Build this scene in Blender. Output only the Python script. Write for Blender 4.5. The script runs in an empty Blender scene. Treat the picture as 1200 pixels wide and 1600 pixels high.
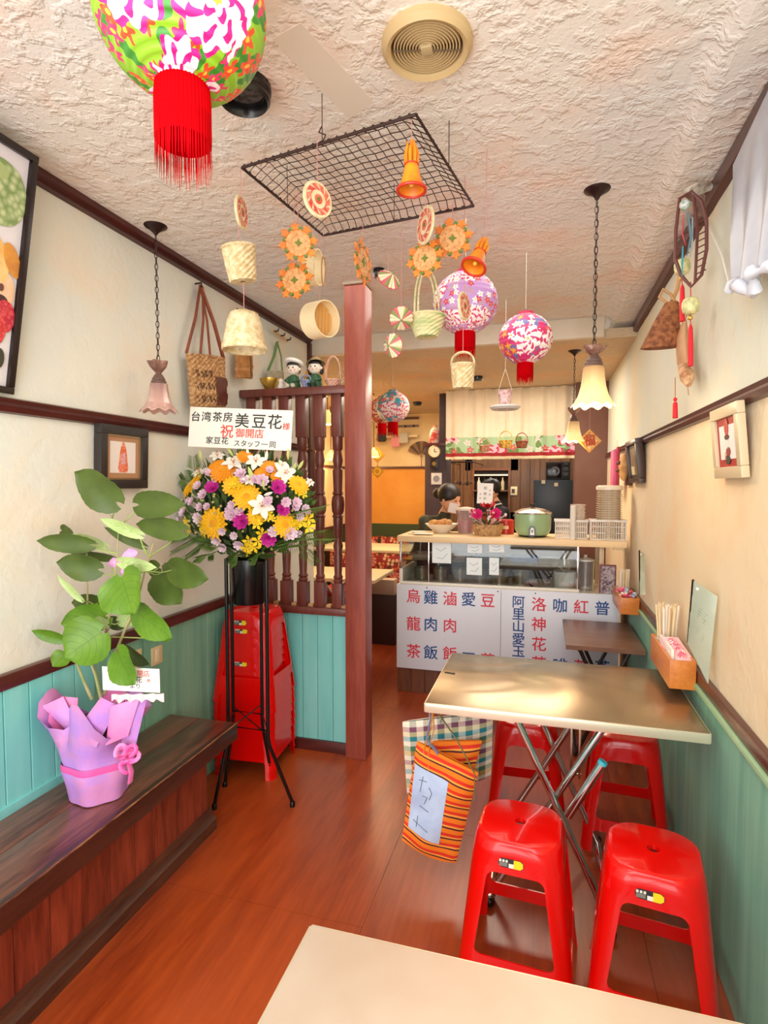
import bpy, bmesh, math, random
from mathutils import Vector, Matrix, Euler
from math import pi, sin, cos, sqrt, atan2, radians
R = random.Random(7)
C = bpy.context.scene.collection
S = bpy.context.scene
# ------------------------------------------------------------------ camera
FOC = 880.0; CAMZ = 1.5
PH = math.atan(45/FOC); TH = math.atan(250*cos(PH)/FOC)
FW = Vector((-sin(TH)*cos(PH), cos(TH)*cos(PH), -sin(PH)))
RT = Vector((cos(TH), sin(TH), 0)); UP = RT.cross(FW)
cam_d = bpy.data.cameras.new('camera'); cam = bpy.data.objects.new('camera', cam_d); C.objects.link(cam)
cam_d.sensor_fit = 'VERTICAL'; cam_d.sensor_height = 32.0; cam_d.lens = 32.0*FOC/1600.0
cam_d.clip_start = 0.02
cam.matrix_world = Matrix((( RT.x, UP.x, -FW.x, 0), (RT.y, UP.y, -FW.y, 0), (RT.z, UP.z, -FW.z, CAMZ), (0,0,0,1)))
S.camera = cam
# ------------------------------------------------------------------ world and lights
S.view_settings.view_transform = 'Standard'; S.view_settings.look = 'None'
S.view_settings.exposure = 0.0; S.view_settings.gamma = 1.0; S.view_settings.use_curve_mapping = False
w = bpy.data.worlds.new('daylight'); S.world = w; w.use_nodes = True
bg = w.node_tree.nodes['Background']; bg.inputs[0].default_value = (0.93, 0.96, 1.0, 1); bg.inputs[1].default_value = 1.1
def area(name, loc, rot, sx, sy, power, col):
    l = bpy.data.lights.new(name, 'AREA'); l.shape = 'RECTANGLE'; l.size = sx; l.size_y = sy; l.energy = power; l.color = col
    o = bpy.data.objects.new(name, l); C.objects.link(o); o.location = loc; o.rotation_euler = rot
    return o
def point(name, loc, power, col, r=0.03):
    l = bpy.data.lights.new(name, 'POINT'); l.energy = power; l.color = col; l.shadow_soft_size = r
    o = bpy.data.objects.new(name, l); C.objects.link(o); o.location = loc
    return o
# daylight through the open shop front behind the camera
area('shopfront_daylight', (-0.55, -0.75, 1.45), (radians(98), 0, radians(0)), 2.1, 2.1, 66, (1.0, 0.985, 0.96))
# unseen fill lights added under the ceilings to even out the rooms
area('kitchen_fill_light', (-0.35, 6.6, 2.38), (0, 0, 0), 1.0, 0.5, 22, (1.0, 0.93, 0.82))
area('counter_fill_light', (-0.35, 4.75, 2.40), (0, 0, 0), 1.1, 0.7, 26, (1.0, 0.86, 0.70))
area('back_room_fill_light', (-1.8, 5.9, 2.40), (0, 0, 0), 1.1, 1.1, 26, (1.0, 0.76, 0.48))
area('front_room_fill_light', (-0.45, 2.7, 2.53), (0, 0, 0), 1.3, 1.3, 12, (1.0, 0.92, 0.82))
area('entry_fill_light', (-0.3, 0.4, 2.53), (0, 0, 0), 1.2, 0.8, 16, (1.0, 0.96, 0.9))

def ray(u, v): return FW*FOC + RT*(u-600) + UP*(800-v)
def pt(u, v, x=None, y=None, z=None):
    "point seen at photograph pixel (u, v) on the plane x=, y= or z="
    d = ray(u, v)
    t = x/d.x if x is not None else (y/d.y if y is not None else (z-CAMZ)/d.z)
    return Vector((d.x*t, d.y*t, CAMZ+d.z*t))
def sz(n, p):
    "metres covered by n pixels at point p"
    return n*(Vector((p[0], p[1], p[2]-CAMZ)).dot(FW))/FOC
# ------------------------------------------------------------------ materials
def srgb(h):
    h = h.lstrip('#'); o = []
    for i in (0, 2, 4):
        c = int(h[i:i+2], 16)/255
        o.append(c/12.92 if c <= 0.04045 else ((c+0.055)/1.055)**2.4)
    return tuple(o)+(1,)
class N:
    def __init__(s, name):
        s.m = bpy.data.materials.new(name); s.m.use_nodes = True; s.t = s.m.node_tree; s.b = s.t.nodes['Principled BSDF']
    def n(s, typ, ins=None, **kw):
        x = s.t.nodes.new(typ)
        for k, v in kw.items(): setattr(x, k, v)
        for k, v in (ins or {}).items():
            if isinstance(v, bpy.types.NodeSocket): s.t.links.new(v, x.inputs[k])
            else: x.inputs[k].default_value = v
        return x
    def math(s, op, a, b=0.0, c=None):
        x = s.n('ShaderNodeMath', {0: a, 1: b}, operation=op)
        if c is not None:
            if isinstance(c, bpy.types.NodeSocket): s.t.links.new(c, x.inputs[2])
            else: x.inputs[2].default_value = c
        return x.outputs[0]
    def mix(s, f, a, b, mode='MIX'):
        x = s.n('ShaderNodeMix', data_type='RGBA', blend_type=mode)
        for k, v in ((0, f), (6, a), (7, b)):
            if isinstance(v, bpy.types.NodeSocket): s.t.links.new(v, x.inputs[k])
            else: x.inputs[k].default_value = v
        return x.outputs[2]
    def coord(s, kind='Object', scale=(1, 1, 1), rot=(0, 0, 0)):
        c = s.n('ShaderNodeTexCoord'); m = s.n('ShaderNodeMapping', {'Vector': c.outputs[kind], 'Scale': scale, 'Rotation': rot}); return m.outputs[0]
    def noise(s, vec, scale, detail=3, rough=.55):
        return s.n('ShaderNodeTexNoise', {'Vector': vec, 'Scale': scale, 'Detail': detail, 'Roughness': rough}).outputs[0]
    def ramp(s, f, lo, hi):
        return s.n('ShaderNodeMapRange', {'Value': f, 'From Min': lo, 'From Max': hi}, clamp=True).outputs[0]
    def bump(s, h, strength=.5, dist=.01):
        s.t.links.new(s.n('ShaderNodeBump', {'Height': h, 'Strength': strength, 'Distance': dist}).outputs[0], s.b.inputs['Normal'])
    def col(s, c):
        if isinstance(c, bpy.types.NodeSocket): s.t.links.new(c, s.b.inputs['Base Color'])
        else: s.b.inputs['Base Color'].default_value = c
    def set(s, **kw):
        for k, v in kw.items(): s.b.inputs[k.replace('_', ' ')].default_value = v
MC = {}
def mat(h, rough=.5, metal=0., h2=None, scale=8, bump=0., bscale=60, stretch=(1, 1, 1), emit=0., trans=0., alpha=1., coat=0., sub=0., lo=.4, hi=.62, spec=.5):
    "plain or two-tone procedural material, cached"
    k = (h, rough, metal, h2, scale, bump, bscale, stretch, emit, trans, alpha, coat, sub, lo, hi, spec)
    if k in MC: return MC[k]
    n = N('surface_'+h.strip('#')); n.set(Roughness=rough, Metallic=metal, Transmission_Weight=trans, Alpha=alpha, Coat_Weight=coat)
    n.b.inputs['Specular IOR Level'].default_value = spec
    if sub: n.set(Subsurface_Weight=sub, Subsurface_Scale=.01)
    if h2:
        v = n.coord('Object', stretch); f = n.ramp(n.noise(v, scale, 4), lo, hi); n.col(n.mix(f, srgb(h), srgb(h2)))
    else: n.col(srgb(h))
    if bump: n.bump(n.noise(n.coord('Object', stretch), bscale, 3), bump, .004)
    if emit: n.b.inputs['Emission Color'].default_value = srgb(h); n.b.inputs['Emission Strength'].default_value = emit
    MC[k] = n.m; return n.m
def wood(name, c1, c2, axis='y', rough=.35, scale=6, bump=.15, coat=.2, vary=.25, lo=.35, hi=.68):
    n = N(name); st = {'x': (.12, 1, 1), 'y': (1, .12, 1), 'z': (1, 1, .12)}[axis]
    v = n.coord('Object', st); oi = n.n('ShaderNodeObjectInfo').outputs['Random']
    vv = n.n('ShaderNodeVectorMath', {0: v, 1: (3.1, 7.7, 1.3)}, operation='ADD').outputs[0]
    w1 = n.noise(vv, scale*3, 5, .65); w2 = n.noise(v, scale*14, 3, .6); w0 = n.noise(v, scale*.8, 2)
    f = n.ramp(n.math('ADD', n.math('MULTIPLY', w1, .6), n.math('MULTIPLY', w2, .4)), lo, hi)
    c = n.mix(f, srgb(c1), srgb(c2))
    br = n.math('ADD', n.math('MULTIPLY', oi, vary), n.math('MULTIPLY', w0, .5))
    br = n.math('ADD', br, .75-vary/2)
    g = n.n('ShaderNodeCombineXYZ', {0: br, 1: br, 2: br}).outputs[0]
    n.col(n.mix(1.0, c, g, 'MULTIPLY')); n.set(Roughness=rough, Coat_Weight=coat, Coat_Roughness=.2); n.bump(w2, bump, .002)
    return n.m
def plaster(name, cols, big=1.3, fine=26, strength=.55, dist=.012, rough=.75):
    n = N(name); v = n.coord('Object'); a = n.noise(v, big, 3); b = n.noise(v, big*2.3, 4, .6)
    c = n.mix(n.ramp(a, .38, .62), srgb(cols[0]), srgb(cols[1])); c = n.mix(n.ramp(b, .5, .72), c, srgb(cols[2])); n.col(c)
    warp = n.n('ShaderNodeTexNoise', {'Vector': v, 'Scale': fine*.35, 'Detail': 2}).outputs[1]
    v2 = n.n('ShaderNodeVectorMath', {0: v, 1: n.n('ShaderNodeVectorMath', {0: warp, 3: .06}, operation='SCALE').outputs[0]}, operation='ADD').outputs[0]
    h1 = n.noise(v2, fine, 3, .6); h1 = n.ramp(h1, .45, .6); h2 = n.noise(v, fine*4, 2)
    h = n.math('ADD', n.math('MULTIPLY', h1, .75), n.math('MULTIPLY', h2, .3)); h = n.math('ADD', h, n.math('MULTIPLY', b, .8))
    n.bump(h, strength, dist); n.set(Roughness=rough); n.b.inputs['Specular IOR Level'].default_value = .35
    return n.m
def floral(name, base, big=('#ffffff', '#d81b6a', '#f7e9f0'), small=('#e8294f', '#ffffff'), leaf='#2e7a3a', sc=9, sheen=.45, density=.45):
    "printed flowers on UV metres: large peonies, small blossoms, leaves"
    n = N(name); v0 = n.coord('UV')
    def cell(scale, off):
        m = n.n('ShaderNodeMapping', {'Vector': v0, 'Scale': (scale, scale, 1), 'Location': off}).outputs[0]
        vo = n.n('ShaderNodeTexVoronoi', {'Vector': m, 'Scale': 1.0, 'Randomness': .75}, voronoi_dimensions='2D')
        d = n.n('ShaderNodeVectorMath', {0: m, 1: vo.outputs['Position']}, operation='SUBTRACT').outputs[0]
        sp = n.n('ShaderNodeSeparateXYZ', {0: d}); ang = n.math('ARCTAN2', sp.outputs[1], sp.outputs[0])
        rnd = n.n('ShaderNodeSeparateXYZ', {0: vo.outputs['Color']})
        return vo.outputs['Distance'], n.math('ADD', ang, n.math('MULTIPLY', rnd.outputs[0], 6.0)), rnd
    c = srgb(base)
    d, a, r = cell(sc*2.2, (3, 1, 0))                      # leaves
    e = n.math('DIVIDE', d, n.math('ADD', .16, n.math('MULTIPLY', n.math('POWER', n.math('ABSOLUTE', n.math('COSINE', a)), 2.0), .42)))
    on = n.math('GREATER_THAN', r.outputs[1], .35); c = n.mix(n.math('MULTIPLY', on, n.math('LESS_THAN', e, 1.0)), c, srgb(leaf))
    d, a, r = cell(sc*3.0, (7, 5, 0))                      # small blossoms
    rad = n.math('ADD', .34, n.math('MULTIPLY', n.math('COSINE', n.math('MULTIPLY', a, 5.0)), .13))
    on = n.math('GREATER_THAN', r.outputs[1], 1-density*1.3)
    c = n.mix(n.math('MULTIPLY', on, n.math('LESS_THAN', d, rad)), c, n.mix(n.math('GREATER_THAN', r.outputs[2], .5), srgb(small[0]), srgb(small[1])))
    c = n.mix(n.math('MULTIPLY', on, n.math('LESS_THAN', d, .1)), c, srgb('#f4c542'))
    d, a, r = cell(sc, (1.3, 2.6, 0))                      # peonies: nested ruffled rings
    on = n.math('GREATER_THAN', r.outputs[1], 1-density)
    for k, (rr, amp, cc, lobes) in enumerate(((.50, .05, big[1], 9), (.46, .05, big[0], 9), (.32, .10, big[1], 7), (.27, .06, big[0], 7), (.17, .05, big[1], 5), (.12, .03, big[2], 5), (.05, .01, '#f4c542', 5))):
        rad = n.math('ADD', rr, n.math('MULTIPLY', n.math('COSINE', n.math('ADD', n.math('MULTIPLY', a, float(lobes)), k*1.3)), amp))
        c = n.mix(n.math('MULTIPLY', on, n.math('LESS_THAN', d, rad)), c, srgb(cc))
    n.col(c); n.set(Roughness=sheen); n.bump(n.noise(v0, 120, 2), .1, .002)
    return n.m
# ------------------------------------------------------------------ mesh building
WL = {}
def wl(o): return WL.get(o.name, Vector((0, 0, 0)))
I4 = Matrix.Identity(4)
def frame(o, right, up):
    "matrix: local x = right, local y = up, local z = towards the viewer side"
    r = Vector(right).normalized(); u = Vector(up).normalized(); n = r.cross(u).normalized(); u = n.cross(r)
    return Matrix(((r.x, u.x, n.x, o[0]), (r.y, u.y, n.y, o[1]), (r.z, u.z, n.z, o[2]), (0, 0, 0, 1)))
def TR(loc, rot=(0, 0, 0), s=1.0): return Matrix.Translation(Vector(loc)) @ Euler(rot).to_matrix().to_4x4() @ Matrix.Scale(s, 4)
class G:
    def __init__(s, M=None): s.v = []; s.f = []; s.uv = []; s.mi = []; s.M = M or I4; s.cur = 0
    def add(s, vs, fs, uvs=None):
        b = len(s.v); s.v += [s.M @ Vector(p) for p in vs]
        for i, f in enumerate(fs):
            s.f.append([b+k for k in f]); s.mi.append(s.cur); s.uv.append(uvs[i] if uvs else [(0, 0)]*len(f))
        return s
    def box(s, x0, x1, y0, y1, z0, z1, bev=0, M=None):
        if bev:
            bm = bmesh.new(); bmesh.ops.create_cube(bm, size=1)
            for v in bm.verts: v.co = Vector(((x0+x1)/2+v.co.x*(x1-x0), (y0+y1)/2+v.co.y*(y1-y0), (z0+z1)/2+v.co.z*(z1-z0)))
            bmesh.ops.bevel(bm, geom=bm.edges[:], offset=bev, segments=2, affect='EDGES', profile=.6)
            return s.bm(bm, M)
        vs = [(x, y, z) for x in (x0, x1) for y in (y0, y1) for z in (z0, z1)]
        if M: vs = [M @ Vector(p) for p in vs]
        return s.add(vs, [(0, 1, 3, 2), (4, 6, 7, 5), (0, 4, 5, 1), (2, 3, 7, 6), (0, 2, 6, 4), (1, 5, 7, 3)])
    def bm(s, bm, M=None):
        bm.verts.ensure_lookup_table()
        vs = [(M @ v.co) if M else v.co.copy() for v in bm.verts]; fs = [[v.index for v in f.verts] for f in bm.faces]
        bm.free(); return s.add(vs, fs)
    def loft(s, rings, closed=True, cap=(True, True), uvw=None):
        n = len(rings[0]); vs = [p for r in rings for p in r]; fs = []; uvs = []
        m = n if closed else n-1
        for i in range(len(rings)-1):
            for j in range(m):
                k = (j+1) % n; fs.append((i*n+j, i*n+k, (i+1)*n+k, (i+1)*n+j))
                if uvw: uvs.append([uvw(i, j), uvw(i, j+1), uvw(i+1, j+1), uvw(i+1, j)])
                else: uvs.append([(0, 0)]*4)
        if cap[0] and n > 2: fs.append(tuple(range(n-1, -1, -1))); uvs.append([(0, 0)]*n)
        if cap[1] and n > 2: b = (len(rings)-1)*n; fs.append(tuple(range(b, b+n))); uvs.append([(0, 0)]*n)
        return s.add(vs, fs, uvs)
    def lathe(s, prof, n=24, cap=(False, False), M=None, rip=None):
        rings = []; L = [0]
        for i in range(1, len(prof)): L.append(L[-1]+math.dist(prof[i], prof[i-1]))
        rm = max(p[0] for p in prof)
        for i, (r, z) in enumerate(prof):
            rg = []
            for j in range(n):
                a = 2*pi*j/n; q = r*(rip(a, i) if rip else 1); p = Vector((q*cos(a), q*sin(a), z)); rg.append((M @ p) if M else p)
            rings.append(rg)
        return s.loft(rings, True, cap, lambda i, j: (j/n*2*pi*rm, L[i]))
    def ball(s, c, r, n=12, m=8, sq=(1, 1, 1)):
        rings = []
        for i in range(1, m):
            a = pi*i/m; rings.append([(c[0]+r*sq[0]*sin(a)*cos(2*pi*j/n), c[1]+r*sq[1]*sin(a)*sin(2*pi*j/n), c[2]-r*sq[2]*cos(a)) for j in range(n)])
        b = len(s.v); s.loft(rings, True, (False, False), lambda i, j: (j/n*2*pi*r, i/m*pi*r))
        return s.add([(c[0], c[1], c[2]-r*sq[2])]+rings[0]+[(c[0], c[1], c[2]+r*sq[2])]+rings[-1],
                     [(0, 1+(j+1) % n, 1+j) for j in range(n)]+[(n+1, n+2+j, n+2+(j+1) % n) for j in range(n)])
    def tube(s, pts, r, n=8, closed=False, cap=True, flat=None, up=None):
        P = [Vector(p) for p in pts]; k = len(P); rr = r if isinstance(r, (list, tuple)) else [r]*k
        T = []
        for i in range(k):
            a = P[(i-1) % k] if (closed or i) else P[0]; b = P[(i+1) % k] if (closed or i < k-1) else P[-1]; d = (b-a)
            T.append(d.normalized() if d.length > 1e-9 else Vector((0, 0, 1)))
        u = Vector(up) if up else (Vector((0, 0, 1)) if abs(T[0].z) < .9 else Vector((1, 0, 0)))
        rings = []; x = T[0].cross(u).normalized()
        for i in range(k):
            x = (x-T[i]*x.dot(T[i])); x = x.normalized() if x.length > 1e-6 else T[i].orthogonal().normalized()
            y = T[i].cross(x); fy = flat if flat is not None else 1
            rings.append([P[i]+(x*cos(2*pi*j/n)+y*sin(2*pi*j/n)*fy)*rr[i] for j in range(n)])
        if closed: rings.append(rings[0])
        return s.loft(rings, True, (cap and not closed,)*2, lambda i, j: (i*.03, j/n*.03))
    def grid(s, fn, nu, nv, th=0, uvs=1.0):
        V = [[Vector(fn(i/nu, j/nv)) for j in range(nv+1)] for i in range(nu+1)]; n = nv+1
        def fl(g): return [p for r in g for p in r]
        fs = [(i*n+j, (i+1)*n+j, (i+1)*n+j+1, i*n+j+1) for i in range(nu) for j in range(nv)]
        W = (V[nu][0]-V[0][0]).length*uvs; Hh = (V[0][nv]-V[0][0]).length*uvs
        uv = [[(i/nu*W, j/nv*Hh), ((i+1)/nu*W, j/nv*Hh), ((i+1)/nu*W, (j+1)/nv*Hh), (i/nu*W, (j+1)/nv*Hh)] for i in range(nu) for j in range(nv)]
        if not th: return s.add(fl(V), fs, uv)
        B = []
        for i in range(nu+1):
            r = []
            for j in range(nv+1):
                a = V[min(i+1, nu)][j]-V[max(i-1, 0)][j]; b = V[i][min(j+1, nv)]-V[i][max(j-1, 0)]; nn = a.cross(b)
                nn = nn.normalized() if nn.length > 1e-12 else Vector((0, 0, 1)); r.append(V[i][j]-nn*th)
            B.append(r)
        q = len(fl(V)); fs2 = [tuple(q+k for k in f[::-1]) for f in fs]; uv2 = [u[::-1] for u in uv]
        bd = [i*n for i in range(nu+1)]+[nu*n+j for j in range(1, nv+1)]+[i*n+nv for i in range(nu-1, -1, -1)]+[j for j in range(nv-1, 0, -1)]
        sd = [(bd[(i+1) % len(bd)], bd[i], q+bd[i], q+bd[(i+1) % len(bd)]) for i in range(len(bd))]
        return s.add(fl(V)+fl(B), fs+fs2+sd, uv+uv2+[[(0, 0)]*4]*len(sd))
    def plate(s, poly, t, z=0, M=None):
        n = len(poly); vs = [Vector((p[0], p[1], z)) for p in poly]+[Vector((p[0], p[1], z+t)) for p in poly]
        if M: vs = [M @ p for p in vs]
        return s.add(vs, [tuple(range(n-1, -1, -1)), tuple(range(n, 2*n))]+[(i, (i+1) % n, n+(i+1) % n, n+i) for i in range(n)],
                     [[poly[i] for i in range(n-1, -1, -1)], [poly[i] for i in range(n)]]+[[poly[i], poly[(i+1) % n], poly[(i+1) % n], poly[i]] for i in range(n)])
    def star(s, cx, cy, r1, r2, k, t, z=0, rot=0, M=None):
        return s.plate([(cx+(r1 if i % 2 == 0 else r2)*cos(rot+pi*i/k), cy+(r1 if i % 2 == 0 else r2)*sin(rot+pi*i/k)) for i in range(2*k)], t, z, M)
    def disc(s, cx, cy, rx, ry, t, z=0, n=20, M=None):
        return s.plate([(cx+rx*cos(2*pi*i/n), cy+ry*sin(2*pi*i/n)) for i in range(n)], t, z, M)
    def build(s, name, m, parent=None, smooth=40, label=None, cat=None, group=None, kind=None, loc=None):
        me = bpy.data.meshes.new(name); par = wl(parent) if parent else None
        if parent is None:
            if loc is None:
                xs = [p.x for p in s.v]; ys = [p.y for p in s.v]; zs = [p.z for p in s.v]
                loc = Vector(((min(xs)+max(xs))/2, (min(ys)+max(ys))/2, min(zs)))
            base = Vector(loc)
        else: base = par
        me.from_pydata([p-base for p in s.v], [], s.f)
        uvl = me.uv_layers.new(name='UVMap'); flat = [c for f in s.uv for q in f for c in q]; uvl.data.foreach_set('uv', flat)
        for mm in (m if isinstance(m, (list, tuple)) else [m]): me.materials.append(mm)
        me.polygons.foreach_set('material_index', s.mi)
        if smooth:
            me.shade_smooth()
            bm = bmesh.new(); bm.from_mesh(me); lim = radians(smooth)
            for e in bm.edges:
                if len(e.link_faces) == 2 and e.calc_face_angle(0) > lim: e.smooth = False
            bm.to_mesh(me); bm.free()
        o = bpy.data.objects.new(name, me); C.objects.link(o)
        if parent: o.parent = parent; WL[o.name] = base
        else: o.location = base; WL[o.name] = base
        tag(o, label, cat, group, kind); return o
def tag(o, label=None, cat=None, group=None, kind=None):
    for k, v in (('label', label), ('category', cat), ('group', group), ('kind', kind)):
        if v: o[k] = v
def thing(name, label, cat, loc=(0, 0, 0), group=None, kind=None):
    o = bpy.data.objects.new(name, None); C.objects.link(o); o.location = loc; o.empty_display_size = .05; WL[o.name] = Vector(loc)
    tag(o, label, cat, group, kind); return o
def inst(mesh_ob, name, parent, M, label=None):
    "another part that shares mesh data with mesh_ob; M is in world space"
    o = bpy.data.objects.new(name, mesh_ob.data); C.objects.link(o); o.parent = parent
    o.matrix_local = Matrix.Translation(-wl(parent)) @ M; WL[o.name] = M.translation.copy()
    if label: o['label'] = label
    return o
def dup(root, loc=None, rot=None, label=None, group=None, scale=None):
    r = root.copy(); C.objects.link(r); WL[r.name] = Vector(loc if loc is not None else root.location)
    if loc is not None: r.location = loc
    if rot is not None: r.rotation_euler = rot
    if scale is not None: r.scale = (scale,)*3
    if label: r['label'] = label
    if group: r['group'] = group
    for ch in list(root.children):
        c = ch.copy(); C.objects.link(c); c.parent = r
        for g in list(ch.children): d = g.copy(); C.objects.link(d); d.parent = c
    return r
def text(st, size, m, parent, M, name='lettering', bold=.0, ext=.0006, align='CENTER', label=None):
    cu = bpy.data.curves.new(name, 'FONT'); cu.body = st; cu.size = size; cu.align_x = align; cu.align_y = 'CENTER';  cu.extrude = ext; cu.resolution_u = 3
    t = bpy.data.objects.new('tmp', cu); C.objects.link(t)
    dg = bpy.context.evaluated_depsgraph_get(); me = bpy.data.meshes.new_from_object(t.evaluated_get(dg))
    C.objects.unlink(t); bpy.data.objects.remove(t)
    if bold:
        vs = [v.co.copy() for v in me.vertices]; fs = [tuple(p.vertices) for p in me.polygons]; k = len(vs); V = []; F = []
        for i, (dx, dy) in enumerate(((0, 0), (1, 0), (-1, 0), (0, 1), (0, -1))):
            V += [q+Vector((dx*bold*size, dy*bold*size, i*.00004)) for q in vs]; F += [tuple(j+i*k for j in f) for f in fs]
        me = bpy.data.meshes.new(name); me.from_pydata(V, [], F)
    me.transform(Matrix.Translation(-wl(parent)) @ M); me.name = name; me.materials.clear(); me.materials.append(m)
    o = bpy.data.objects.new(name, me); C.objects.link(o); o.parent = parent; WL[o.name] = wl(parent)
    if label: o['label'] = label
    return o
def boolean(a, cutters):
    "apply difference of temporary cutter objects to object a's mesh"
    for c in cutters:
        md = a.modifiers.new('cut', 'BOOLEAN'); md.operation = 'DIFFERENCE'; md.solver = 'EXACT'; md.object = c
    dg = bpy.context.evaluated_depsgraph_get(); dg.update(); me = bpy.data.meshes.new_from_object(a.evaluated_get(dg))
    a.modifiers.clear(); old = a.data; a.data = me
    for c in cutters: bpy.data.objects.remove(c)
    return me
def rsq(h, r, n=5, hy=None):
    "rounded square outline"
    hy = hy or h; o = []
    for cx, cy, a0 in ((h-r, hy-r, 0), (-h+r, hy-r, pi/2), (-h+r, -hy+r, pi), (h-r, -hy+r, 3*pi/2)):
        for i in range(n+1): a = a0+pi/2*i/n; o.append((cx+r*cos(a), cy+r*sin(a)))
    return o
# ------------------------------------------------------------------ palette
XL, XR, ZC, ZB, YB = -1.655, .552, 2.55, 2.423, 3.84
DARK = wood('dark_stained_wood', '#3a1512', '#5e2620', 'y', .35, 5)
DARKZ = wood('dark_stained_wood_upright', '#3d1614', '#642a24', 'z', .35, 5)
DARKX = wood('dark_stained_wood_cross', '#3d1614', '#642a24', 'x', .35, 5)
REDW = wood('red_brown_post_wood', '#7c3426', '#9c5040', 'z', .4, 5)
BALW = wood('baluster_wood', '#5e2a22', '#7c4034', 'z', .35, 5)
PLA = plaster('wall_plaster', ('#e4e3d6', '#d8e0da', '#e9dcc6'), 1.1, 12, .2, .006)
PLR = plaster('right_wall_plaster', ('#e8d6b4', '#ecdfc4', '#ebcaa0'), 1.0, 13, .25, .006)
PLU = plaster('upper_right_plaster', ('#e0e0cc', '#d6dcd2', '#eadcb8'), 1.0, 12, .25, .006)
PLC = plaster('ceiling_plaster', ('#efe6da', '#e6e4e0', '#efd0bc'), .8, 20, .5, .012)
TEAL = mat('#74c8c4', .45, h2='#86d2cc', scale=3, stretch=(4, 4, .4), bump=.08, bscale=40)
TEALR = mat('#6aa894', .5, h2='#8ac0a8', scale=5, stretch=(4, 4, .25), bump=.2, bscale=50, lo=.3, hi=.7)
CHROME = mat('#d8d8d8', .12, 1.0)
STEEL = mat('#c9bfae', .32, 1.0, h2='#bcae9c', scale=2)
BLACK = mat('#0c0b0c', .25)
WHITE = mat('#f3efe6', .5)
CREAM = mat('#f0e0be', .55)
RED = mat('#de0502', .24, coat=.4, spec=.35)
STRING = mat('#c98a86', .7)
# ================================================================== SETTING
# floor
n = N('floor_laminate'); v = n.coord('Object', (1, .1, 1)); a = n.noise(v, 16, 5, .65); b = n.noise(v, 60, 3); c = n.noise(n.coord('Object', (1, .35, 1)), 1.7, 3)
f = n.ramp(n.math('ADD', n.math('MULTIPLY', a, .65), n.math('MULTIPLY', b, .35)), .36, .66)
cc = n.mix(f, srgb('#7a2a0e'), srgb('#a8471b')); cc = n.mix(n.ramp(c, .42, .75), cc, srgb('#b8501f')); n.col(cc)
n.set(Roughness=.3, Coat_Weight=.25, Coat_Roughness=.25); n.bump(b, .12, .002)
FLOORM = n.m
fl = thing('floor', None, None, (0, 0, 0), kind='structure')
G().box(-3.3, 2.0, -1.0, 8.2, -.08, -.004).build('floor_slab', mat('#2a0f08', .6), fl)
g0 = None; W = .91   # wide sheets with fine seams
for i, x0 in enumerate((-3.3, -2.39, -1.48, -.57, .34)):
    for j, y0 in enumerate((-1.0, .82, 2.64, 4.46, 6.28)):
        off = (.0, .55, .9, .3, .7)[i]
        a0 = max(-1, y0-off); a1 = min(8.2, y0-off+1.82-.0012)
        if j == 4: a1 = 8.2
        G().box(x0, min(x0+W-.0012, 2.0), a0, a1, -.004, 0).build('floor_panel', FLOORM, fl, smooth=0)
# ceiling: front part, beam, lower rear part
ce = thing('ceiling', None, None, (0, 0, ZC), kind='structure')
G().box(XL-.1, .36, -1.0, YB+.02, ZC, ZC+.06).build('ceiling_slab', PLC, ce, smooth=0)
g = G(); y0, y1 = -1.0, YB+.3
g.loft([[(.345, y, ZC+.002), (.375, y, ZC-.006), (.395, y, ZC-.028), (.42, y, ZC-.036), (XR+.1, y, ZC-.036), (XR+.1, y, ZC+.06), (.345, y, ZC+.06)] for y in (y0, y1)])
g.build('soffit', PLC, ce, smooth=0)
G().box(-3.3, XR+.1, YB+.05, 8.2, ZB, ZB+.06).build('rear_ceiling', plaster('rear_ceiling_plaster', ('#d9c3a2', '#cdb899', '#e0b98a'), .8, 18, .6, .012), ce, smooth=0)
BEAM = mat('#e6dccb', .6, h2='#d9cdb8', scale=3, bump=.25, bscale=14)
g = G(); g.box(XL-.1, .352, YB, YB+.05, ZB, ZC, .004); g.build('ceiling_beam', BEAM, ce)
G().box(-3.3, XL-.1, YB, YB+.06, 0, ZC).build('wall_return_left', PLA, kind='structure', smooth=0)
pp = [pt(u, v, z=ZC) for u, v in ((425, 60), (470, 35), (585, 160), (545, 185))]
G().plate([(q.x, q.y) for q in pp][::-1], .0012, ZC-.0012).build('smooth_patch', mat('#e4d8ca', .7), ce, smooth=0)
# right wall
wr = thing('wall_right', None, None, (XR, 2, 0), kind='structure')
G().box(XR, XR+.1, -1, 8.2, 0, 1.747).build('lower_plaster', PLR, wr, smooth=0)
G().box(XR, XR+.1, -1, 8.2, 1.747, ZC).build('upper_plaster', PLU, wr, smooth=0)
G().box(XR-.018, XR, -1, 3.86, 0, .775, .003).build('painted_panelling', TEALR, wr, smooth=0)
G().box(XR-.03, XR, -1, 3.86, .772, .79, .003).build('green_ledge', mat('#9dc49a', .45), wr)
G().box(XR-.022, XR, -1, 3.86, .79, .835, .006).build('trim_chair_rail', DARK, kind='structure')
g = G(); g.loft([[(XR+.0, y, 1.722), (XR-.018, y, 1.726), (XR-.026, y, 1.74), (XR-.016, y, 1.752), (XR-.022, y, 1.764), (XR, y, 1.772)] for y in (-1, 5.45)]); g.build('trim_picture_rail', DARK, kind='structure')
g = G()
ys = [-1+i*.06 for i in range(109)]
g.loft([[(XR, y, ZC-.105+.004*R.random()), (XR-.025, y, ZC-.095), (XR-.03, y, ZC-.05), (XR-.02, y, ZC-.034), (XR, y, ZC-.034)] for y in ys if y < 5.5]); g.build('trim_ceiling_right', DARK, kind='structure')
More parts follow.
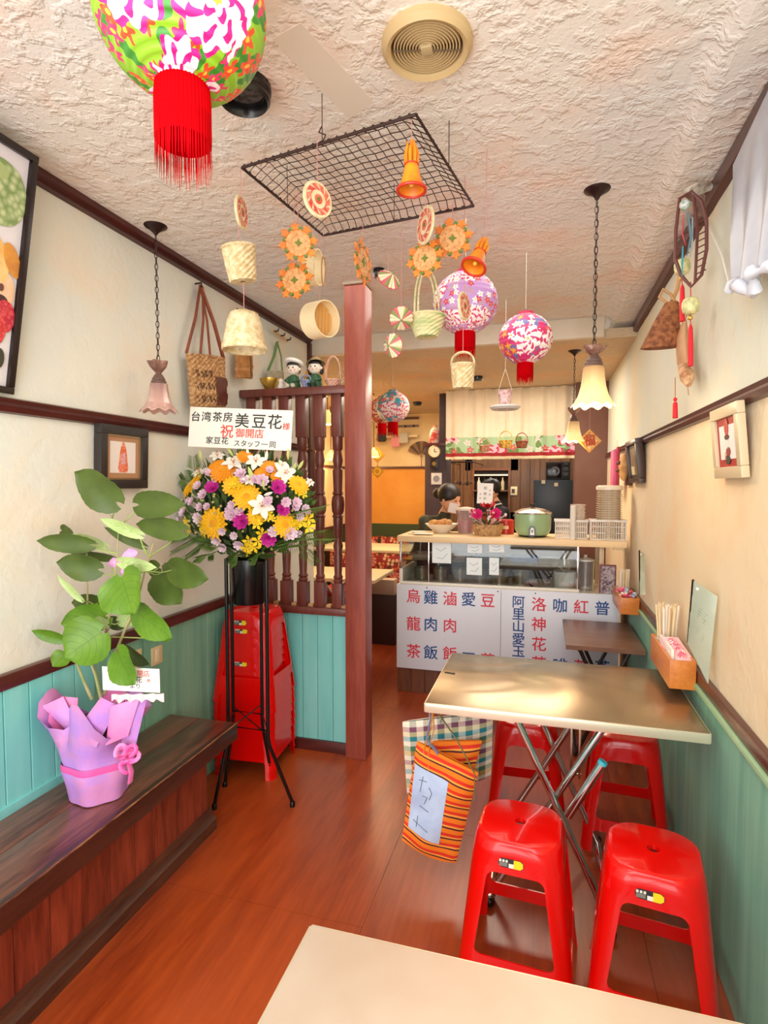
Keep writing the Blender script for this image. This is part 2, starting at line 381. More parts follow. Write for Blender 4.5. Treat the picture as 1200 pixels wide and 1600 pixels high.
# left wall with boards
wlft = thing('wall_left', None, None, (XL, 1.5, 0), kind='structure')
G().box(XL-.1, XL, -1, YB+.06, .02, 1.747).build('lower_plaster', PLA, wlft, smooth=0)
G().box(XL-.1, XL, -1, YB+.06, 1.747, ZC).build('upper_plaster', PLA, wlft, smooth=0)
G().box(XL-.002, XL+.006, -1, 2.86, 0, .85).build('groove_backing', mat('#2f5650', .7), wlft, smooth=0)
y = -1.0; k = 0
while y < 2.85:
    t = .024 if y < 1.70 else .014
    G().box(XL+.004, XL+t, y+.0008, min(y+.0915, 2.86), .0, .845, .0025).build('board', TEAL if y < 1.70 else TEALR, wlft, smooth=0); y += .094
G().box(XL, XL+.034, -1, 1.71, .43, .475, .004).build('bench_skirting', TEAL, wlft)
G().box(XL, XL+.03, -1, 2.86, .845, .895, .006).build('trim_wainscot_cap', DARK, kind='structure')
g = G(); g.loft([[(XL, y, 1.722), (XL, y, 1.775), (XL+.022, y, 1.768), (XL+.016, y, 1.755), (XL+.028, y, 1.744), (XL+.018, y, 1.726)] for y in (-1, YB)]); g.build('trim_left_picture_rail', DARK, kind='structure')
g = G(); g.loft([[(XL, y, ZC-.05), (XL, y, ZC), (XL+.03, y, ZC), (XL+.028, y, ZC-.02), (XL+.014, y, ZC-.03), (XL+.02, y, ZC-.045)] for y in (-1, YB)]); g.build('trim_left_ceiling', DARK, kind='structure')
G().box(XL-.01, XL+.022, YB-.04, YB+.062, 1.2, ZC-.04, .004).build('trim_left_corner', DARKZ, kind='structure')
for i, (u, v, hh) in enumerate(((244, 1024, 33), (211, 1030, 33))):
    p = pt(u, v, x=XL+.014); hz = sz(hh, p)*.85
    t = thing('outlet_plate', ('beige wall plate on the teal boards just right of the plant leaves', 'beige wall plate half hidden behind the plant leaves')[i], 'outlet', (p.x, p.y, p.z-hz/2), 'wall plates on the left boards')
    G().box(p.x, p.x+.006, p.y-.035, p.y+.035, p.z-hz/2, p.z+hz/2, .002).build('plate', mat('#e2cda2', .45), t)
    G().box(p.x+.006, p.x+.0085, p.y-.012, p.y+.012, p.z-.028, p.z+.028, .001).build('rocker', mat('#efe2c2', .4), t)
# bench along the left wall
bt = wood('bench_seat_wood', '#43190f', '#9a5e48', 'y', .3, 5, coat=.3, lo=.36, hi=.7)
bf = wood('bench_front_wood', '#561a10', '#a8482e', 'z', .35, 4, coat=.2, vary=.15, lo=.36, hi=.7)
be = thing('wall_bench', 'long dark-stained wooden bench built along the left wall under teal boards', 'bench', (-1.48, .8, 0))
for x0, x1 in ((XL+.026, -1.475), (-1.474, -1.292)):
    G().box(x0, x1, -1, 2.165, .408, .445, .004).build('seat_board', bt, be)
G().box(-1.31, -1.286, -1, 2.165, .372, .447, .005).build('nosing', wood('bench_edge', '#2c100a', '#54281c', 'y', .4, 6), be)
G().box(-1.2875, -1.2845, -1, 2.166, .4425, .4478, .001).build('worn_edge', wood('worn_edge_wood', '#5a2c1c', '#c08a5c', 'y', .5, 9, lo=.45, hi=.6), be)
y = -1.0
while y < 2.06:
    G().box(-1.405, -1.385+.0025*R.random(), y+.0008, min(y+.118, 2.075), .05, .41, .002).build('front_board', bf, be, smooth=0); y += .1195
G().box(XL+.026, -1.39, 2.055, 2.08, 0, .41, .002).build('end_panel', bf, be)
g = G(); g.loft([[(-1.39, y, 0), (-1.35, y, 0), (-1.352, y, .045), (-1.368, y, .06), (-1.372, y, .085), (-1.39, y, .09)][::-1] for y in (-1, 2.09)]); g.build('base_moulding', wood('bench_base', '#2e130c', '#5c3420', 'y', .45, 6), be)
# partition: post, rails, balusters, teal boards
pa = thing('balustrade_partition', 'teal board partition with turned dark wood balusters beside the red-brown post', 'partition', (-1.34, 2.9, 0))
yp = 2.9
G().box(XL, -1.02, yp-.01, yp+.02, .05, .78).build('backing', mat('#2f5650', .7), pa, smooth=0)
nb = 7
for i in range(nb):
    x0 = -1.02-(i+1)*.0905; x1 = x0+.0882
    G().box(max(x0, XL), x1, yp-.022, yp-.008, .062, .775, .0025).build('board', TEAL, pa, smooth=0)
G().box(XL, -1.02, yp-.05, yp+.05, .775, .815, .006).build('bottom_rail', BALW, pa)
G().box(XL, -1.02, yp-.035, yp+.03, 0, .062, .004).build('base_board', DARKX, pa)
G().box(XL+.002, -1.02, yp-.055, yp+.055, 1.978, 2.022, .008).build('top_rail', BALW, pa)
def balz(v): return .815+(945-v)*.00343
pr = []
g = G(); w_ = .029
g.box(-w_, w_, -w_, w_, .815, balz(905), .004); g.box(-w_, w_, -w_, w_, balz(672), 1.98, .004)
prof = [(.026, balz(906)), (.030, balz(902)), (.024, balz(899)), (.030, balz(896)), (.022, balz(892)), (.027, balz(862)), (.021, balz(857)), (.030, balz(846)), (.020, balz(836)), (.019, balz(832)), (.027, balz(828)),
        (.029, balz(800)), (.036, balz(798)), (.028, balz(795)), (.036, balz(790)), (.039, balz(778)), (.035, balz(768)), (.026, balz(764)), (.034, balz(762)), (.026, balz(758)), (.031, balz(725)), (.022, balz(721)), (.031, balz(709)), (.024, balz(697)), (.022, balz(694)), (.030, balz(691)), (.031, balz(672))]
g.lathe([(r*.92, z) for r, z in prof], 14, (True, True))
proto = None
for i, u in enumerate((397, 422, 447, 473, 500, 528)):
    x = pt(u, 780, y=yp).x
    if proto is None:
        proto = g.build('baluster', BALW, pa); proto.location = Vector((x, yp, 0))-wl(pa); base_me = proto
        proto.data.transform(Matrix.Translation(wl(pa)))
    else:
        o = bpy.data.objects.new('baluster', proto.data); C.objects.link(o); o.parent = pa; o.location = Vector((x, yp, 0))-wl(pa)
for i, u in enumerate((407, 432, 460, 486, 514, 538)):   # pegs between the balusters on the bottom rail
    x = pt(u, 940, y=yp-.02).x
    G().box(x-.014, x+.014, yp-.03, yp+.01, .815, .83, .002).build('wood_block', mat('#b98b5a', .5), pa)
po = thing('wooden_post', 'tall square red-brown wooden post from floor to ceiling at partition end', 'post', (-.965, 2.9, 0))
G().box(-1.022, -.907, 2.835, 2.955, 0, ZC-.012, .004).build('shaft', REDW, po)
G().box(-1.03, -.9, 2.83, 2.96, ZC-.012, ZC, .001).build('cap_plate', mat('#d9cbb4', .6), po)
# ================================================================== REAR ROOM
REARW = mat('#e6cfa0', .7, h2='#dcc08c', scale=2)
OCH = mat('#dd9a3c', .65, h2='#d68d2c', scale=2, bump=.05)
wb = thing('wall_back', None, None, (-1.2, 7.4, 0), kind='structure')
G().box(-2.7, -1.25, 7.4, 7.5, 1.72, ZB).build('upper_panel', REARW, wb, smooth=0)
G().box(-2.7, -1.25, 7.4, 7.5, .95, 1.70).build('ochre_panel', OCH, wb, smooth=0)
G().box(-2.7, -1.25, 7.385, 7.5, .0, .95).build('green_wainscot', mat('#3c4a26', .6), wb, smooth=0)
G().box(-2.7, -1.25, 7.38, 7.41, 1.695, 1.725).build('rail', DARKX, wb, smooth=0)
wf = thing('wall_far_left', None, None, (-2.6, 5.8, 0), kind='structure')
G().box(-2.7, -2.6, YB, 7.5, .95, ZB).build('plaster', mat('#efd9a8', .7, h2='#e6c88e', scale=2), wf, smooth=0)
G().box(-2.7, -2.59, YB, 7.5, 0, .92).build('green_wainscot', mat('#3c4a26', .6), wf, smooth=0)
G().box(-2.6, -2.575, YB, 7.4, .92, .955).build('rail', DARK, wf, smooth=0)
G().box(-2.6, -2.58, YB, 7.4, 1.695, 1.725).build('picture_rail', DARK, wf, smooth=0)
# dark service pillar with a wall clock, kitchen opening
DK = mat('#3a2a2c', .55, h2='#46343a', scale=4)
pil = thing('dark_pillar', 'dark brown panelled pillar with round clock at the left of kitchen opening', 'pillar', (-1.1, 5.9, 0), kind=None)
pA = pt(664, 690, y=5.8); pB = pt(698, 690, y=5.8)
G().box(pA.x, pB.x, 5.8, 6.1, 0, pt(680, 694, y=5.8).z, .004).build('shaft', DK, pil)
G().box(pB.x-.08, pB.x, 5.8, 5.9, pt(680, 694, y=5.8).z, ZB, .004).build('upper_post', DK, pil)
G().box(pA.x-.01, pB.x+.01, 5.79, 6.11, pt(680, 697, y=5.8).z, pt(680, 692, y=5.8).z, .003).build('shelf_cap', DARKX, pil)
p = pt(679, 706, y=5.78); r = sz(8.5, p)
cl = thing('wall_clock', 'round cream-faced pendulum clock on the dark pillar', 'clock', (p.x, 5.79, p.z-.1))
M = frame((p.x, 5.785, p.z), (1, 0, 0), (0, 0, 1))
G().lathe([(0, 0), (r*1.15, 0), (r*1.18, .012), (r, .02), (r*.98, .012), (0, .012)], 28, M=M).build('rim', mat('#a08c6a', .3, .7), cl)
G(M).disc(0, 0, r, r, .004, .012, 28).build('face', mat('#f1e4c6', .4), cl)
G(M).box(-.003, .003, 0, r*.6, .017, .019).box(0, r*.5, -.003, .003, .017, .019).build('hands', BLACK, cl)
G(M).box(-r*.7, r*.7, -r*3.1, -r*1.3, .0, .02, .003).build('pendulum_case', mat('#2a1a18', .3), cl)
G(M).disc(0, -r*2.2, r*.4, r*.4, .006, .022).build('pendulum', mat('#caa45a', .25, 1), cl)
p = pt(682, 748, y=5.79)
t = thing('pillar_notice', 'small white framed round emblem card on the dark pillar below the clock', 'notice', (p.x, 5.79, p.z-.06))
M = frame((p.x, 5.793, p.z), (1, 0, 0), (0, 0, 1))
G(M).box(-.055, .055, -.06, .06, 0, .008, .002).build('card', mat('#d9d4d2', .5), t)
G(M).disc(0, 0, .034, .034, .002, .008).build('emblem', mat('#8d8a8e', .5), t)
# wood panelled kitchen back wall with hatch
KW = wood('kitchen_panel_wood', '#5a3a22', '#7e5634', 'z', .5, 6)
kb = thing('wall_kitchen', None, None, (-.4, 7.3, 0), kind='structure')
G().box(-1.25, XR, 7.36, 7.45, 0, ZB).build('backing', mat('#2c1a10', .7), kb, smooth=0)
x = -1.25
while x < XR:
    if x+.115 < pt(738, 740, y=7.3).x or x > pt(796, 740, y=7.3).x: G().box(x+.002, x+.118, 7.335, 7.36, 0, ZB, .002).build('plank', KW, kb, smooth=0)
    x += .12
hx0, hx1 = pt(741, 740, y=7.3).x, pt(794, 740, y=7.3).x; hz0, hz1 = pt(760, 800, y=7.3).z, pt(760, 735, y=7.3).z
G().box(hx0-.12, hx1+.12, 7.335, 7.36, hz1, ZB).box(hx0-.12, hx1+.12, 7.335, 7.36, 0, hz0).build('plank_field', KW, kb, smooth=0)
G().box(hx0-.03, hx1+.03, 7.31, 7.34, hz1, hz1+.03).box(hx0-.03, hx0, 7.31, 7.34, hz0, hz1).box(hx1, hx1+.03, 7.31, 7.34, hz0, hz1).box(hx0-.03, hx1+.03, 7.31, 7.34, hz0-.03, hz0).build('hatch_frame', wood('hatch_wood', '#6b3c20', '#8e5a34', 'x', .4), kb)
G().box(hx0, hx1, 7.34, 7.36, hz0, hz1).build('hatch_opening', mat('#1a1210', .8), kb, smooth=0)
sb = thing('hatch_shelf', 'narrow white shelf with bottles in the kitchen hatch', 'shelf', ((hx0+hx1)/2, 7.3, hz1-.08))
G().box(hx0, hx1, 7.28, 7.34, hz1-.07, hz1-.05, .002).build('board', WHITE, sb)
for i in range(5):
    xx = hx0+.06+i*.075
    g = G(TR((xx, 7.3, hz1-.25))); g.lathe([(.0, 0), (.022, 0), (.022, .1), (.009, .13), (.009, .16), (0, .16)], 10)
    g.build('hatch_bottle', mat(('#e8e0d0', '#201a1a', '#d8cdb0', '#2a1c18', '#c8b48a')[i], .3), label=('white', 'black', 'cream', 'dark brown', 'tan')[i]+' bottle standing in the dark kitchen hatch', cat='bottle', group='bottles in the kitchen hatch')
G().box(hx0, hx1, 7.26, 7.335, hz1-.27, hz1-.25, .002).build('hatch_ledge', mat('#6b4a30', .5), label='brown ledge holding small bottles in the kitchen hatch', cat='shelf')
p = pt(802, 767, y=7.33)
t = thing('wall_switch', 'cream light switch plate on the kitchen wood panelling', 'switch', (p.x, 7.33, p.z-.06))
G().box(p.x-.05, p.x+.05, 7.322, 7.335, p.z-.055, p.z+.055, .003).build('plate', mat('#e8dcb4', .5), t); G().box(p.x-.018, p.x+.018, 7.316, 7.323, p.z-.025, p.z+.025).build('rocker', mat('#4a4436', .5), t)
# fridge and microwave
a = pt(834, 750, y=6.6); b = pt(900, 750, y=6.6)
fr = thing('refrigerator', 'dark blue-grey refrigerator in the kitchen below the black microwave', 'fridge', ((a.x+b.x)/2, 6.8, 0))
FZ = pt(860, 750, y=6.6).z; FM = mat('#27333f', .35, h2='#303d49', scale=3)
G().box(a.x, b.x, 6.64, 7.25, 0, FZ, .01).build('body', FM, fr)
d = G().box(a.x, b.x, 6.6, 6.64, FZ*.55, FZ, .008).build('upper_door', FM, fr); G().box(a.x+.02, a.x+.04, 6.57, 6.6, FZ*.6, FZ*.8, .004).build('handle', CHROME, d)
G().box(a.x, b.x, 6.6, 6.64, .05, FZ*.54, .008).build('lower_door', FM, fr)
for i, (u, v) in enumerate(((849, 753), (869, 757))):
    q = pt(u, v, y=6.6); G().box(q.x-.02, q.x+.02, 6.595, 6.6, q.z-.02, q.z+.02).build('magnet', mat('#e8d8b8', .5), fr)
a = pt(853, 722, y=6.65); b = pt(891, 722, y=6.65); z1 = pt(870, 722, y=6.65).z
mw = thing('microwave_oven', 'black microwave oven on top of the dark refrigerator', 'microwave', ((a.x+b.x)/2, 6.85, FZ))
G().box(a.x, b.x, 6.66, 7.05, FZ, z1, .008).build('case', mat('#15171c', .35), mw)
d = G().box(a.x+.01, b.x-.09, 6.645, 6.66, FZ+.02, z1-.02, .003).build('door', mat('#0a0b0f', .15), mw)
G().lathe([(.05, 0), (.05, .004), (.03, .004), (.03, 0)], 20, M=frame(((a.x+b.x)/2-.03, 6.645, (FZ+z1)/2), (1, 0, 0), (0, 0, 1))).build('window_ring', mat('#3c4048', .3), d)
for i in range(3): G().box(b.x-.07, b.x-.02, 6.65, 6.66, FZ+.05+i*.06, FZ+.085+i*.06).build('button', mat('#2c3038', .4), mw)
# brown column at the right of the opening
cx0 = pt(899, 700, y=5.5).x
G().box(cx0, XR, 5.5, 5.8, 0, ZB).build('brown_column', mat('#6b4233', .6, h2='#755043', scale=2), label='plain brown column between the kitchen opening and right wall', cat='column')
# noren curtain
cu = thing('kitchen_curtain', 'cream gathered curtain with green floral border above the kitchen opening', 'curtain', (-.35, 5.62, 1.87))
zt = ZB-.005; zg = pt(800, 682, y=5.62).z; zb = pt(800, 709, y=5.62).z; xa, xb = pt(697, 650, y=5.62).x, pt(901, 650, y=5.62).x
def fold(x, z):
    k = (zt-z)/(zt-zb); return 5.62+.018*sin(x*26+.6*sin(x*7))*(.5+.5*k)+.01*sin(x*61)*(1-.3*k)
G().grid(lambda s, t: (xa+(xb-xa)*s, fold(xa+(xb-xa)*s, zt+(zg-zt)*t), zt+(zg-zt)*t), 110, 8).build('upper_cloth', mat('#e9dcc2', .8, h2='#dfd0b4', scale=4), cu, smooth=60)
g = G().grid(lambda s, t: (xa+(xb-xa)*s, fold(xa+(xb-xa)*s, zg+(zb-zg)*t)-.003, zg+(zb-zg)*t), 110, 6)
g.build('floral_border', floral('curtain_floral', '#a4c39a', ('#f2b8c4', '#c23a5a', '#f6dde0'), ('#d05a72', '#f4cfd4'), '#6d8a4c', 4.2, .8, .5), cu, smooth=60)
G().grid(lambda s, t: (xa+(xb-xa)*s, fold(xa+(xb-xa)*s, zb)-.006-.002*t, zb+.012-.035*t), 110, 2).build('red_braid', mat('#9c2026', .8), cu, smooth=60)
G().grid(lambda s, t: (xa+(xb-xa)*s, fold(xa+(xb-xa)*s, zb)-.008, zb-.022-(.022+.01*(int(s*110*2) % 2))*t), 220, 1).build('fringe', mat('#e8d6b0', .8), cu, smooth=60)
G().tube([(xa, 5.63, zt-.01), (xb, 5.63, zt-.01)], .01, 8).build('rod', mat('#d8ccb4', .4), cu)
# utensils hanging behind the left of the opening
rk = thing('utensil_rack', 'dark rack of hanging ladles behind the curtain at the kitchen left', 'rack', (-1.05, 6.3, 1.7))
a = pt(699, 722, y=6.3); b = pt(739, 722, y=6.3)
G().tube([a, b], .008, 8).build('bar', mat('#1c1414', .4), rk)
for q in (a, b): G().tube([q, Vector((q.x, 7.34, q.z))], .006, 6).build('bracket', mat('#1c1414', .4), rk)
for i in range(7):
    q = a.lerp(b, (i+.5)/7); L = .22+.05*R.random()
    g = G().tube([q, q-Vector((0, 0, L))], .006, 6); g.ball(q-Vector((0, .01, L)), .02, 10, 6, (1, .5, 1.2)); g.build('ladle', mat('#4a3a34' if i % 2 else '#8a6a58', .4), rk)
# picture-rail clutter at the back: cap hook rail, fan
a = pt(585, 655, y=7.3); b = pt(652, 652, y=7.3)
hr = thing('hook_rail', 'dark wall rail with hooks high on the far back wall', 'rail', ((a.x+b.x)/2, 7.36, a.z-.05))
G().box(a.x, b.x, 7.36, 7.385, a.z-.01, a.z+.02).build('bar', DARKX, hr)
G().box(a.x, b.x, 7.36, 7.385, a.z-.11, a.z-.085).build('bar', DARKX, hr)
G().box(a.x, b.x, 7.3, 7.4, a.z-.25, a.z-.22).build('ledge', mat('#e2cfa6', .6), hr)
for i in range(5):
    q = a.lerp(b, (i+.5)/5); G().tube([(q.x, 7.36, q.z-.1), (q.x, 7.33, q.z-.12), (q.x, 7.325, q.z-.09)], .006, 6).build('hook', BLACK, hr)
for i, (u, v, c, lb) in enumerate(((596, 682, '#2e2f30', 'small dark cloth pouch hanging from the far wall rail'), (618, 690, '#d58a90', 'small pink cloth pouch hanging from the far wall rail'), (631, 684, '#b9b3a4', 'small grey-white pouch hanging from the far wall rail'))):
    q = pt(u, v, y=7.28)
    t = thing('hanging_pouch', lb, 'pouch', (q.x, q.y, q.z-.07), 'pouches on the far wall rail')
    G().loft([[(q.x+sx*w, q.y+sy*d, z) for sx, sy in ((-1, -1), (1, -1), (1, 1), (-1, 1))] for w, d, z in ((.05, .012, q.z-.07), (.062, .022, q.z-.05), (.055, .018, q.z+.05), (.05, .006, q.z+.065))]).build('pouch_body', mat(c, .8), t)
    G().tube([(q.x-.03, q.y, q.z+.06), (q.x, q.y, q.z+.16), (q.x+.03, q.y, q.z+.06)], .004, 6).build('loop', mat(c, .8), t)
q = pt(657, 697, y=7.3)
t = thing('folding_fan', 'dark spread folding fan hung on the far back wall', 'fan', (q.x, 7.35, q.z-.15)); M = frame((q.x, 7.36, q.z-.13), (1, 0, 0), (0, 0, 1))
for i in range(9):
    a0 = radians(20+i*15.5); a1 = a0+radians(15)
    G(M).plate([(.04*cos(a0), .04*sin(a0)), (.2*cos(a0), .2*sin(a0)), (.2*cos(a1), .2*sin(a1)), (.04*cos(a1), .04*sin(a1))], .004, .003*(i % 2)).build('fan_leaf', mat('#4a3120' if i % 2 else '#7c5c3c', .6), t)
G(M).disc(0, 0, .018, .018, .012).build('pivot', mat('#8a6a3a', .4), t); G(M).box(-.006, .006, -.14, 0, 0, .004).build('tassel', mat('#8a5a3a', .7), t)
q = pt(680, 677, y=5.95)
t = thing('red_cloth_pouch', 'small red and white printed cloth pouch on top of the dark pillar', 'pouch', (q.x, q.y, pt(680, 692, y=5.8).z))
zz = pt(680, 692, y=5.8).z
G().loft([[(q.x+rx*cos(a*pi/8), q.y+rx*.6*sin(a*pi/8), zz+h) for a in range(16)] for rx, h in ((.045, 0), (.06, .03), (.062, .10), (.05, .15), (.02, .18), (.032, .20))]).build('pouch_body', mat('#b8302c', .7, h2='#e6d4c8', scale=14), t)
G().tube([(q.x+.024*cos(a), q.y+.018*sin(a), zz+.178) for a in [2*pi*k/12 for k in range(12)]], .005, 6, closed=True).build('tie', mat('#d8b45a', .6), t)
# gold diamond ornaments with lamps near the post
for i, (u, v, s_) in enumerate(((590, 711, .09), (590, 737, .075))):
    q = pt(u, v, y=6.2)
    t = thing('gold_diamond_ornament', ('gold diamond-shaped hanging ornament lit by the bulb right of the post', 'lower gold diamond-shaped ornament hanging right of the post')[i], 'ornament', (q.x, q.y, q.z-s_*1.2)); M = frame(q, (1, 0, 0), (0, 0, 1))
    GO = mat('#b58a2e', .3, .8)
    G(M).plate([(s_, 0), (0, s_), (-s_, 0), (0, -s_)], .008).build('plaque', GO, t)
    G(M).lathe([(s_*.5, .008), (s_*.5, .014), (s_*.4, .014), (s_*.4, .008)], 20).build('ring', mat('#e3c46a', .3, .8), t)
    G(M).tube([(0, s_, 0), (0, s_*1.6 if i else ZB-q.z, 0)], .003, 6).build('loop', mat('#a03020', .6), t)
# ================================================================== RED STOOLS
HS = .46
def hw(z): return .172-.046*(z/HS)            # half width of the frustum at height z
def temp(g):
    me = bpy.data.meshes.new('tmp'); me.from_pydata(g.v, [], g.f); o = bpy.data.objects.new('tmp', me); C.objects.link(o)
    bm = bmesh.new(); bm.from_mesh(me); bmesh.ops.recalc_face_normals(bm, faces=bm.faces[:]); bm.to_mesh(me); bm.free(); return o
def ring(h, r, z, n=5): return [(x, y, z) for x, y in rsq(h, r, n)]
body = G(); body.loft([ring(hw(0), .045, 0), ring(hw(.38), .055, .38), ring(hw(.42), .07, .42), ring(hw(.445)-.002, .078, .445), ring(hw(.456)-.007, .078, .456), ring(hw(.46)-.015, .074, .46)])
bo = temp(body)
t_ = .0045
cav = G(); cav.loft([ring(hw(-.02)-t_, .041, -.02), ring(hw(.38)-t_, .05, .38), ring(hw(.43)-t_-.003, .068, .43), ring(hw(.45)-t_-.014, .068, .447)]); cav = temp(cav)
def prism(axis, z0, z1, h0, h1, r):
    "rounded trapezoid prism through both sides"
    pts = []
    for cx, cz, a0 in ((h1-r, z1-r, 0), (-h1+r, z1-r, pi/2), (-h0+r*.7, z0+r*.7, pi), (h0-r*.7, z0+r*.7, 3*pi/2)):
        rr = r if cz > (z0+z1)/2 else r*.7
        for i in range(6): a = a0+pi/2*i/5; pts.append((cx+rr*cos(a), cz+rr*sin(a)))
    g = G()
    g.loft([[(p[0], y, p[1]) if axis == 'y' else (y, p[0], p[1]) for p in pts] for y in (-.3, .3)]); return temp(g)
cuts = [cav]
for ax in 'xy': cuts += [prism(ax, .135, .375, .112, .083, .025), prism(ax, -.1, .088, .135, .122, .012)]
hole = G(); hole.lathe([(.017, .40), (.017, .50)], 16, (True, True)); cuts.append(temp(hole))
me = boolean(bo, cuts)
bm = bmesh.new(); bm.from_mesh(me); bpy.data.objects.remove(bo)
for co, no in (((0, 0, .39), (0, 0, 1)), ((0, 0, .134), (0, 0, 1)), ((.109, 0, 0), (1, 0, 0)), ((-.109, 0, 0), (1, 0, 0)), ((0, .109, 0), (0, 1, 0)), ((0, -.109, 0), (0, 1, 0)), ((0, 0, 0), (1, 0, 0)), ((0, 0, 0), (0, 1, 0))):
    bmesh.ops.bisect_plane(bm, geom=bm.verts[:]+bm.edges[:]+bm.faces[:], dist=1e-5, plane_co=co, plane_no=no)
buckets = {}
for f in bm.faces:
    c = f.calc_center_median()
    if c.z > .39: k = ('seat', 0)
    elif c.z < .134 and abs(c.x) < .109: k = ('stretcher', 0 if c.y > 0 else 1)
    elif c.z < .134 and abs(c.y) < .109: k = ('stretcher', 2 if c.x > 0 else 3)
    else: k = ('leg', (c.x > 0)*2+(c.y > 0))
    buckets.setdefault(k, []).append([v.co.copy() for v in f.verts])
bm.free()
stool = thing('plastic_stool', 'x', 'stool', (0, 0, 0), 'red plastic stools')
for (nm, i), fs in sorted(buckets.items()):
    g = G()
    ids = {}
    for f in fs:
        idx = []
        for p in f:
            k = (round(p.x, 5), round(p.y, 5), round(p.z, 5))
            if k not in ids: ids[k] = len(g.v); g.v.append(p)
            idx.append(ids[k])
        g.f.append(idx); g.uv.append([(0, 0)]*len(idx)); g.mi.append(0)
    o = g.build(nm, RED, stool, smooth=32)
# raised rim bead around each front opening and the label sticker
zl = .408; yl = -hw(zl)-.0012
M = frame((-.012, yl, zl), (1, 0, 0), (0, -.046/HS*-1, 1))
lb = G(M).plate([(p[0], p[1]) for p in rsq(.036, .012, 4, .0125)], .0012).build('sticker', mat('#2a2a2c', .35), stool)
G(M).plate([(.008+.0, -.0118), (.026, -.0118), (.034, -.006), (.034, .006), (.026, .0118), (.008, .0118)], .0005, .0013).build('yellow_patch', mat('#f6d51c', .4), lb)
G(M).box(-.006, .008, -.0115, .0, .0013, .0018).build('white_patch', mat('#efe9dc', .4), lb)
for i in range(3): G(M).box(-.033+.009*i, -.027+.009*i, .002, .009, .0013, .0018).build('print_mark', mat('#e9e2d6', .4), lb)
for i in range(3): G(M).box(-.033, -.01, -.009+.0035*i, -.0075+.0035*i, .0013, .0017).build('print_line', mat('#b0aaa0', .4), lb)
stool.location = (-.055, 1.735, 0); stool.rotation_euler.z = radians(-4)
stool['label'] = 'red plastic stool in front of the steel table, left one beside the striped bag'
stool['group'] = 'red stools around the steel table'; WL[stool.name] = stool.location.copy()
dup(stool, (.315, 1.705, 0), (0, 0, radians(-8)), 'red plastic stool in front of the steel table, right one near green wall')
dup(stool, (-.06, 2.56, 0), (0, 0, radians(182)), 'red plastic stool behind the steel table, left one behind the cloth bags')
dup(stool, (.345, 2.53, 0), (0, 0, radians(176)), 'red plastic stool behind the steel table, right one against the green wall')
NST = 10
for i in range(NST):
    lab = 'red plastic stool on top of the tall nested stack by the teal partition' if i == NST-1 else ('lowest red plastic stool of the tall nested stack, standing on the floor' if i == 0 else 'red plastic stool nested in the middle of the tall stack behind flower stand')
    dq = dup(stool, (-1.470, 2.66, .0425*i), (0, 0, radians(R.uniform(-1.5, 1.5)+3)), lab, 'nested stack of red stools')
    if i not in (NST-1, NST-2, NST-6):
        for ch in list(dq.children):
            if ch.name.startswith('sticker'):
                for s2 in list(ch.children): bpy.data.objects.remove(s2)
                bpy.data.objects.remove(ch)
# ================================================================== STEEL TABLES
def table_top(t, x0, x1, y0, y1, z, m, edge):
    G().box(x0, x1, y0, y1, z-.008, z, .003).build('tabletop', m, t)
    g = G(); g.box(x0-.001, x1+.001, y0-.004, y0+.012, z-.034, z-.002, .003); g.box(x0-.001, x1+.001, y1-.012, y1+.004, z-.034, z-.002, .003); g.box(x0-.004, x0+.012, y0, y1, z-.034, z-.002, .003); g.box(x1-.012, x1+.004, y0, y1, z-.034, z-.002, .003)
    g.build('edge_band', edge, t)
n = N('brushed_steel_top'); v = n.coord('Object', (1, 1.4, 1)); w1 = n.n('ShaderNodeTexNoise', {'Vector': v, 'Scale': 2.1, 'Detail': 1, 'Distortion': 1.2}).outputs[0]
n.col(n.mix(n.ramp(w1, .35, .65), srgb('#b5a58a'), srgb('#9c8a70'))); n.set(Metallic=.9, Roughness=.26); n.bump(w1, .35, .02); TOPM = n.m
EDGE = mat('#e8ddc4', .28, .6)
tb = thing('steel_folding_table', 'stainless steel folding table with chrome crossed legs by the right wall', 'table', (.055, 2.19, 0))
table_top(tb, -.388, .500, 1.892, 2.495, .737, TOPM, EDGE)
q = pt(703, 1051, z=.738); G().plate([(q.x-.022, q.y-.004), (q.x+.018, q.y-.012), (q.x+.022, q.y+.0), (q.x-.018, q.y+.008)], .0006, .738).build('dark_mark', mat('#2c2420', .6), tb)
def leg_line(p0, p1, y):
    a = pt(*p0, y=y); b = pt(*p1, y=y); d = (b-a)/(b.z-a.z)
    return a+d*(.705-a.z), a+d*(.018-a.z)
yA, yB = 1.97, 2.40
a0, a1 = leg_line((809, 1127), (863, 1245), yA); off = Vector((0, yB-yA, 0))
c0, c1 = Vector((.225, yA+.035, .705)), Vector((-.165, yA+.035, .018))
TEALC = mat('#3fb2c4', .35)
for nm, (p, q) in (('near', (a0, a1)), ('far', (a0+off, a1+off)), ('near', (c0, c1)), ('far', (c0+off-Vector((0, .07, 0)), c1+off-Vector((0, .07, 0))))):
    G().tube([p, q], .0125, 12).build('leg', CHROME, tb)
for p, q in ((a0, a0+off), (c0, c0+off-Vector((0, .07, 0)))): G().tube([p, q], .0125, 12).build('top_bar', CHROME, tb)
for p, q in ((a1, a1+off), (c1, c1+off-Vector((0, .07, 0)))):
    G().tube([p-Vector((0, .05, 0)), q+Vector((0, .03, 0))], .0125, 12).build('floor_bar', CHROME, tb)
    for w_ in (p-Vector((0, .05, 0)), q+Vector((0, .03, 0))): G().ball(w_, .0175, 12, 8).build('rubber_foot', BLACK, tb)
s0 = pt(940, 1194, y=1.935); s1 = pt(887, 1275, y=1.935)
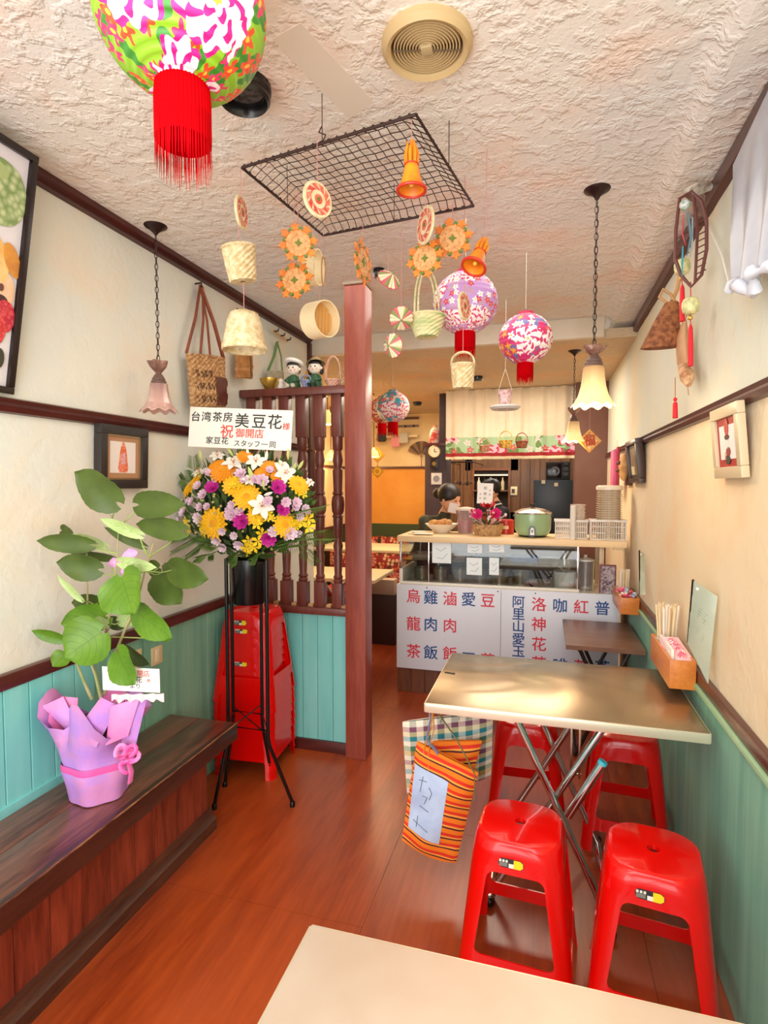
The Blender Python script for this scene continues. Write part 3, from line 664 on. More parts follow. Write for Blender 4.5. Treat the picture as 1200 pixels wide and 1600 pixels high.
G().tube([s0, s1], .0145, 14).build('stay_tube', CHROME, tb); d = (s0-s1).normalized(); G().tube([s0, s0+d*.012], .0152, 14).build('tube_cap', TEALC, tb)
dd = (a0-a1).normalized(); G().tube([a0-dd*.01, a0+dd*.012], .014, 14).build('tube_cap', TEALC, tb)
pc = pt(899, 1178, y=2.06); g = G()
for sx in (-.014, .014): g.box(pc.x+sx-.004, pc.x+sx+.004, pc.y-.012, pc.y+.012, pc.z-.085, pc.z+.115, .003)
g.tube([(pc.x-.02, pc.y, pc.z-.07), (pc.x+.02, pc.y, pc.z-.07)], .007, 10); g.build('hinge_bracket', mat('#b3a88c', .25, 1), tb)
nt = thing('near_steel_table', 'pale steel table whose corner fills the bottom foreground', 'table', (.06, .55, 0))
table_top(nt, -.377, .500, .25, .868, .737, mat('#cdbdac', .42, .35, h2='#c4ae9a', scale=3), EDGE)
for a in ((-.2, .34), (.32, -.08)):
    for yy in (.32, .80): G().tube([(a[0], yy, .705), (a[1], yy, .015)], .0125, 10).build('leg', CHROME, nt)
# small brown folding table at the counter
bt2 = thing('small_brown_folding_table', 'small brown wooden folding table with dark crossed legs before the menu board', 'table', (.24, 3.2, 0))
zz = .63; q = [pt(875, 967, z=zz), pt(985, 973, z=zz), pt(1001, 1009, z=zz), pt(889, 1008, z=zz)]
q[1].x = min(q[1].x, XR-.025); q[2].x = min(q[2].x, XR-.025)
x0, x1, y0, y1 = (q[0].x+q[3].x)/2, XR-.03, q[3].y, q[0].y
g = G(); g.plate([(x0, y0), (x1, y0), (x1, y1), (x0, y1)], .024, zz-.024)
g.build('tabletop', wood('small_table_wood', '#6b4a38', '#8a6450', 'x', .35, 6), bt2)
DL = mat('#2a1a16', .35)
for yy in (y0+.05, y1-.05):
    for a, b in ((x0+.07, x1-.06), (x1-.07, x0+.06)):
        G().tube([(a, yy, zz-.025), (b, yy+(.02 if a < b else 0), .012)], .011, 8).build('leg', DL, bt2)
for xx in (x0+.07, x1-.07): G().tube([(xx, y0+.05, zz-.035), (xx, y1-.05, zz-.035)], .010, 8).build('top_bar', DL, bt2)
for xx in (x0+.06, x1-.06): G().tube([(xx, y0+.05, .012), (xx, y1-.05, .012)], .011, 8).build('foot_bar', DL, bt2)
# ================================================================== CLOTH BAGS
def bag(name, label, corners, m, depth, loc, n=14):
    "corners: top-left, top-right, bottom-right, bottom-left in world; bulged cloth pouch"
    t = thing(name, label, 'bag', loc, 'cloth bags hanging from the steel table')
    A, B, D, E = corners; nn = -(B-A).cross(E-A).normalized()
    def surf(sgn):
        def f(s, q):
            p = A.lerp(B, s).lerp(E.lerp(D, s), q)
            sag = .02*sin(pi*s)*max(0, q-.5)*2
            bul = depth*(sin(pi*min(1, max(0, s)))**.55)*(.25+.75*sin(pi*min(q, .98)**.8)**.6 if q < .99 else 0)
            wr = .004*sin(s*9+q*5)+.003*sin(q*17+s*4)
            return p+nn*sgn*(bul+wr*(1 if 0 < s < 1 and 0 < q < 1 else 0))+Vector((0, 0, -sag))
        return f
    G().grid(surf(1), n, n, .002).build('front_cloth', m, t, smooth=60)
    G().grid(lambda s, q: surf(-1)(1-s, q), n, n, .002).build('back_cloth', m, t, smooth=60)
    return t, nn, surf
n = N('orange_stripe_cloth'); v = n.coord('UV'); sy = n.n('ShaderNodeSeparateXYZ', {0: v}).outputs[1]
ph = n.math('FRACT', n.math('MULTIPLY', n.math('ADD', sy, n.math('MULTIPLY', n.noise(v, 9, 1), .012)), 24.0))
c = n.mix(n.math('GREATER_THAN', ph, .42), srgb('#f07c14'), srgb('#dc3018')); c = n.mix(n.math('GREATER_THAN', ph, .70), c, srgb('#f9a23c')); c = n.mix(n.math('GREATER_THAN', ph, .86), c, srgb('#4a1a24'))
n.col(c); n.set(Roughness=.85); n.bump(n.noise(v, 220, 2), .2, .002); STR = n.m
n = N('gingham_cloth'); v = n.coord('UV'); sp = n.n('ShaderNodeSeparateXYZ', {0: v})
def cyc(s, k, cols):
    ph = n.math('FRACT', n.math('MULTIPLY', s, k)); c = srgb(cols[0])
    for i, h in enumerate(cols[1:]): c = n.mix(n.math('GREATER_THAN', ph, (i+1)/len(cols)), c, srgb(h))
    return c
cy = cyc(sp.outputs[1], 7.5, ('#e4d8c0', '#94405c', '#d8c890', '#22909a', '#e8dcc4', '#4f7c48', '#c09638')); cx = cyc(sp.outputs[0], 18, ('#f0e6d4', '#1f4a5c'))
n.col(n.mix(.42, cy, cx)); n.set(Roughness=.85); GING = n.m
yb = 1.97
cs = [pt(652, 1158, y=yb), pt(747, 1207, y=yb+.03), pt(712, 1348, y=yb+.02), pt(628, 1312, y=yb-.01)]
t, nn, sf = bag('striped_cloth_bag', 'orange and red striped cloth bag hanging from the steel table corner', cs, STR, .03, cs[2]+Vector((-.05, 0, -.01)))
G().grid(lambda s, q: sf(1)(.02+.56*s+.05*q, .20+.62*q)+nn*.0035, 10, 10, .001).build('pale_sheet', mat('#b9cbe8', .6, h2='#a8bbdc', scale=12), t, smooth=60)
PEN = mat('#5b6670', .6)
for pts in (((.12, .32), (.25, .30)), ((.18, .27), (.17, .42)), ((.30, .34), (.36, .38), (.34, .45)), ((.22, .45), (.30, .44), (.27, .52)), ((.2, .56), (.36, .57)), ((.13, .72), (.4, .74)), ((.2, .66), (.2, .76))):
    G().tube([sf(1)(s, q)+nn*.006 for s, q in pts], .0012, 5).build('pen_stroke', PEN, t)
hk = Vector((-.375, 1.965, .70))
for a, c_, lb in ((.12, '#e8a040', None), (.2, '#e8a040', None), (.95, '#8d8f58', None)):
    p = sf(1)(a, .02); G().tube([p+Vector((0, 0, -.10)), p, p.lerp(hk, .5)+Vector((.012, 0, 0)), hk], .006, 8, flat=.35).build('strap', mat(c_, .8), t)
G().tube([hk+Vector((.005, .01, .01)), hk+Vector((-.02, -.01, -.12)), cs[0].lerp(cs[1], .35)+Vector((0, -.01, 0))], .012, 8, flat=.3).build('ribbon', mat('#8a8fb8', .6), t)
G().tube([hk+Vector((0, 0, .012)), hk+Vector((0, -.012, 0)), hk+Vector((0, 0, -.014)), hk+Vector((0, .012, -.004))], .0025, 6).build('hook', CHROME, t)
cs2 = [pt(676, 1158, y=yb+.10), pt(753, 1157, y=yb+.13), pt(735, 1225, y=yb+.12), pt(672, 1220, y=yb+.09)]
bag('small_striped_bag', 'small dark orange striped bag hanging behind the larger striped bag', cs2, STR, .02, cs2[2]+Vector((0, 0, -.01)))
cs3 = [pt(629, 1128, y=yb+.17), pt(770, 1112, y=yb+.24), pt(767, 1212, y=yb+.24), pt(636, 1240, y=yb+.17)]
t, nn, sf = bag('gingham_cloth_bag', 'multicolour gingham cloth bag hanging behind the orange striped bags', cs3, GING, .035, cs3[3]+Vector((.1, 0, -.01)))
for a, b in ((.3, .42), (.62, .72)):
    p = sf(1)(a, .05); q = sf(1)(b, .05); G().tube([p, p+Vector((.0, 0, .06)), q+Vector((0, 0, .06)), q], .005, 8, flat=.4).build('handle', GING, t)
# ================================================================== COUNTER
CY = 3.87; cb = thing('serving_counter', 'wooden serving counter base under the white menu board', 'counter', (-.26, 4.1, 0))
CW = wood('counter_wood', '#5c3320', '#7c4a2e', 'z', .45, 6)
x = -1.0
while x < .47: G().box(x+.001, min(x+.098, .48), CY+.012, CY+.03, 0, .76, .002).build('front_plank', CW, cb, smooth=0); x += .1
G().box(-1.0, -.98, CY+.03, 4.42, 0, .76).box(.46, .48, CY+.03, 4.42, 0, .76).build('side_panel', CW, cb)
G().box(-1.0, XR-.005, CY+.005, 4.44, .755, .783, .004).build('worktop', mat('#cfc6b6', .3, .3), cb)
def board(name, label, x0, x1):
    t = thing(name, label, 'sign', ((x0+x1)/2, CY, .178)); G().box(x0, x1, CY-.006, CY+.008, .178, .782, .002).build('panel', mat('#dde2ee', .4), t)
    for xx in (x0+.3*(x1-x0), x1-.02): G().lathe([(0, .003), (.004, .002), (.005, 0)], 8, M=frame((xx, CY-.006, .765), (1, 0, 0), (0, 0, 1))).build('screw', mat('#3c3c44', .4, .6), t)
    return t
xs = pt(783, 925, y=CY).x
b1 = board('menu_board', 'left white menu board with five columns of red and blue characters', -1.002, xs-.001); b2 = board('menu_board', 'right white menu board with characters partly hidden by the brown table', xs+.001, .478)
TR_, TB_ = mat('#d8344a', .5), mat('#1f4a8c', .5)
def col_text(t, u, rows, m, size=24):
    for ch, v in rows:
        p = pt(u, v, y=CY-.007); text(ch, sz(size, p)*.97, m, t, frame((p.x, CY-.0065, p.z), (1, 0, 0), (0, 0, 1)), bold=.012)
col_text(b1, 646, (('烏', 933), ('龍', 976), ('茶', 1019)), TR_); col_text(b1, 673, (('雞', 935), ('肉', 977), ('飯', 1021)), TB_); col_text(b1, 703, (('滷', 937), ('肉', 979), ('飯', 1023)), TR_)
col_text(b1, 732, (('愛', 938), ('玉', 1031)), TB_); col_text(b1, 762, (('豆', 940), ('花', 1033)), TR_)
col_text(b2, 810, (('阿', 942), ('里', 961), ('山', 980), ('愛', 1000), ('玉', 1019)), TB_, 21); col_text(b2, 842, (('洛', 946), ('神', 977), ('花', 1008), ('茶', 1038)), TR_)
col_text(b2, 875, (('咖', 948), ('啡', 1041)), TB_); col_text(b2, 908, (('紅', 950), ('茶', 1043)), TR_); col_text(b2, 941, (('普', 952), ('茶', 1044)), TB_)
# display case
GL = mat('#f4faf8', .02, trans=1.0)
dc = thing('glass_display_case', 'glass-fronted display case on the counter under the wooden shelf', 'case', (-.45, 4.1, .783))
cx1 = pt(905, 900, y=CY+.03).x
FRM = mat('#ece6da', .35)
G().box(-.99, cx1, CY+.015, CY+.075, .783, .80, .003).build('front_sill', FRM, dc)
G().box(-.99, -.965, CY+.02, 4.38, .783, .89, .003).build('left_sill', FRM, dc); G().box(-.99, cx1, 4.36, 4.385, .783, 1.08, .003).build('back_frame', mat('#4a403c', .5), dc)
G().box(-.985, cx1, CY+.03, CY+.035, .80, 1.083).build('front_pane', GL, dc, smooth=0)
G().box(-.985, -.98, CY+.035, 4.36, .89, 1.083).build('side_pane', GL, dc, smooth=0)
G().box(-.975, cx1, CY+.05, 4.35, .945, .951).build('glass_shelf', GL, dc, smooth=0)
for xx, y_ in ((-.985, CY+.022), (-.78, CY+.022), (cx1-.01, CY+.022)): G().box(xx-.004, xx+.006, y_, y_+.01, .80, 1.083, .001).build('corner_strip', CHROME, dc)
for i, (u, v, w, h) in enumerate(((690, 863, 30, 34), (742, 857, 23, 14), (776, 856, 23, 14), (741, 885, 24, 27), (772, 885, 15, 27))):  # pale sheets built in for window reflections and notes on the glass
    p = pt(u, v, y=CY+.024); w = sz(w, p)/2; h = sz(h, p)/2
    t = thing('pale_sheet', ('largest pale sheet at the left of the display case glass', 'small pale sheet at the top of the case glass, left of two', 'small pale sheet at the top of the case glass, right of two', 'square pale sheet on the case glass, lower left of pair', 'narrow pale sheet on the case glass, lower right of pair')[i], 'note', (p.x, p.y, p.z-h), 'pale note and reflection sheets on the display case glass')
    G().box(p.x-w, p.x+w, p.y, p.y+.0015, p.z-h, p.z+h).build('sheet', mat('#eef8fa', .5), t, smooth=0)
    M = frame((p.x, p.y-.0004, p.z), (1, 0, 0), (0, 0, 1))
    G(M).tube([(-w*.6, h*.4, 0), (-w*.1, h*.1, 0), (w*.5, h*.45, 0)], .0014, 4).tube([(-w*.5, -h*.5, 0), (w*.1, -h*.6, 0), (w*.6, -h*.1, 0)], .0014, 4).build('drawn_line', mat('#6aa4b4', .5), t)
# goods in the case
for i, (x, w, c, z, lb) in enumerate(((-.86, .15, '#c9bfae', .951, 'left'), (-.62, .17, '#b09a84', .951, 'second from left'), (-.38, .17, '#6c7f8c', .951, 'third from left'), (-.13, .2, '#3f7ec0', .951, 'rightmost, blue'))):
    t = thing('food_tray', 'shallow metal food tray on the glass shelf, '+lb, 'tray', (x, 4.12, z), 'trays in the display case')
    g = G(); g.loft([[(x+sx*a, 4.12+sy*b, zz) for sx, sy in ((-1, -1), (1, -1), (1, 1), (-1, 1))] for a, b, zz in ((w/2-.01, .09, z+.001), (w/2, .10, z+.03), (w/2-.004, .096, z+.03), (w/2-.014, .086, z+.005))]); g.build('pan', mat(c, .3, .6 if i < 3 else 0), t)
for i in range(6):
    x = -.88+i*.145; t = thing('steel_container', 'steel food container at the bottom of the display case, '+('leftmost', 'second from left', 'third from left', 'third from right', 'second from right', 'rightmost')[i], 'container', (x, 4.15, .785), 'containers in the case bottom')
    g = G(TR((x, 4.15, .785))); g.lathe([(0, 0), (.055, 0), (.06, .08), (.064, .082), (.056, .08), (.052, .01), (0, .01)], 18); g.build('pot', mat('#a39888', .3, .8), t)
    G(TR((x, 4.15, .785))).lathe([(0, .055), (.056, .052)], 18).build('contents', mat(('#7a2f20', '#d8cdb0', '#33211a', '#a83a28', '#c9a45c', '#45201c')[i], .5), t)
g = G(); a = pt(820, 905, y=3.98); b = pt(832, 917, y=3.93); g.tube([a, b], .006, 8); g.ball(b, .016, 10, 6, (1, 1, .5)); g.build('serving_spoon', BLACK, label='black spoon resting inside the display case at its right', cat='spoon')
# pots right of the case
def pot(name, lab, cat, u, v0, v1, w, y, m, lidm=None, rim=0):
    p = pt(u, v0, y=y); zt_ = pt(u, v1, y=y).z; r = sz(w, p)/2; zb_ = p.z; t = thing(name, lab, cat, (p.x, y, zb_))
    G(TR((p.x, y, zb_))).lathe([(0, 0), (r*.88, 0), (r*.94, .01), (r, zt_-zb_), (r*1.05+rim, zt_-zb_), (r*.95, zt_-zb_-.003), (r*.86, .012), (0, .012)], 24).build('vessel', m, t)
    if lidm: G(TR((p.x, y, zt_))).lathe([(r*1.04, 0), (r*1.02, .012), (r*.3, .022), (.01, .024), (.012, .04), (0, .042)], 24).build('lid', lidm, t)
    return t
t = pot('soup_pot', 'white enamel pot with a ladle at the right of the counter', 'pot', 882, 920, 892, 34, 4.02, mat('#d8d4cc', .3)); q = pt(868, 880, y=4.0); G().tube([pt(888, 900, y=4.0), q, q+Vector((-.02, 0, -.01))], .004, 6).build('ladle', CHROME, t)
pot('glass_jar', 'clear glass jar beside the white pot on the counter', 'jar', 914, 925, 876, 26, 4.0, mat('#e8ecec', .05, trans=.9), mat('#c9c4bc', .3))
pot('orange_lid_tub', 'small orange lidded tub in front of the white pot', 'tub', 889, 929, 920, 20, 3.93, mat('#e8602a', .4))
pot('tall_steel_canister', 'tall steel canister standing behind the white pot', 'canister', 882, 898, 862, 15, 4.16, mat('#9a948c', .2, .9))
a = pt(936, 929, y=3.90); b = pt(963, 883, y=3.90)
t = thing('dotted_menu_stand', 'pink-framed dotted menu stand on the counter beside the glass jar', 'stand', ((a.x+b.x)/2, 3.9, a.z))
G().box(a.x, b.x, 3.895, 3.91, a.z, b.z, .002).build('frame', mat('#7a3040', .5), t); G().box(a.x+.008, b.x-.008, 3.892, 3.896, a.z+.01, b.z-.01).build('sheet', mat('#b9aab0', .5, h2='#5a4048', scale=70), t)
# shelf
sh = thing('counter_shelf', 'pale wooden shelf board raised above the display case', 'shelf', (-.24, 4.05, 1.08))
SHW = wood('pale_shelf_wood', '#e0c090', '#eed3a6', 'x', .45, 5)
G().box(-1.0, .515, CY, 4.32, 1.085, 1.128, .003).build('board', SHW, sh); SZ = 1.129
G().box(.36, .39, CY+.1, CY+.13, .783, 1.085, .002).box(.36, .39, 4.26, 4.29, .783, 1.085, .002).build('support_post', SHW, sh)
G().box(-.985, -.96, CY+.03, CY+.03, .783, 1.085)
G().box(.44, .50, CY+.03, CY+.06, 1.065, 1.085, .002).build('bracket', SHW, sh)
# bowl of bread
p = pt(690, 832, z=SZ); t = thing('bread_bowl', 'white bowl on the shelf holding fried bread', 'bowl', (p.x, p.y, SZ)); r = sz(26, p)
G(TR((p.x, p.y, SZ))).lathe([(0, 0), (r*.45, 0), (r*.5, .01), (r*.9, .055), (r, .068), (r*.94, .066), (r*.5, .02), (0, .018)], 28).build('dish', mat('#efe6d8', .3), t)
for i, (dx, dy, c) in enumerate(((-.055, 0, '#d9a45c'), (.0, -.02, '#c98a50'), (.05, .01, '#dcae6a'), (0, .04, '#d09a58'))):
    g = G(TR((p.x+dx, p.y+dy, SZ+.07), (.3, .2*i, i), 1)); g.ball((0, 0, 0), .036, 12, 8, (1.3, .8, .75)); g.build('bread_roll', mat(c, .7, h2='#b87840', scale=20), label='golden fried bread roll '+('at the left of the white bowl', 'at the front centre of the white bowl', 'at the right of the white bowl', 'at the back of the white bowl')[i], cat='bread', group='bread in the white bowl')
for i, (u, v, w, h) in enumerate(((656, 834, 32, 3), (662, 835, 30, 3), (655, 833, 22, 3))):
    p = pt(u, v, z=SZ+.002); g = G(TR((p.x, p.y, SZ+.001+.0055*i), (0, 0, .3*i-.2))); g.box(-sz(w, p)/2, sz(w, p)/2, -.05, .05, 0, .005, .001); g.build('folded_paper', mat('#e9dcc8', .6), label='folded paper on the left end of the shelf, '+('bottom', 'middle', 'top')[i]+' of the pile', cat='paper', group='papers on the shelf end')
# flower basket with card
p = pt(762, 836, z=SZ); t = thing('flower_basket', 'wicker basket of pink and red flowers with a card on the shelf', 'basket', (p.x, p.y, SZ)); r = sz(24, p)
WK = mat('#c9a274', .7, h2='#9a7448', scale=60)
g = G(TR((p.x, p.y, SZ)))
g.lathe([(0, 0), (r*.8, 0), (r*.95, .035), (r, .08), (r*.94, .08), (r*.8, .02), (0, .02)], 30, rip=lambda a, i: 1+.02*sin(15*a+i*pi)); g.build('basket_body', WK, t)
def rosette(g, c, r, nrm, layers=3, k=7, cup=.5):
    n_ = Vector(nrm).normalized(); q = n_.to_track_quat('Z', 'Y').to_matrix().to_4x4(); M = Matrix.Translation(Vector(c)) @ q
    for L in range(layers):
        rr = r*(1-L*.28); tilt = cup+L*.35
        for j in range(k-L):
            a = 2*pi*j/(k-L)+L*.5; m = M @ Matrix.Rotation(a, 4, 'Z') @ Matrix.Rotation(-tilt, 4, 'Y')
            vs = [m @ Vector(w) for w in ((0, 0, 0), (rr*.55, -rr*.34, .0), (rr, -rr*.2, rr*.1), (rr*1.05, 0, rr*.06), (rr, rr*.2, rr*.1), (rr*.55, rr*.34, .0), (rr*.6, 0, -rr*.06))]
            g.add(vs, [(0, 1, 6), (1, 2, 3, 6), (6, 3, 4, 5), (0, 6, 5)])
    return g
PINK = mat('#e0287c', .6); REDF = mat('#c41a24', .6); FOL = mat('#2f5a28', .6); LPK = mat('#f2b9c4', .6); WFL = mat('#f4ece4', .6)
for u, v, m, rr in ((746, 804, PINK, .042), (775, 803, PINK, .042)):
    q = pt(u, v, y=p.y-.06); rosette(G(), q, rr, (0, -1, .4), 4, 9, .35).build('carnation', m, t, smooth=0)
q = pt(762, 792, y=p.y); rosette(G(), q, .06, (0, -.6, 1), 4, 9, .4).build('red_flower', REDF, t, smooth=0)
for i in range(34):
    a = R.uniform(0, 2*pi); rr = R.uniform(.3, 1)*r*1.15; q = Vector((p.x+rr*cos(a), p.y+rr*.7*sin(a)-.02, SZ+.10+R.uniform(0, .075)))
    g = G(); g.tube([(p.x, p.y, SZ+.06), q], .0015, 4); rosette(g, q, .012, (cos(a)*.4, -1, .6), 2, 5); g.build('small_blossom', (LPK, WFL, LPK, REDF)[i % 4], t, smooth=0)
g = G()
for i in range(26):
    a = R.uniform(0, 2*pi); q = Vector((p.x+r*1.2*cos(a), p.y+r*.8*sin(a), SZ+.09+R.uniform(0, .05))); b = Vector((p.x+r*.4*cos(a), p.y+r*.4*sin(a), SZ+.07)); s_ = (q-b).cross(Vector((0, 0, 1)))*.16; g.add([b, b.lerp(q, .5)+s_, q, b.lerp(q, .5)-s_], [(0, 1, 2, 3)])
g.build('foliage', FOL, t, smooth=0)
q = pt(758, 771, y=p.y+.0); w, h = sz(12, q), sz(16, q); G(frame(q, (1, 0, -.05), (.05, 0, 1))).box(-w, w, -h, h, 0, .002).build('card', mat('#f6f2ea', .5), t)
G().tube([q-Vector((0, -.004, h)), (p.x, p.y+.004, SZ+.06)], .002, 5).build('card_stick', FOL, t)
for ch, dx, dy, s_ in (('祝', 0, .5, .026), ('開', .0, -.05, .022), ('店', 0, -.5, .022), ('花', .6, .3, .014), ('様', .6, -.1, .014), ('豆', -.6, -.1, .014), ('同', -.6, -.5, .014)):
    text(ch, s_, mat('#55504c', .6), t, frame(q, (1, 0, -.05), (.05, 0, 1)) @ Matrix.Translation((dx*w, dy*h, .0025)), ext=.0002)
# rice cooker
p = pt(832, 838, z=SZ); r = sz(27.5, p); t = thing('rice_cooker', 'pale green electric rice cooker with silver lid on the shelf', 'cooker', (p.x, p.y, SZ)); GRN = mat('#98b88a', .3, coat=.4)
hh = .165
G(TR((p.x, p.y, SZ))).lathe([(0, .012), (r*.8, .012), (r*.86, .016), (r, .05), (r*1.02, hh-.02), (r*1.0, hh), (0, hh)], 36).build('body', GRN, t)
G(TR((p.x, p.y, SZ))).lathe([(0, 0), (r*.78, 0), (r*.78, .014)], 30).build('foot', BLACK, t)
l = G(TR((p.x, p.y, SZ+hh))).lathe([(r*1.04, -.004), (r*1.05, .004), (r*.95, .012), (r*.6, .03), (r*.2, .037), (0, .038)], 36).build('lid', mat('#cfcac0', .2, .9), t)
G(TR((p.x, p.y, SZ+hh+.037))).lathe([(.008, 0), (.008, .012), (.02, .014), (.018, .026), (0, .028)], 16).build('lid_knob', BLACK, l)
M = frame((p.x, p.y-r*.97, SZ+.045), (1, 0, 0), (0, .12, 1)); G(M).plate([(-.024, -.03), (.024, -.03), (.021, .02), (.01, .034), (-.01, .034), (-.021, .02)], .01).build('switch_plate', BLACK, t)
G(M).plate([(-.014, -.026), (.014, -.026), (.011, .016), (.004, .024), (-.004, .024), (-.011, .016)], .004, .01).build('switch_surround', mat('#e8e4dc', .3), t); G(M).box(-.004, .004, -.01, .008, .013, .022, .001).build('switch_lever', BLACK, t)
for s_ in (-1, 1): G().box(p.x+s_*r*1.0-.012, p.x+s_*r*1.0+.012, p.y-.03, p.y+.03, SZ+hh-.03, SZ+hh-.012, .004).build('side_handle', BLACK, t)
# plastic baskets, cups, lids
def crate(lab, u0, u1, v0, v1, y, m):
    a = pt(u0, v1, y=y); b = pt(u1, v1, y=y); zt_ = pt(u0, v0, y=y).z; x0, x1 = a.x, b.x; zb_ = SZ; hz = zt_-zb_; d = .13
    t = thing('plastic_basket', lab, 'basket', ((x0+x1)/2, y+d/2, zb_), 'white plastic baskets on the shelf')
    def wall(A, B, n, nm):
        g = G(); A = Vector(A); B = Vector(B); k = Vector((0, 0, 1))
        for i in range(n+1): q = A.lerp(B, i/n); g.tube([q+k*.006, q+k*(hz-.008)], .0028, 4)
        for f in (0.04, .35, .65, .95): g.tube([A+k*hz*f, B+k*hz*f], .0032, 4)
        g.build(nm, m, t, smooth=0)
    wall((x0+.006, y, zb_), (x1-.006, y, zb_), 15, 'front_lattice'); wall((x0+.006, y+d, zb_), (x1-.006, y+d, zb_), 15, 'back_lattice')
    wall((x0+.004, y, zb_), (x0+.004, y+d, zb_), 8, 'side_lattice'); wall((x1-.004, y, zb_), (x1-.004, y+d, zb_), 8, 'side_lattice')
    G().box(x0, x1, y, y+d, zb_, zb_+.004).build('floor_plate', m, t)
    g = G(); g.box(x0-.004, x1+.004, y-.005, y+.003, zt_-.014, zt_, .001).box(x0-.004, x1+.004, y+d-.003, y+d+.005, zt_-.014, zt_, .001).box(x0-.005, x0+.003, y, y+d, zt_-.014, zt_).box(x1-.003, x1+.005, y, y+d, zt_-.014, zt_); g.build('rim', m, t)
    return x0, x1, zb_, zt_
WP = mat('#eee6dc', .35); ax0, ax1, _, az = crate('white plastic basket beside the green rice cooker', 867, 918, 812, 842, 3.93, WP); bx0, bx1, _, bz = crate('white plastic basket holding tall lids at the shelf right end', 922, 979, 812, 845, 3.90, WP)
CLR = mat('#e6d8c8', .25, trans=.35)
def cups(name, lab, cat, x, y, z0, z1, r, m, n):
    t = thing(name, lab, cat, (x, y, z0)); k = (z1-z0)/n
    g = G(TR((x, y, z0)))
    for i in range(n): z = i*k; g.lathe([(r*.86, z), (r*.97, z+k*.75), (r*1.05, z+k*.8), (r*1.05, z+k*.98), (r*.9, z+k)], 24, cap=(i == 0, i == n-1))
    g.build('nested_cups', m, t)
cups('cup_stack', 'short stack of clear cups standing in the left white basket', 'cups', pt(903, 800, y=4.0).x, 4.0, SZ+.006, pt(903, 788, y=4.0).z, .048, CLR, 9)
cups('narrow_cup_stack', 'narrow white stack of paper cups leaning at front of left basket', 'cups', pt(895, 800, y=3.905).x+.002, 3.902, SZ, pt(895, 790, y=3.905).z, .019, mat('#f6f0e6', .4), 26)
lx = pt(952, 780, y=3.97).x
cups('lid_container_stack', 'tall stack of translucent square food containers in the right basket', 'containers', lx, 3.97, SZ+.006, pt(952, 765, y=3.97).z, .078, mat('#d9c2a0', .3, trans=.15, h2='#eee0c8', scale=9, stretch=(9, 9, .1)), 22)
G(TR((lx, 3.97, pt(952, 765, y=3.97).z))).lathe([(.084, 0), (.084, .02), (.07, .028), (0, .03)], 24).build('container_lid', mat('#f2e6d0', .3), label='cream lid on top of the tall food container stack', cat='lid')
# pitcher of pink drink and red tin behind
q = pt(728, 836, z=SZ+.0); q = Vector((pt(728, 800, y=4.2).x, 4.2, SZ)); t = thing('drink_pitcher', 'clear pitcher of pink drink behind the flower basket', 'pitcher', q)
G(TR(q)).lathe([(0, 0), (.06, 0), (.066, .12), (.075, .17), (.071, .17), (.062, .12), (.056, .006), (0, .006)], 24).build('glass', mat('#f0dcdc', .05, trans=.8), t); G(TR(q)).lathe([(0, .008), (.055, .008), (.06, .10), (0, .10)], 24).build('drink', mat('#d8607c', .2), t)
G(TR(q)).lathe([(.074, .17), (.07, .185), (.02, .195), (0, .196)], 24).build('lid', mat('#d8ccc0', .3), t)
q = Vector((pt(791, 830, y=4.22).x, 4.22, SZ)); t = thing('red_tin', 'red round tin behind the rice cooker on the shelf', 'tin', q); G(TR(q)).lathe([(0, 0), (.055, 0), (.055, .10), (.05, .105), (0, .106)], 24).build('body', mat('#b8281e', .3), t)
G(frame((q.x, q.y-.0555, q.z+.05), (1, 0, 0), (0, 0, 1))).box(-.02, .02, -.012, .012, 0, .002).build('tin_label', mat('#e8c890', .5), t)
# ================================================================== WALL BOXES ON THE RIGHT
WBX = wood('orange_box_wood', '#c06a22', '#dd8a3a', 'y', .4, 6)
def wall_box(lab, x0, x1, y0, y1, z0, z1, c=None):
    t = thing('wooden_wall_box', lab, 'box', ((x0+x1)/2, (y0+y1)/2, z0), 'wooden boxes on the right wall ledge'); k = .008
    G().box(x0, x1, y0, y0+k, z0, z1, .001).build('end_board', WBX, t); G().box(x0, x1, y1-k, y1, z0, z1, .001).build('end_board', WBX, t)
    G().box(x0, x0+k, y0+k, y1-k, z0, z1, .001).build('front_board', WBX, t); G().box(x1-k, x1, y0+k, y1-k, z0, z1, .001).build('back_board', WBX, t); G().box(x0+k, x1-k, y0+k, y1-k, z0, z0+k).build('bottom_board', WBX, t)
    return t
wall_box('near orange-brown wooden box on the ledge holding chopsticks and tissues', .442, XR-.024, 2.19, 2.56, .765, .868)
wall_box('far orange-brown wooden box on the ledge beside the menu board', .428, XR-.024, 3.42, 3.80, .755, .850)
CH = mat('#ecd6ae', .6); PAP = mat('#f4ebe0', .6)
def sticks(name, lab, cat, cx, cy, z0, z1, nx, spread, hold):
    t = thing(name, lab, cat, (cx, cy, z0)); 
    if hold: G(TR((cx, cy, z0))).lathe([(0, 0), (.036, 0), (.04, .10), (.037, .10), (.034, .004), (0, .004)], 20).build('holder', mat('#efe2d2', .4, trans=.3), t)
    n_ = 0
    for i in range(nx):
        a = 2*pi*i/nx*2.4; rr = .026*sqrt((i+.5)/nx); dx, dy = rr*cos(a), rr*sin(a)
        b = Vector((cx+dx, cy+dy, z0+.006)); top = Vector((cx+dx*spread, cy+dy*spread, z1-R.uniform(0, .012)))
        d = (top-b).normalized(); G().tube([b, top], .0045, 4).build('chopstick', CH if i % 3 else PAP, t, smooth=0)
    return t
q = pt(1043, 1000, x=.49); sticks('chopstick_holder', 'bundle of paper-wrapped chopsticks standing in the near wooden box', 'chopsticks', .487, 2.49, .775, 1.01, 30, 1.9, True)
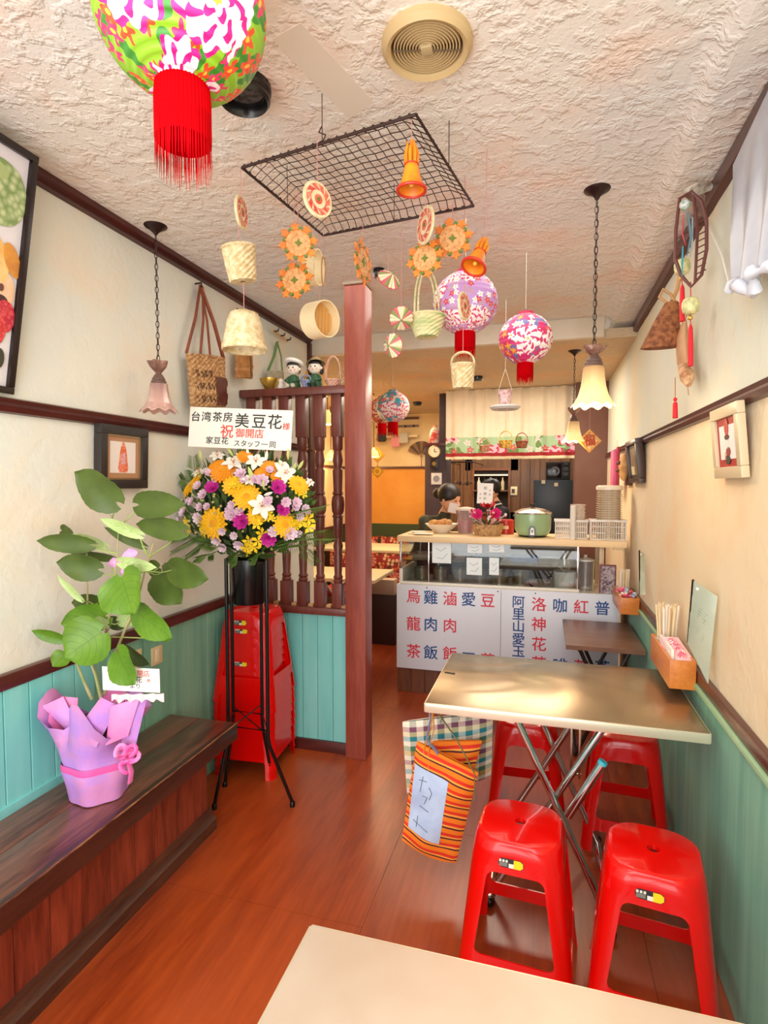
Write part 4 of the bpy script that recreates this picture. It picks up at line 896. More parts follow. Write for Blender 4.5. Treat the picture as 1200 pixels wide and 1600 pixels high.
sticks('straw_holder', 'bundle of pale sticks standing in the far wooden box', 'chopsticks', .475, 3.70, .765, .975, 22, 1.4, True)
tf = floral('tissue_print', '#f2b0bc', ('#f7d8dc', '#d8447c', '#fbe6ea'), ('#d2386e', '#ffffff'), '#e68aa4', 16, .6, .5)
t = thing('tissue_packet', 'pink floral cloth tissue packet lying in the near wooden box', 'tissues', (.49, 2.32, .80))
G(TR((.487, 2.32, .815), (radians(14), 0, .12))).grid(lambda s, q: ((s-.5)*.066, (q-.5)*.19, .085*(sin(pi*s)**.25)*(.75+.25*sin(pi*q))), 12, 12, .003).build('cloth_cover', tf, t, smooth=60)
G(TR((.487, 2.32, .815), (radians(14), 0, .12))).box(-.032, .032, -.088, .088, -.0, .07, .006).build('tissue_block', mat('#f3c9d0', .8), t)
G().box(.455, .464, 2.23, 2.45, .78, .895, .001).build('napkin_stack', PAP, label='white paper napkins at the left edge of the near wooden box', cat='napkins')
# candies in far box
for i in range(26):
    m = (mat('#e86a8a', .4), mat('#f3ece0', .4), mat('#6aa84a', .4), mat('#d8446a', .4), mat('#b9c4d8', .4))[i % 5]
    c0 = Vector((.445+R.random()*.065, 3.45+R.random()*.17, .80+R.random()*.075)); g = G(TR(c0, (R.random()*3, R.random()*3, R.random()*3))); g.ball((0, 0, 0), .014, 8, 6, (1.2, .8, .8)); g.lathe([(.003, .011), (.012, .024)], 6).lathe([(.003, -.011), (.012, -.024)], 6)
    g.build('wrapped_candy', m, label=('pink', 'white', 'green', 'deep pink', 'pale blue')[i % 5]+' wrapped candy in the heap in the far wooden box', cat='candy', group=('pink', 'white', 'green', 'deep pink', 'pale blue')[i % 5]+' candies in the far box')
# acrylic menus
def menu(lab, cor, y_n):
    t = thing('menu_sheet', lab, 'menu', cor[3]); A, B, D, E = cor; nn = -(B-A).cross(E-A).normalized()
    G().grid(lambda s, q: A.lerp(B, s).lerp(E.lerp(D, s), q), 4, 4, .003).build('sheet', mat('#a9b3a0', .2, h2='#b8bda8', scale=5), t)
    G().tube([A, E], .004, 6).build('black_spine', BLACK, t)
    for i in range(14):
        f = .3+.045*i; a = A.lerp(E, f); b = B.lerp(D, f); G().tube([a.lerp(b, .18)+nn*.0015, a.lerp(b, .55+.25*R.random())+nn*.0015], .0012, 4).build('text_line', mat('#5c6b60', .6), t)
    g = G(); q = A.lerp(B, .2).lerp(E.lerp(D, .2), .08)+nn*.002; g.ball(q, .006, 8, 6); g.build('rivet', mat('#e8e4da', .4), t)
xx = XR-.045
menu('grey-green laminated menu sheet with black spine leaning behind the near wooden box', (pt(1083, 906, x=xx-.035), pt(1121, 932, x=XR-.01), pt(1107, 1068, x=XR-.03), pt(1075, 1004, x=xx-.025)), 0)
menu('narrow clear menu sheet leaning behind the far wooden box', (pt(999, 860, x=XR-.04), pt(1006, 866, x=XR-.012), pt(1009, 930, x=XR-.03), pt(1000, 930, x=XR-.05)), 0)
# ================================================================== CEILING FITTINGS
VM = mat('#c8ad7e', .5); VD = mat('#5e4a30', .7)
p = pt(667, 65, z=ZC); t = thing('round_ceiling_vent', 'round beige slotted vent in the ceiling above the wire rack', 'vent', (p.x, p.y, ZC-.03)); q = TR((p.x, p.y, ZC))
Rv = .108
G(q).lathe([(0, -.004), (Rv*.78, -.004), (Rv*.8, -.02), (Rv*.9, -.026), (Rv, -.014), (Rv, 0)], 48).build('outer_ring', VM, t)
for i in range(9):
    rr = Rv*(.16+.068*i); G(q).lathe([(rr, -.006), (rr, -.017), (rr+Rv*.030, -.017), (rr+Rv*.030, -.006)], 40).build('slot_ring', VM, t)
G(q).lathe([(0, -.0045), (Rv*.79, -.0045)], 40).build('dark_recess', VD, t)
G(q).box(-.014, .014, -.014, .014, -.024, -.006, .003).build('centre_cap', mat('#b8a27a', .4), t)
G(q).tube([(-Rv*.72, -.02, -.021), (Rv*.72, .02, -.021)], .0018, 5).build('cross_wire', VD, t)
def spot(lab, p, r, zc, h=.045):
    t = thing('recessed_downlight', lab, 'downlight', (p.x, p.y, zc-h), 'black downlights in the ceiling'); q = TR((p.x, p.y, zc))
    G(q).lathe([(r*.72, -.0), (r*.74, -h*.75), (r*.86, -h), (r*.96, -h*.8), (r*.92, -h*.5), (r, -h*.35), (r, 0)], 36).build('trim_ring', mat('#0d0b0c', .25), t)
    G(q).lathe([(0, -.012), (r*.73, -.012)], 28).build('baffle', mat('#5a5450', .5, h2='#2a2624', scale=80), t); return t
spot('large black ribbed downlight behind the big green floral lantern', pt(381, 146, z=ZC-.02), .072, ZC)
for u, v, r_, zc, lab in ((592, 427, .028, ZC, 'small black ceiling spot beside the wooden post top'), (746, 592, .045, ZB, 'small black ceiling spot behind the small wicker basket'), (652, 631, .05, ZB, 'small black ceiling spot right of the blue lantern')):
    p = pt(u, v, z=zc-.02); t = thing('ceiling_spot', lab, 'spotlight', (p.x, p.y, zc-.04), 'small black ceiling spots')
    G(TR((p.x, p.y, zc))).lathe([(0, -.035), (r_*.8, -.04), (r_, -.02), (r_, 0)], 20).build('housing', BLACK, t); G(TR((p.x, p.y, zc))).lathe([(0, -.042), (r_*.6, -.0415)], 16).build('lens', mat('#3a3430', .2), t)
# wire rack tray
rz = 2.42; cor = [pt(378, 262, z=rz), pt(650, 179, z=rz), pt(740, 322, z=rz), pt(505, 368, z=rz)]
rk = thing('wire_rack_tray', 'rusty wire mesh tray hung flat below the ceiling with ornaments', 'rack', sum(cor, Vector())/4); WIRE = mat('#3a2420', .5, .4)
def bil(s, q, lift=0): return cor[0].lerp(cor[1], s).lerp(cor[3].lerp(cor[2], s), q)+Vector((0, 0, lift))
def lf(s, q): e = min(s, 1-s, q, 1-q)/.1; return .032*min(1, e)
for i, (a, b) in enumerate(((0, 1), (1, 2), (2, 3), (3, 0))):
    G().tube([cor[a], cor[b]], .0042, 6).build('rim_wire', WIRE, rk)
    g = G(); n_ = 60; pts = []
    for k in range(n_+1): c0 = cor[a].lerp(cor[b], k/n_); pts.append(c0+Vector((0, .004*cos(k*2.2), .005*sin(k*2.2)+.003)))
    g.tube(pts, .0014, 4).build('wrapping_wire', WIRE, rk)
for i in range(1, 20):
    s_ = i/20; G().tube([bil(s_+.004*sin(q*9+i), q/16, lf(s_, q/16)) for q in range(17)], .0015, 4).build('mesh_wire', WIRE, rk)
for i in range(1, 16):
    q_ = i/16; G().tube([bil(s/20, q_+.004*sin(s*2.1+i), lf(s/20, q_)+.002) for s in range(21)], .0015, 4).build('mesh_wire', WIRE, rk)
for i, (s_, q_) in enumerate(((.0, .5), (.5, 0), (1, .5), (.5, 1))): G().tube([bil(s_, q_), bil(s_, q_)+Vector((0, 0, ZC-rz))], .0012, 4).build('hanging_wire', WIRE, rk)
G().tube([bil(.5, 0), bil(.5, 0)+Vector((.01, 0, .02)), bil(.5, 0)+Vector((-.01, 0, .03)), bil(.5, 0)+Vector((0, 0, .045))], .002, 5).build('twist', WIRE, rk)
RTOP = rz+.0
def hang(u, v, top_uv=None, y=None, z=None):
    y_ = y if y is not None else pt(*top_uv, z=RTOP).y
    return pt(u, v, y=y_)
def string(t, p, top, m=STRING, r=.0011): G().tube([Vector(p), Vector((p[0], p[1], top))], r, 5).build('string', m, t)
# ---- ornaments
ORG = mat('#e58b2c', .6, h2='#d9752c', scale=40); TANO = mat('#e3b078', .7, h2='#cf9458', scale=60); GRO = mat('#6a7a22', .6); CRMD = mat('#ecdcb6', .6, h2='#dcc494', scale=60); REDD = mat('#c8453e', .6, h2='#e08a70', scale=40)
def facing(p, yaw, pitch=0):
    "frame at p facing the camera side, turned by yaw about z"
    r = Vector((cos(yaw), sin(yaw), 0)); u = Vector((sin(yaw)*sin(pitch), -cos(yaw)*sin(pitch), cos(pitch))); return frame(p, r, u)
def rosette_orn(lab, p, r, yaw, top, pitch=0, group='orange rosette ornaments'):
    t = thing('rosette_ornament', lab, 'ornament', (p.x, p.y, p.z-r), group); M = facing(p, yaw, pitch)
    for i in range(8):
        a = pi/4*i+.2; c, s_ = cos(a), sin(a)
        G(M).star(r*.78*c, r*.78*s_, r*.27, r*.13, 5, .006, -.003, a).build('edge_blossom', ORG, t, smooth=0)
        a2 = a+pi/8; G(M).disc(r*.70*cos(a2), r*.70*sin(a2), r*.10, r*.10, .008, -.004, 8).build('green_bead', GRO, t, smooth=0)
        G(M).star(r*.45*cos(a2), r*.45*sin(a2), r*.23, r*.11, 3, .009, -.0045, a2).build('straw_petal', TANO, t, smooth=0)
    G(M).disc(0, 0, r*.62, r*.62, .004, -.002, 24).build('straw_disc', TANO, t)
    G(M).star(0, 0, r*.2, r*.09, 4, .012, -.006, 0).build('green_centre', GRO, t, smooth=0)
    G(M).lathe([(r*.64, -.005), (r*.68, 0), (r*.64, .005), (r*.6, 0), (r*.64, -.005)], 24).build('ring', ORG, t)
    string(t, p+Vector((0, 0, r*.9)), top); return t
def disc_orn(lab, p, r, yaw, top, bottom_string=None):
    t = thing('woven_disc_ornament', lab, 'ornament', (p.x, p.y, p.z-r), 'round red and cream woven discs'); M = facing(p, yaw)
    G(M).lathe([(0, -.004), (r*.96, -.004), (r, 0), (r*.96, .004), (0, .004)], 32).build('cream_disc', CRMD, t)
    for a_, b_ in ((.5, .82), (.12, .26)):
        G(M).lathe([(r*a_, -.0055), (r*b_, -.0055), (r*b_, .0055), (r*a_, .0055), (r*a_, -.0055)], 32).build('red_band', REDD, t)
    for i in range(10):
        a = 2*pi*i/10; G(M).plate([(r*.5*cos(a), r*.5*sin(a)), (r*.8*cos(a+.35), r*.8*sin(a+.35)), (r*.8*cos(a+.5), r*.8*sin(a+.5)), (r*.55*cos(a+.12), r*.55*sin(a+.12))], .0125, -.00625).build('spiral_strip', CRMD, t, smooth=0)
    G(M).disc(0, 0, r*.1, r*.1, .013, -.0065, 12).build('centre', GRO, t); string(t, p+Vector((0, 0, r)), top); return t
def bell_orn(lab, p, r, h, top, tilt=(0, 0, 0)):
    t = thing('orange_bell_ornament', lab, 'ornament', (p.x, p.y, p.z), 'orange bell ornaments'); M = TR(p, tilt)
    BM = mat('#f0951c', .4, h2='#e27a18', scale=30)
    G(M).lathe([(r*.95, 0), (r*.8, h*.12), (r*.62, h*.3), (r*.52, h*.45), (r*.42, h*.52), (.004, h*.53), (.004, h*.50), (r*.4, h*.48), (r*.56, h*.3), (r*.74, h*.12), (r*.9, 0)], 28).build('bell_body', BM, t)
    g = G(M); g.tube([(r*cos(2*pi*i/28), r*sin(2*pi*i/28), 0) for i in range(28)], r*.12, 8, closed=True); g.build('red_rim', mat('#c9321c', .4), t)
    g = G(M); g.tube([(r*.5*cos(2*pi*i/20), r*.5*sin(2*pi*i/20), h*.5) for i in range(20)], r*.05, 6, closed=True); g.build('red_band', mat('#c9321c', .4), t)
    for i in range(8):
        a = 2*pi*i/8; G(M).tube([(r*.42*cos(a), r*.42*sin(a), h*.5), (r*.46*cos(a), r*.46*sin(a), h*.7), (r*.3*cos(a), r*.3*sin(a), h*(.86+.08*(i % 2)))], [r*.12, r*.13, r*.07], 6).build('crown_loop', BM, t)
    G(M).tube([(0, 0, h*.5), (0, 0, h)], r*.12, 8).build('crown_stem', BM, t); G(M).ball((0, 0, h*.12), r*.2, 10, 8).build('clapper', mat('#f2c24a', .4), t)
    string(t, M @ Vector((0, 0, h)), top); return t
WICK = mat('#e2c394', .7, h2='#c9a06c', scale=90); WICKW = mat('#e0cda6', .7, h2='#c4a878', scale=60)
def weave(g, prof, n=28, strands=26, M=None, amp=.05):
    "basket wall whose rows go over and under the stakes"
    P = []
    for i in range(len(prof)-1):
        (r0, z0), (r1, z1) = prof[i], prof[i+1]; k = max(1, int(math.dist(prof[i], prof[i+1])/.0075))
        for j in range(k): P.append((r0+(r1-r0)*j/k, z0+(z1-z0)*j/k))
    P.append(prof[-1]); g.lathe(P, n*2, M=M, rip=lambda a, i: 1+amp*cos(n*a+(pi if i % 2 else 0)))
    return g
def basket(name, lab, p, rt, rb, h, m, top, handle=0, tilt=(0, 0, 0), group='wicker baskets hung below the rack', hr=.003, strn=True, cat='basket'):
    t = thing(name, lab, cat, (p.x, p.y, p.z), group); M = TR(p, tilt)
    g = weave(G(M), [(rb*.2, 0), (rb, 0), ((rb+rt)/2*1.03, h*.5), (rt, h)], 14); g.build('woven_body', m, t, smooth=0)
    g = G(M); g.tube([(rt*cos(2*pi*i/24), rt*sin(2*pi*i/24), h) for i in range(24)], .0042, 6, closed=True); g.build('rim', m, t)
    if handle:
        for dy in (-.008, .008): G(M).tube([(rt*cos(pi*i/14), dy, h+handle*sin(pi*i/14)**.8) for i in range(15)], hr, 6).build('handle', m, t)
    if strn: string(t, M @ Vector((0, 0, h+handle)), top)
    return t
# chain on the left corner: disc, basket, inverted basket
y1 = pt(378, 262, z=RTOP).y
p = hang(377, 332, y=y1); disc_orn('narrow side-on red disc hanging left of the rack above a basket', p, sz(25, p), radians(99), RTOP)
p = hang(380, 440, y=y1); basket('wicker_basket', 'square cream wicker basket hanging under the rack left corner', p, sz(25, p), sz(20, p), sz(50, p), WICKW, hang(378, 357, y=y1).z, tilt=(radians(8), radians(-4), 0))
p = hang(382, 548, y=y1); r = sz(34, p); h = sz(60, p)
t = thing('wicker_bell_basket', 'pale upturned wicker basket like a lampshade near the left wall', 'basket', p, 'wicker baskets hung below the rack')
g = G(TR(p)); g.lathe([(r, 0), (r*.9, h*.3), (r*.75, h*.75), (r*.62, h*.95), (r*.4, h), (0, h)], 44, rip=lambda a, i: 1+.03*cos(22*a)); g.build('slatted_body', WICKW, t, smooth=70)
G(TR(p)).lathe([(r*.96, 0), (r*1.03, .003), (r*1.02, .014), (r*.97, .014)], 30).build('rim', WICKW, t); string(t, p+Vector((0, 0, h)), hang(380, 440, y=y1).z)
p = hang(496, 312, (496, 213)); disc_orn('large face-on red and cream disc hanging under the rack centre left', p, sz(28, p), radians(60), RTOP)
p = hang(466, 380, (450, 300)); rosette_orn('orange rosette hanging left of the bamboo rings, upper of a pair', p, sz(31, p), radians(25), RTOP, .1)
p = hang(450, 430, (447, 305)); p.y += .05; rosette_orn('orange rosette hanging left of the bamboo rings, lower of a pair', p, sz(31, p), radians(5), RTOP, -.1)
def ring_orn(lab, p, r, w, yaw, top, floor=True, m=None):
    t = thing('bamboo_ring', lab, 'ornament', (p.x, p.y, p.z-r), 'bamboo steamer rings'); M = facing(p, yaw, .05); m = m or mat('#f0dcb0', .5)
    G(M).lathe([(r, -w/2), (r, w/2), (r*.93, w/2), (r*.93, -w/2), (r, -w/2)], 36).build('hoop', m, t)
    if floor:
        for i in range(7):
            k = -r*.9+(i+.5)*r*1.8/7; L = sqrt(max(0, (r*.92)**2-k*k)); G(M).box(k-r*.11, k+r*.11, -L, L, -.002, .001).build('slat', mat('#d9a45c', .6), t)
    string(t, p+Vector((0, 0, r)), top); return t
ya = pt(505, 366, z=RTOP).y
p = hang(491, 418, y=ya-.06); ring_orn('thin bamboo hoop seen nearly edge-on beside the orange rosettes', p, sz(27, p), sz(16, p), radians(94), RTOP, False)
p = hang(506, 424, y=ya+.0); ring_orn('very thin brown hoop hanging edge-on right of the bamboo hoop', p, sz(22, p), .004, radians(103), RTOP, False, mat('#b98a5c', .6))
p = hang(500, 500, y=ya+.01); ring_orn('small round bamboo steamer with slatted base hanging above the balustrade', p, sz(28, p), sz(32, p), radians(66), RTOP)
yc = pt(567, 345, z=RTOP).y
p = hang(567, 410, y=yc); rosette_orn('orange rosette seen edge-on hanging in the middle above the post', p, sz(34, p), radians(84), RTOP)
def fan_hat(lab, p, r, yaw, pitch, top):
    t = thing('striped_fan_hat', lab, 'ornament', (p.x, p.y, p.z-r*.8), 'small striped cone hats'); M = facing(p, yaw, pitch)
    for i in range(16):
        a0, a1 = 2*pi*i/16, 2*pi*(i+1)/16; am = (a0+a1)/2; g = G(M)
        A, B, D = Vector((r*cos(a0), r*sin(a0), 0)), Vector((r*1.02*cos(am), r*1.02*sin(am), .006)), Vector((r*cos(a1), r*sin(a1), 0)); T_ = Vector((0, 0, r*.75))
        g.add([A, B, D, T_, A*.98, D*.98, T_-Vector((0, 0, .004))], [(0, 1, 3), (1, 2, 3), (4, 6, 5)]); g.build('pleat', mat(('#e8dcb8', '#d8707c', '#8a9a5a', '#e8dcb8')[i % 4], .6), t, smooth=0)
    G(M).ball((0, 0, r*.75), r*.1, 10, 6).build('button', mat('#7c8a4a', .6), t); G(M).lathe([(r*.98, -.002), (r*1.03, 0), (r*.98, .003)], 24).build('hem', mat('#cf4a5c', .6), t)
    string(t, p+Vector((0, 0, r*.7)), top); return t
yh = pt(616, 355, z=RTOP).y
p = hang(607, 438, y=yh); fan_hat('small pink striped cone hat tilted beside the black ceiling spot', p, sz(19, p), radians(50), radians(-30), RTOP)
p = hang(627, 497, y=yh+.02); fan_hat('striped cone hat right of the post, upper of two', p, sz(18, p), radians(15), radians(30), RTOP)
p = hang(615, 540, y=yh+.05); fan_hat('striped cone hat right of the post, lower of two', p, sz(18, p), radians(-25), radians(10), hang(627, 500, y=yh).z)
p = hang(643, 297, (650, 185)); bell_orn('larger orange bell hanging under the far right of the wire rack', p, sz(22, p), sz(76, p), RTOP)
p = hang(665, 352, (665, 300)); disc_orn('red disc turned partly sideways above two orange rosettes', p, sz(29, p), radians(-52), RTOP)
ye = pt(705, 308, z=RTOP).y
p = hang(707, 373, y=ye+.03); rosette_orn('face-on orange rosette right of the red disc near the hanging bell', p, sz(33, p), radians(8), RTOP)
p = hang(664, 404, y=ye); rosette_orn('face-on orange rosette just above the tall-handled basket', p, sz(31, p), radians(-6), RTOP)
p = hang(740, 417, y=ye-.05); bell_orn('smaller orange bell tilted above the purple lantern', p, sz(19, p), sz(58, p), ZC, (radians(-22), radians(18), 0))
p = hang(667, 527, y=2.1); basket('green_white_basket', 'pale basket with green bands and tall handle left of the purple lantern', p, sz(28, p), sz(17, p), sz(32, p), mat('#e8dcae', .6, h2='#b5c48a', scale=10, stretch=(1, 1, 12)), pt(667, 425, y=2.1).z, sz(70, p), hr=.0035, tilt=(0, 0, 1.15))
p = hang(725, 478, y=1.98); disc_orn('tiny side-on woven hoop in front of the purple lantern', p, sz(22, p), radians(75), ZC)
p = hang(723, 607, y=1.98); basket('small_handled_basket', 'small pale wicker basket with a handle below the purple lantern tassel', p, sz(18, p), sz(15, p), sz(36, p), WICKW, pt(725, 500, y=1.98).z, sz(20, p))
q = pt(540, 590, y=2.75)
# ---- lanterns
TAS = mat('#b40008', .95, spec=.05)
def lantern(lab, p, r, m, ztop, tr, tl, n_rib=18, group='round floral lanterns', strands=44, capc='#c8305c', sq=.94, tm=None):
    t = thing('floral_lantern', lab, 'lantern', (p.x, p.y, p.z-r*sq-tl), group); pr = []
    K = n_rib*4
    for i in range(K+1):
        a = radians(16)+(pi-radians(32))*i/K; bump = 1+.012*cos(2*pi*i/4); pr.append((r*sin(a)*bump, -r*sq*cos(a)*bump))
    G(TR(p)).lathe(pr, 48).build('shade', m, t, smooth=70)
    e = r*sin(radians(16)); zt_ = r*sq*cos(radians(16))
    G(TR(p)).lathe([(e*1.0, zt_-.004), (e*1.02, zt_+.012), (e*.9, zt_+.012), (e*.9, zt_-.004)], 30).build('top_collar', mat(capc, .5), t)
    G(TR(p)).lathe([(e*1.02, -zt_+.004), (e*1.02, -zt_-.008), (e*.9, -zt_-.008), (e*.9, -zt_+.004)], 30).build('bottom_collar', TAS, t)
    G(TR(p)).tube([(-e*.9, 0, zt_+.008), (0, 0, zt_+e*.9), (e*.9, 0, zt_+.008)], .0014, 5).build('wire_bail', mat('#8a8a8a', .4, 1), t)
    tg = G(TR(p)); rnd = random.Random(int(r*1e4))
    tg.lathe([(tr*.97, -zt_+.002), (tr*1.0, -zt_-tl*.12), (tr*1.0, -zt_-tl*.62)], strands, rip=lambda a, i: 1+.02*cos(strands*.5*a))
    for k in range(strands):
        a = 2*pi*k/strands; L = tl*(.9+.12*rnd.random()); da = rnd.uniform(-.03, .03); w = 2*pi/strands*.36
        c = lambda rr, an, z: (rr*cos(an), rr*sin(an), z)
        tg.add([c(tr*1.01, a-w, -zt_-tl*.3), c(tr*1.01, a+w, -zt_-tl*.3), c(tr*(1.01), a+w+da, -zt_-tl*.75), c(tr*(1.03), a+w*.3+da*1.5, -zt_-L), c(tr*(1.03), a-w*.3+da*1.5, -zt_-L), c(tr*(1.01), a-w+da, -zt_-tl*.75), c(tr*.94, a, -zt_-tl*.3)], [(0, 1, 2, 5), (5, 2, 3, 4), (1, 0, 6)])
    tg.build('tassel', tm or TAS, t, smooth=0, kind='stuff'); string(t, p+Vector((0, 0, zt_+e*.8)), ztop, mat('#d8d0c0', .5)); return t
d = ray(283, 18); p = Vector((0, 0, CAMZ))+d*(1.035/FOC)
lantern('big lime green lantern with pink peonies hanging at the top left', p, .152, floral('green_lantern_print', '#8ec22a', ('#fbeef4', '#e0208a', '#f8d6e6'), ('#f0502c', '#e8386e'), '#3c8a2c', 6.0, .4, .72), ZC, .050, .155, 20, strands=90)
p = pt(727, 474, y=2.25); lantern('purple lantern with red and white blossoms behind the small hoop', p, sz(50, p), floral('purple_lantern_print', '#c79ada', ('#fbeef4', '#d8406e', '#f8e6ea'), ('#d83a66', '#ffffff'), '#c8a0b8', 11, .45, .55), ZC, sz(16, p), sz(40, p), 14)
p = pt(821, 530, y=2.65); lantern('hot pink lantern with a white peony left of the lit pendant', p, sz(41, p), floral('pink_lantern_print', '#dc3a78', ('#fdf4f6', '#d23c74', '#ffffff'), ('#ffffff', '#f0a03c'), '#7a78b0', 7.5, .45, .5), ZC, sz(12.5, p), sz(32, p), 12)
p = pt(614, 636, y=4.3); lantern('blue and pink floral lantern hanging in the rear right of the post', p, sz(26, p), floral('blue_lantern_print', '#4aa8c4', ('#fbe4ea', '#d8547c', '#ffffff'), ('#e05a7a', '#ffffff'), '#e8d8c0', 7, .45, .5), ZB, sz(8, p), sz(24, p), 12, capc='#5a9ab0')
p = pt(597, 642, y=5.0); lantern('red floral lantern half hidden behind the blue lantern', p, sz(22, p), floral('red_lantern_print', '#b8443c', ('#f2c4b8', '#b02c34', '#f0d8c8'), ('#e8a08a', '#d84a4a'), '#8a4a30', 7, .45, .6), ZB, sz(7, p), sz(19, p), 12, capc='#8a2a2a')
# boat ornament hanging in front of the curtain
p = pt(789, 640, y=3.3); t = thing('white_dish_ornament', 'pale round dish with a small printed cup hanging before the curtain', 'ornament', (p.x, p.y, p.z)); r = sz(24, p)
G(TR(p)).lathe([(0, 0), (r*.85, 0), (r, .012), (r*.97, .02), (r*.8, .01), (0, .008)], 28).build('dish', mat('#e0dcd8', .5), t); q = p+Vector((0, 0, .012))
G(TR(q)).lathe([(sz(11, p)*.8, 0), (sz(11, p)*.85, sz(14, p)), (sz(12, p), sz(26, p))], 20, (True, False)).build('printed_cup', mat('#e6ccc8', .6, h2='#c08a94', scale=50), t)
for s_ in (-1, 1): G().tube([q+Vector((s_*sz(11, p), 0, sz(24, p))), q+Vector((0, 0, sz(60, p)))], .0014, 5).build('cord', mat('#e8e0d4', .6), t)
string(t, q+Vector((0, 0, sz(60, p))), ZC, mat('#e8e0d4', .6))
for i in range(5): G(TR(p+Vector((r*.6*cos(i*1.25), r*.6*sin(i*1.25), -.0)))).tube([(0, 0, 0), (0, 0, -.05)], .001, 4).build('thread', mat('#e8e0d4', .6), t)
# tiny baskets hung in front of the curtain border
for u, v, n_, c, lb in ((790, 700, 10, '#e0b84a', 'small yellow round basket hanging in front of the curtain border'), (815, 700, 9, '#7a2a2c', 'small dark red pouch hanging before the curtain border'), (757, 706, 8, '#c08a7a', 'small pinkish basket hanging at the curtain lower edge')):
    p = pt(u, v, y=5.4); r = sz(n_, p); basket('curtain_basket', lb, p, r, r*.75, r*1.1, mat(c, .7, h2='#8a5a2a', scale=50), ZB, r*1.5, group='tiny baskets before the curtain', hr=.004)
# ---- pendants
IRON = mat('#2a1714', .35, .3)
def pendant(lab, u, v, zc, v_cup, v_top, v_bot, wpx, lit, y=None):
    p = pt(u, v, z=zc) if y is None else Vector((pt(u, v, y=y).x, y, zc)); y = p.y; t = thing('pendant_lamp', lab, 'lamp', (p.x, p.y, pt(u, v_bot, y=y).z), 'bell shade pendant lamps')
    sc = sz(1, pt(u, v_cup, y=y)); z0 = pt(u, v_bot, y=y).z; z1 = pt(u, v_top, y=y).z; zcup = pt(u, v_cup, y=y).z; r = wpx/2*sc
    G(TR((p.x, p.y, zc))).lathe([(0, -.038), (.006, -.036), (.012, -.026), (.03, -.012), (.044, -.004), (.046, 0)], 32).build('canopy', IRON, t)
    zt_ = zc-.036; n_ = int((zt_-zcup)/.023); L = (zt_-zcup)/n_
    for i in range(n_):
        c = Vector((p.x, p.y, zt_-(i+.5)*L)); a = 0 if i % 2 else pi/2; g = G(TR(c, (0, 0, a+.3))); g.tube([(.0065*cos(w), 0, L*.60*sin(w)) for w in [2*pi*k/12 for k in range(12)]], .0016, 5, closed=True, up=(0, 1, 0)); g.build('chain_link', IRON, t)
    G().tube([(p.x+.003*sin(k), p.y+.003*cos(k*1.3), zt_-(zt_-zcup)*k/12) for k in range(13)], .0013, 5).build('cable', mat('#3a2a20', .5), t)
    hc = z1-zcup; M = TR((p.x, p.y, zcup))
    G(M).lathe([(.004, 0), (.010, -.004), (r*.5, hc*0-.0), (r*.42, hc*.35), (r*.16, hc*.72), (r*.14, hc*.8)], 30, rip=lambda a, i: 1+(.22 if i == 2 else .08)*cos(5*a)*(i in (2, 3))).build('leaf_cup', mat('#9a7668', .35, .2, h2='#6b4438', scale=20), t)
    m2 = mat('#6a5048', .4); G(TR((p.x, p.y, z1))).lathe([(.0, .012), (r*.2, .012), (r*.3, 0), (r*.36, -.008), (r*.34, -.012), (r*.42, -.018), (r*.40, -.022), (r*.46, -.03)], 30).build('shade_holder', m2, t)
    H_ = z1-z0; pr = [(.44, .03/H_), (.47, .2), (.50, .38), (.56, .58), (.68, .78), (.86, .93), (1.0, 1.0), (.97, 1.0), (.84, .91), (.66, .76), (.54, .57), (.48, .38)]
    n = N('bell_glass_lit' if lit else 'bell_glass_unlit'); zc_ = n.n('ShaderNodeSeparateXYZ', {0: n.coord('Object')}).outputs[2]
    f = n.ramp(zc_, H_*1.0, H_*.25)     # frosting tint runs down the glass; bulb glow put into it when lit, local z above the shade's lower rim
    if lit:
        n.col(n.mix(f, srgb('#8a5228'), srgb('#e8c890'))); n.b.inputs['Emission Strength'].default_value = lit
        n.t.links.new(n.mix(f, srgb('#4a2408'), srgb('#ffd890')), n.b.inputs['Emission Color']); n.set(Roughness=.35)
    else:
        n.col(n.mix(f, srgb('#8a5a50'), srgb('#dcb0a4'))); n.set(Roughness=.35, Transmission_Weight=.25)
    pr = [(r*a, z0+H_*(1-b)) for a, b in pr]
    g = G(TR((p.x, p.y, 0))); base = TR((0, 0, 0))
    g.lathe(pr, 60, rip=lambda a, i: 1+(.045*cos(10*a) if 5 <= i <= 8 else .012*cos(10*a)))
    g.v = [Vector((w.x, w.y, w.z-(.006*cos(10*atan2(w.y-p.y, w.x-p.x)) if w.z < z0+.12*H_ else 0))) for w in g.v]
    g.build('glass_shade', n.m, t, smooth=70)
    G().ball((p.x, p.y, z0+H_*.4), .022, 14, 10).build('bulb', mat('#fff2d0', .3, emit=(12 if lit else 0)), t)
    if lit: point('pendant_bulb_light', (p.x, p.y, z0-.015), 5.0*min(1, lit), (1.0, .80, .55), .03)
    return t
pendant('unlit pendant lamp with a pinkish bell shade by the left wall', 243, 353, ZC, 565, 590, 643, 56, 0)
pendant('lit pendant lamp with glowing bell shade nearest the right wall', 933, 296, ZC, 541, 560, 634, 66, .75)
pendant('lit smaller pendant lamp farther back near the brown column', 898, 548, ZB, 637, 652, 690, 36, .75)
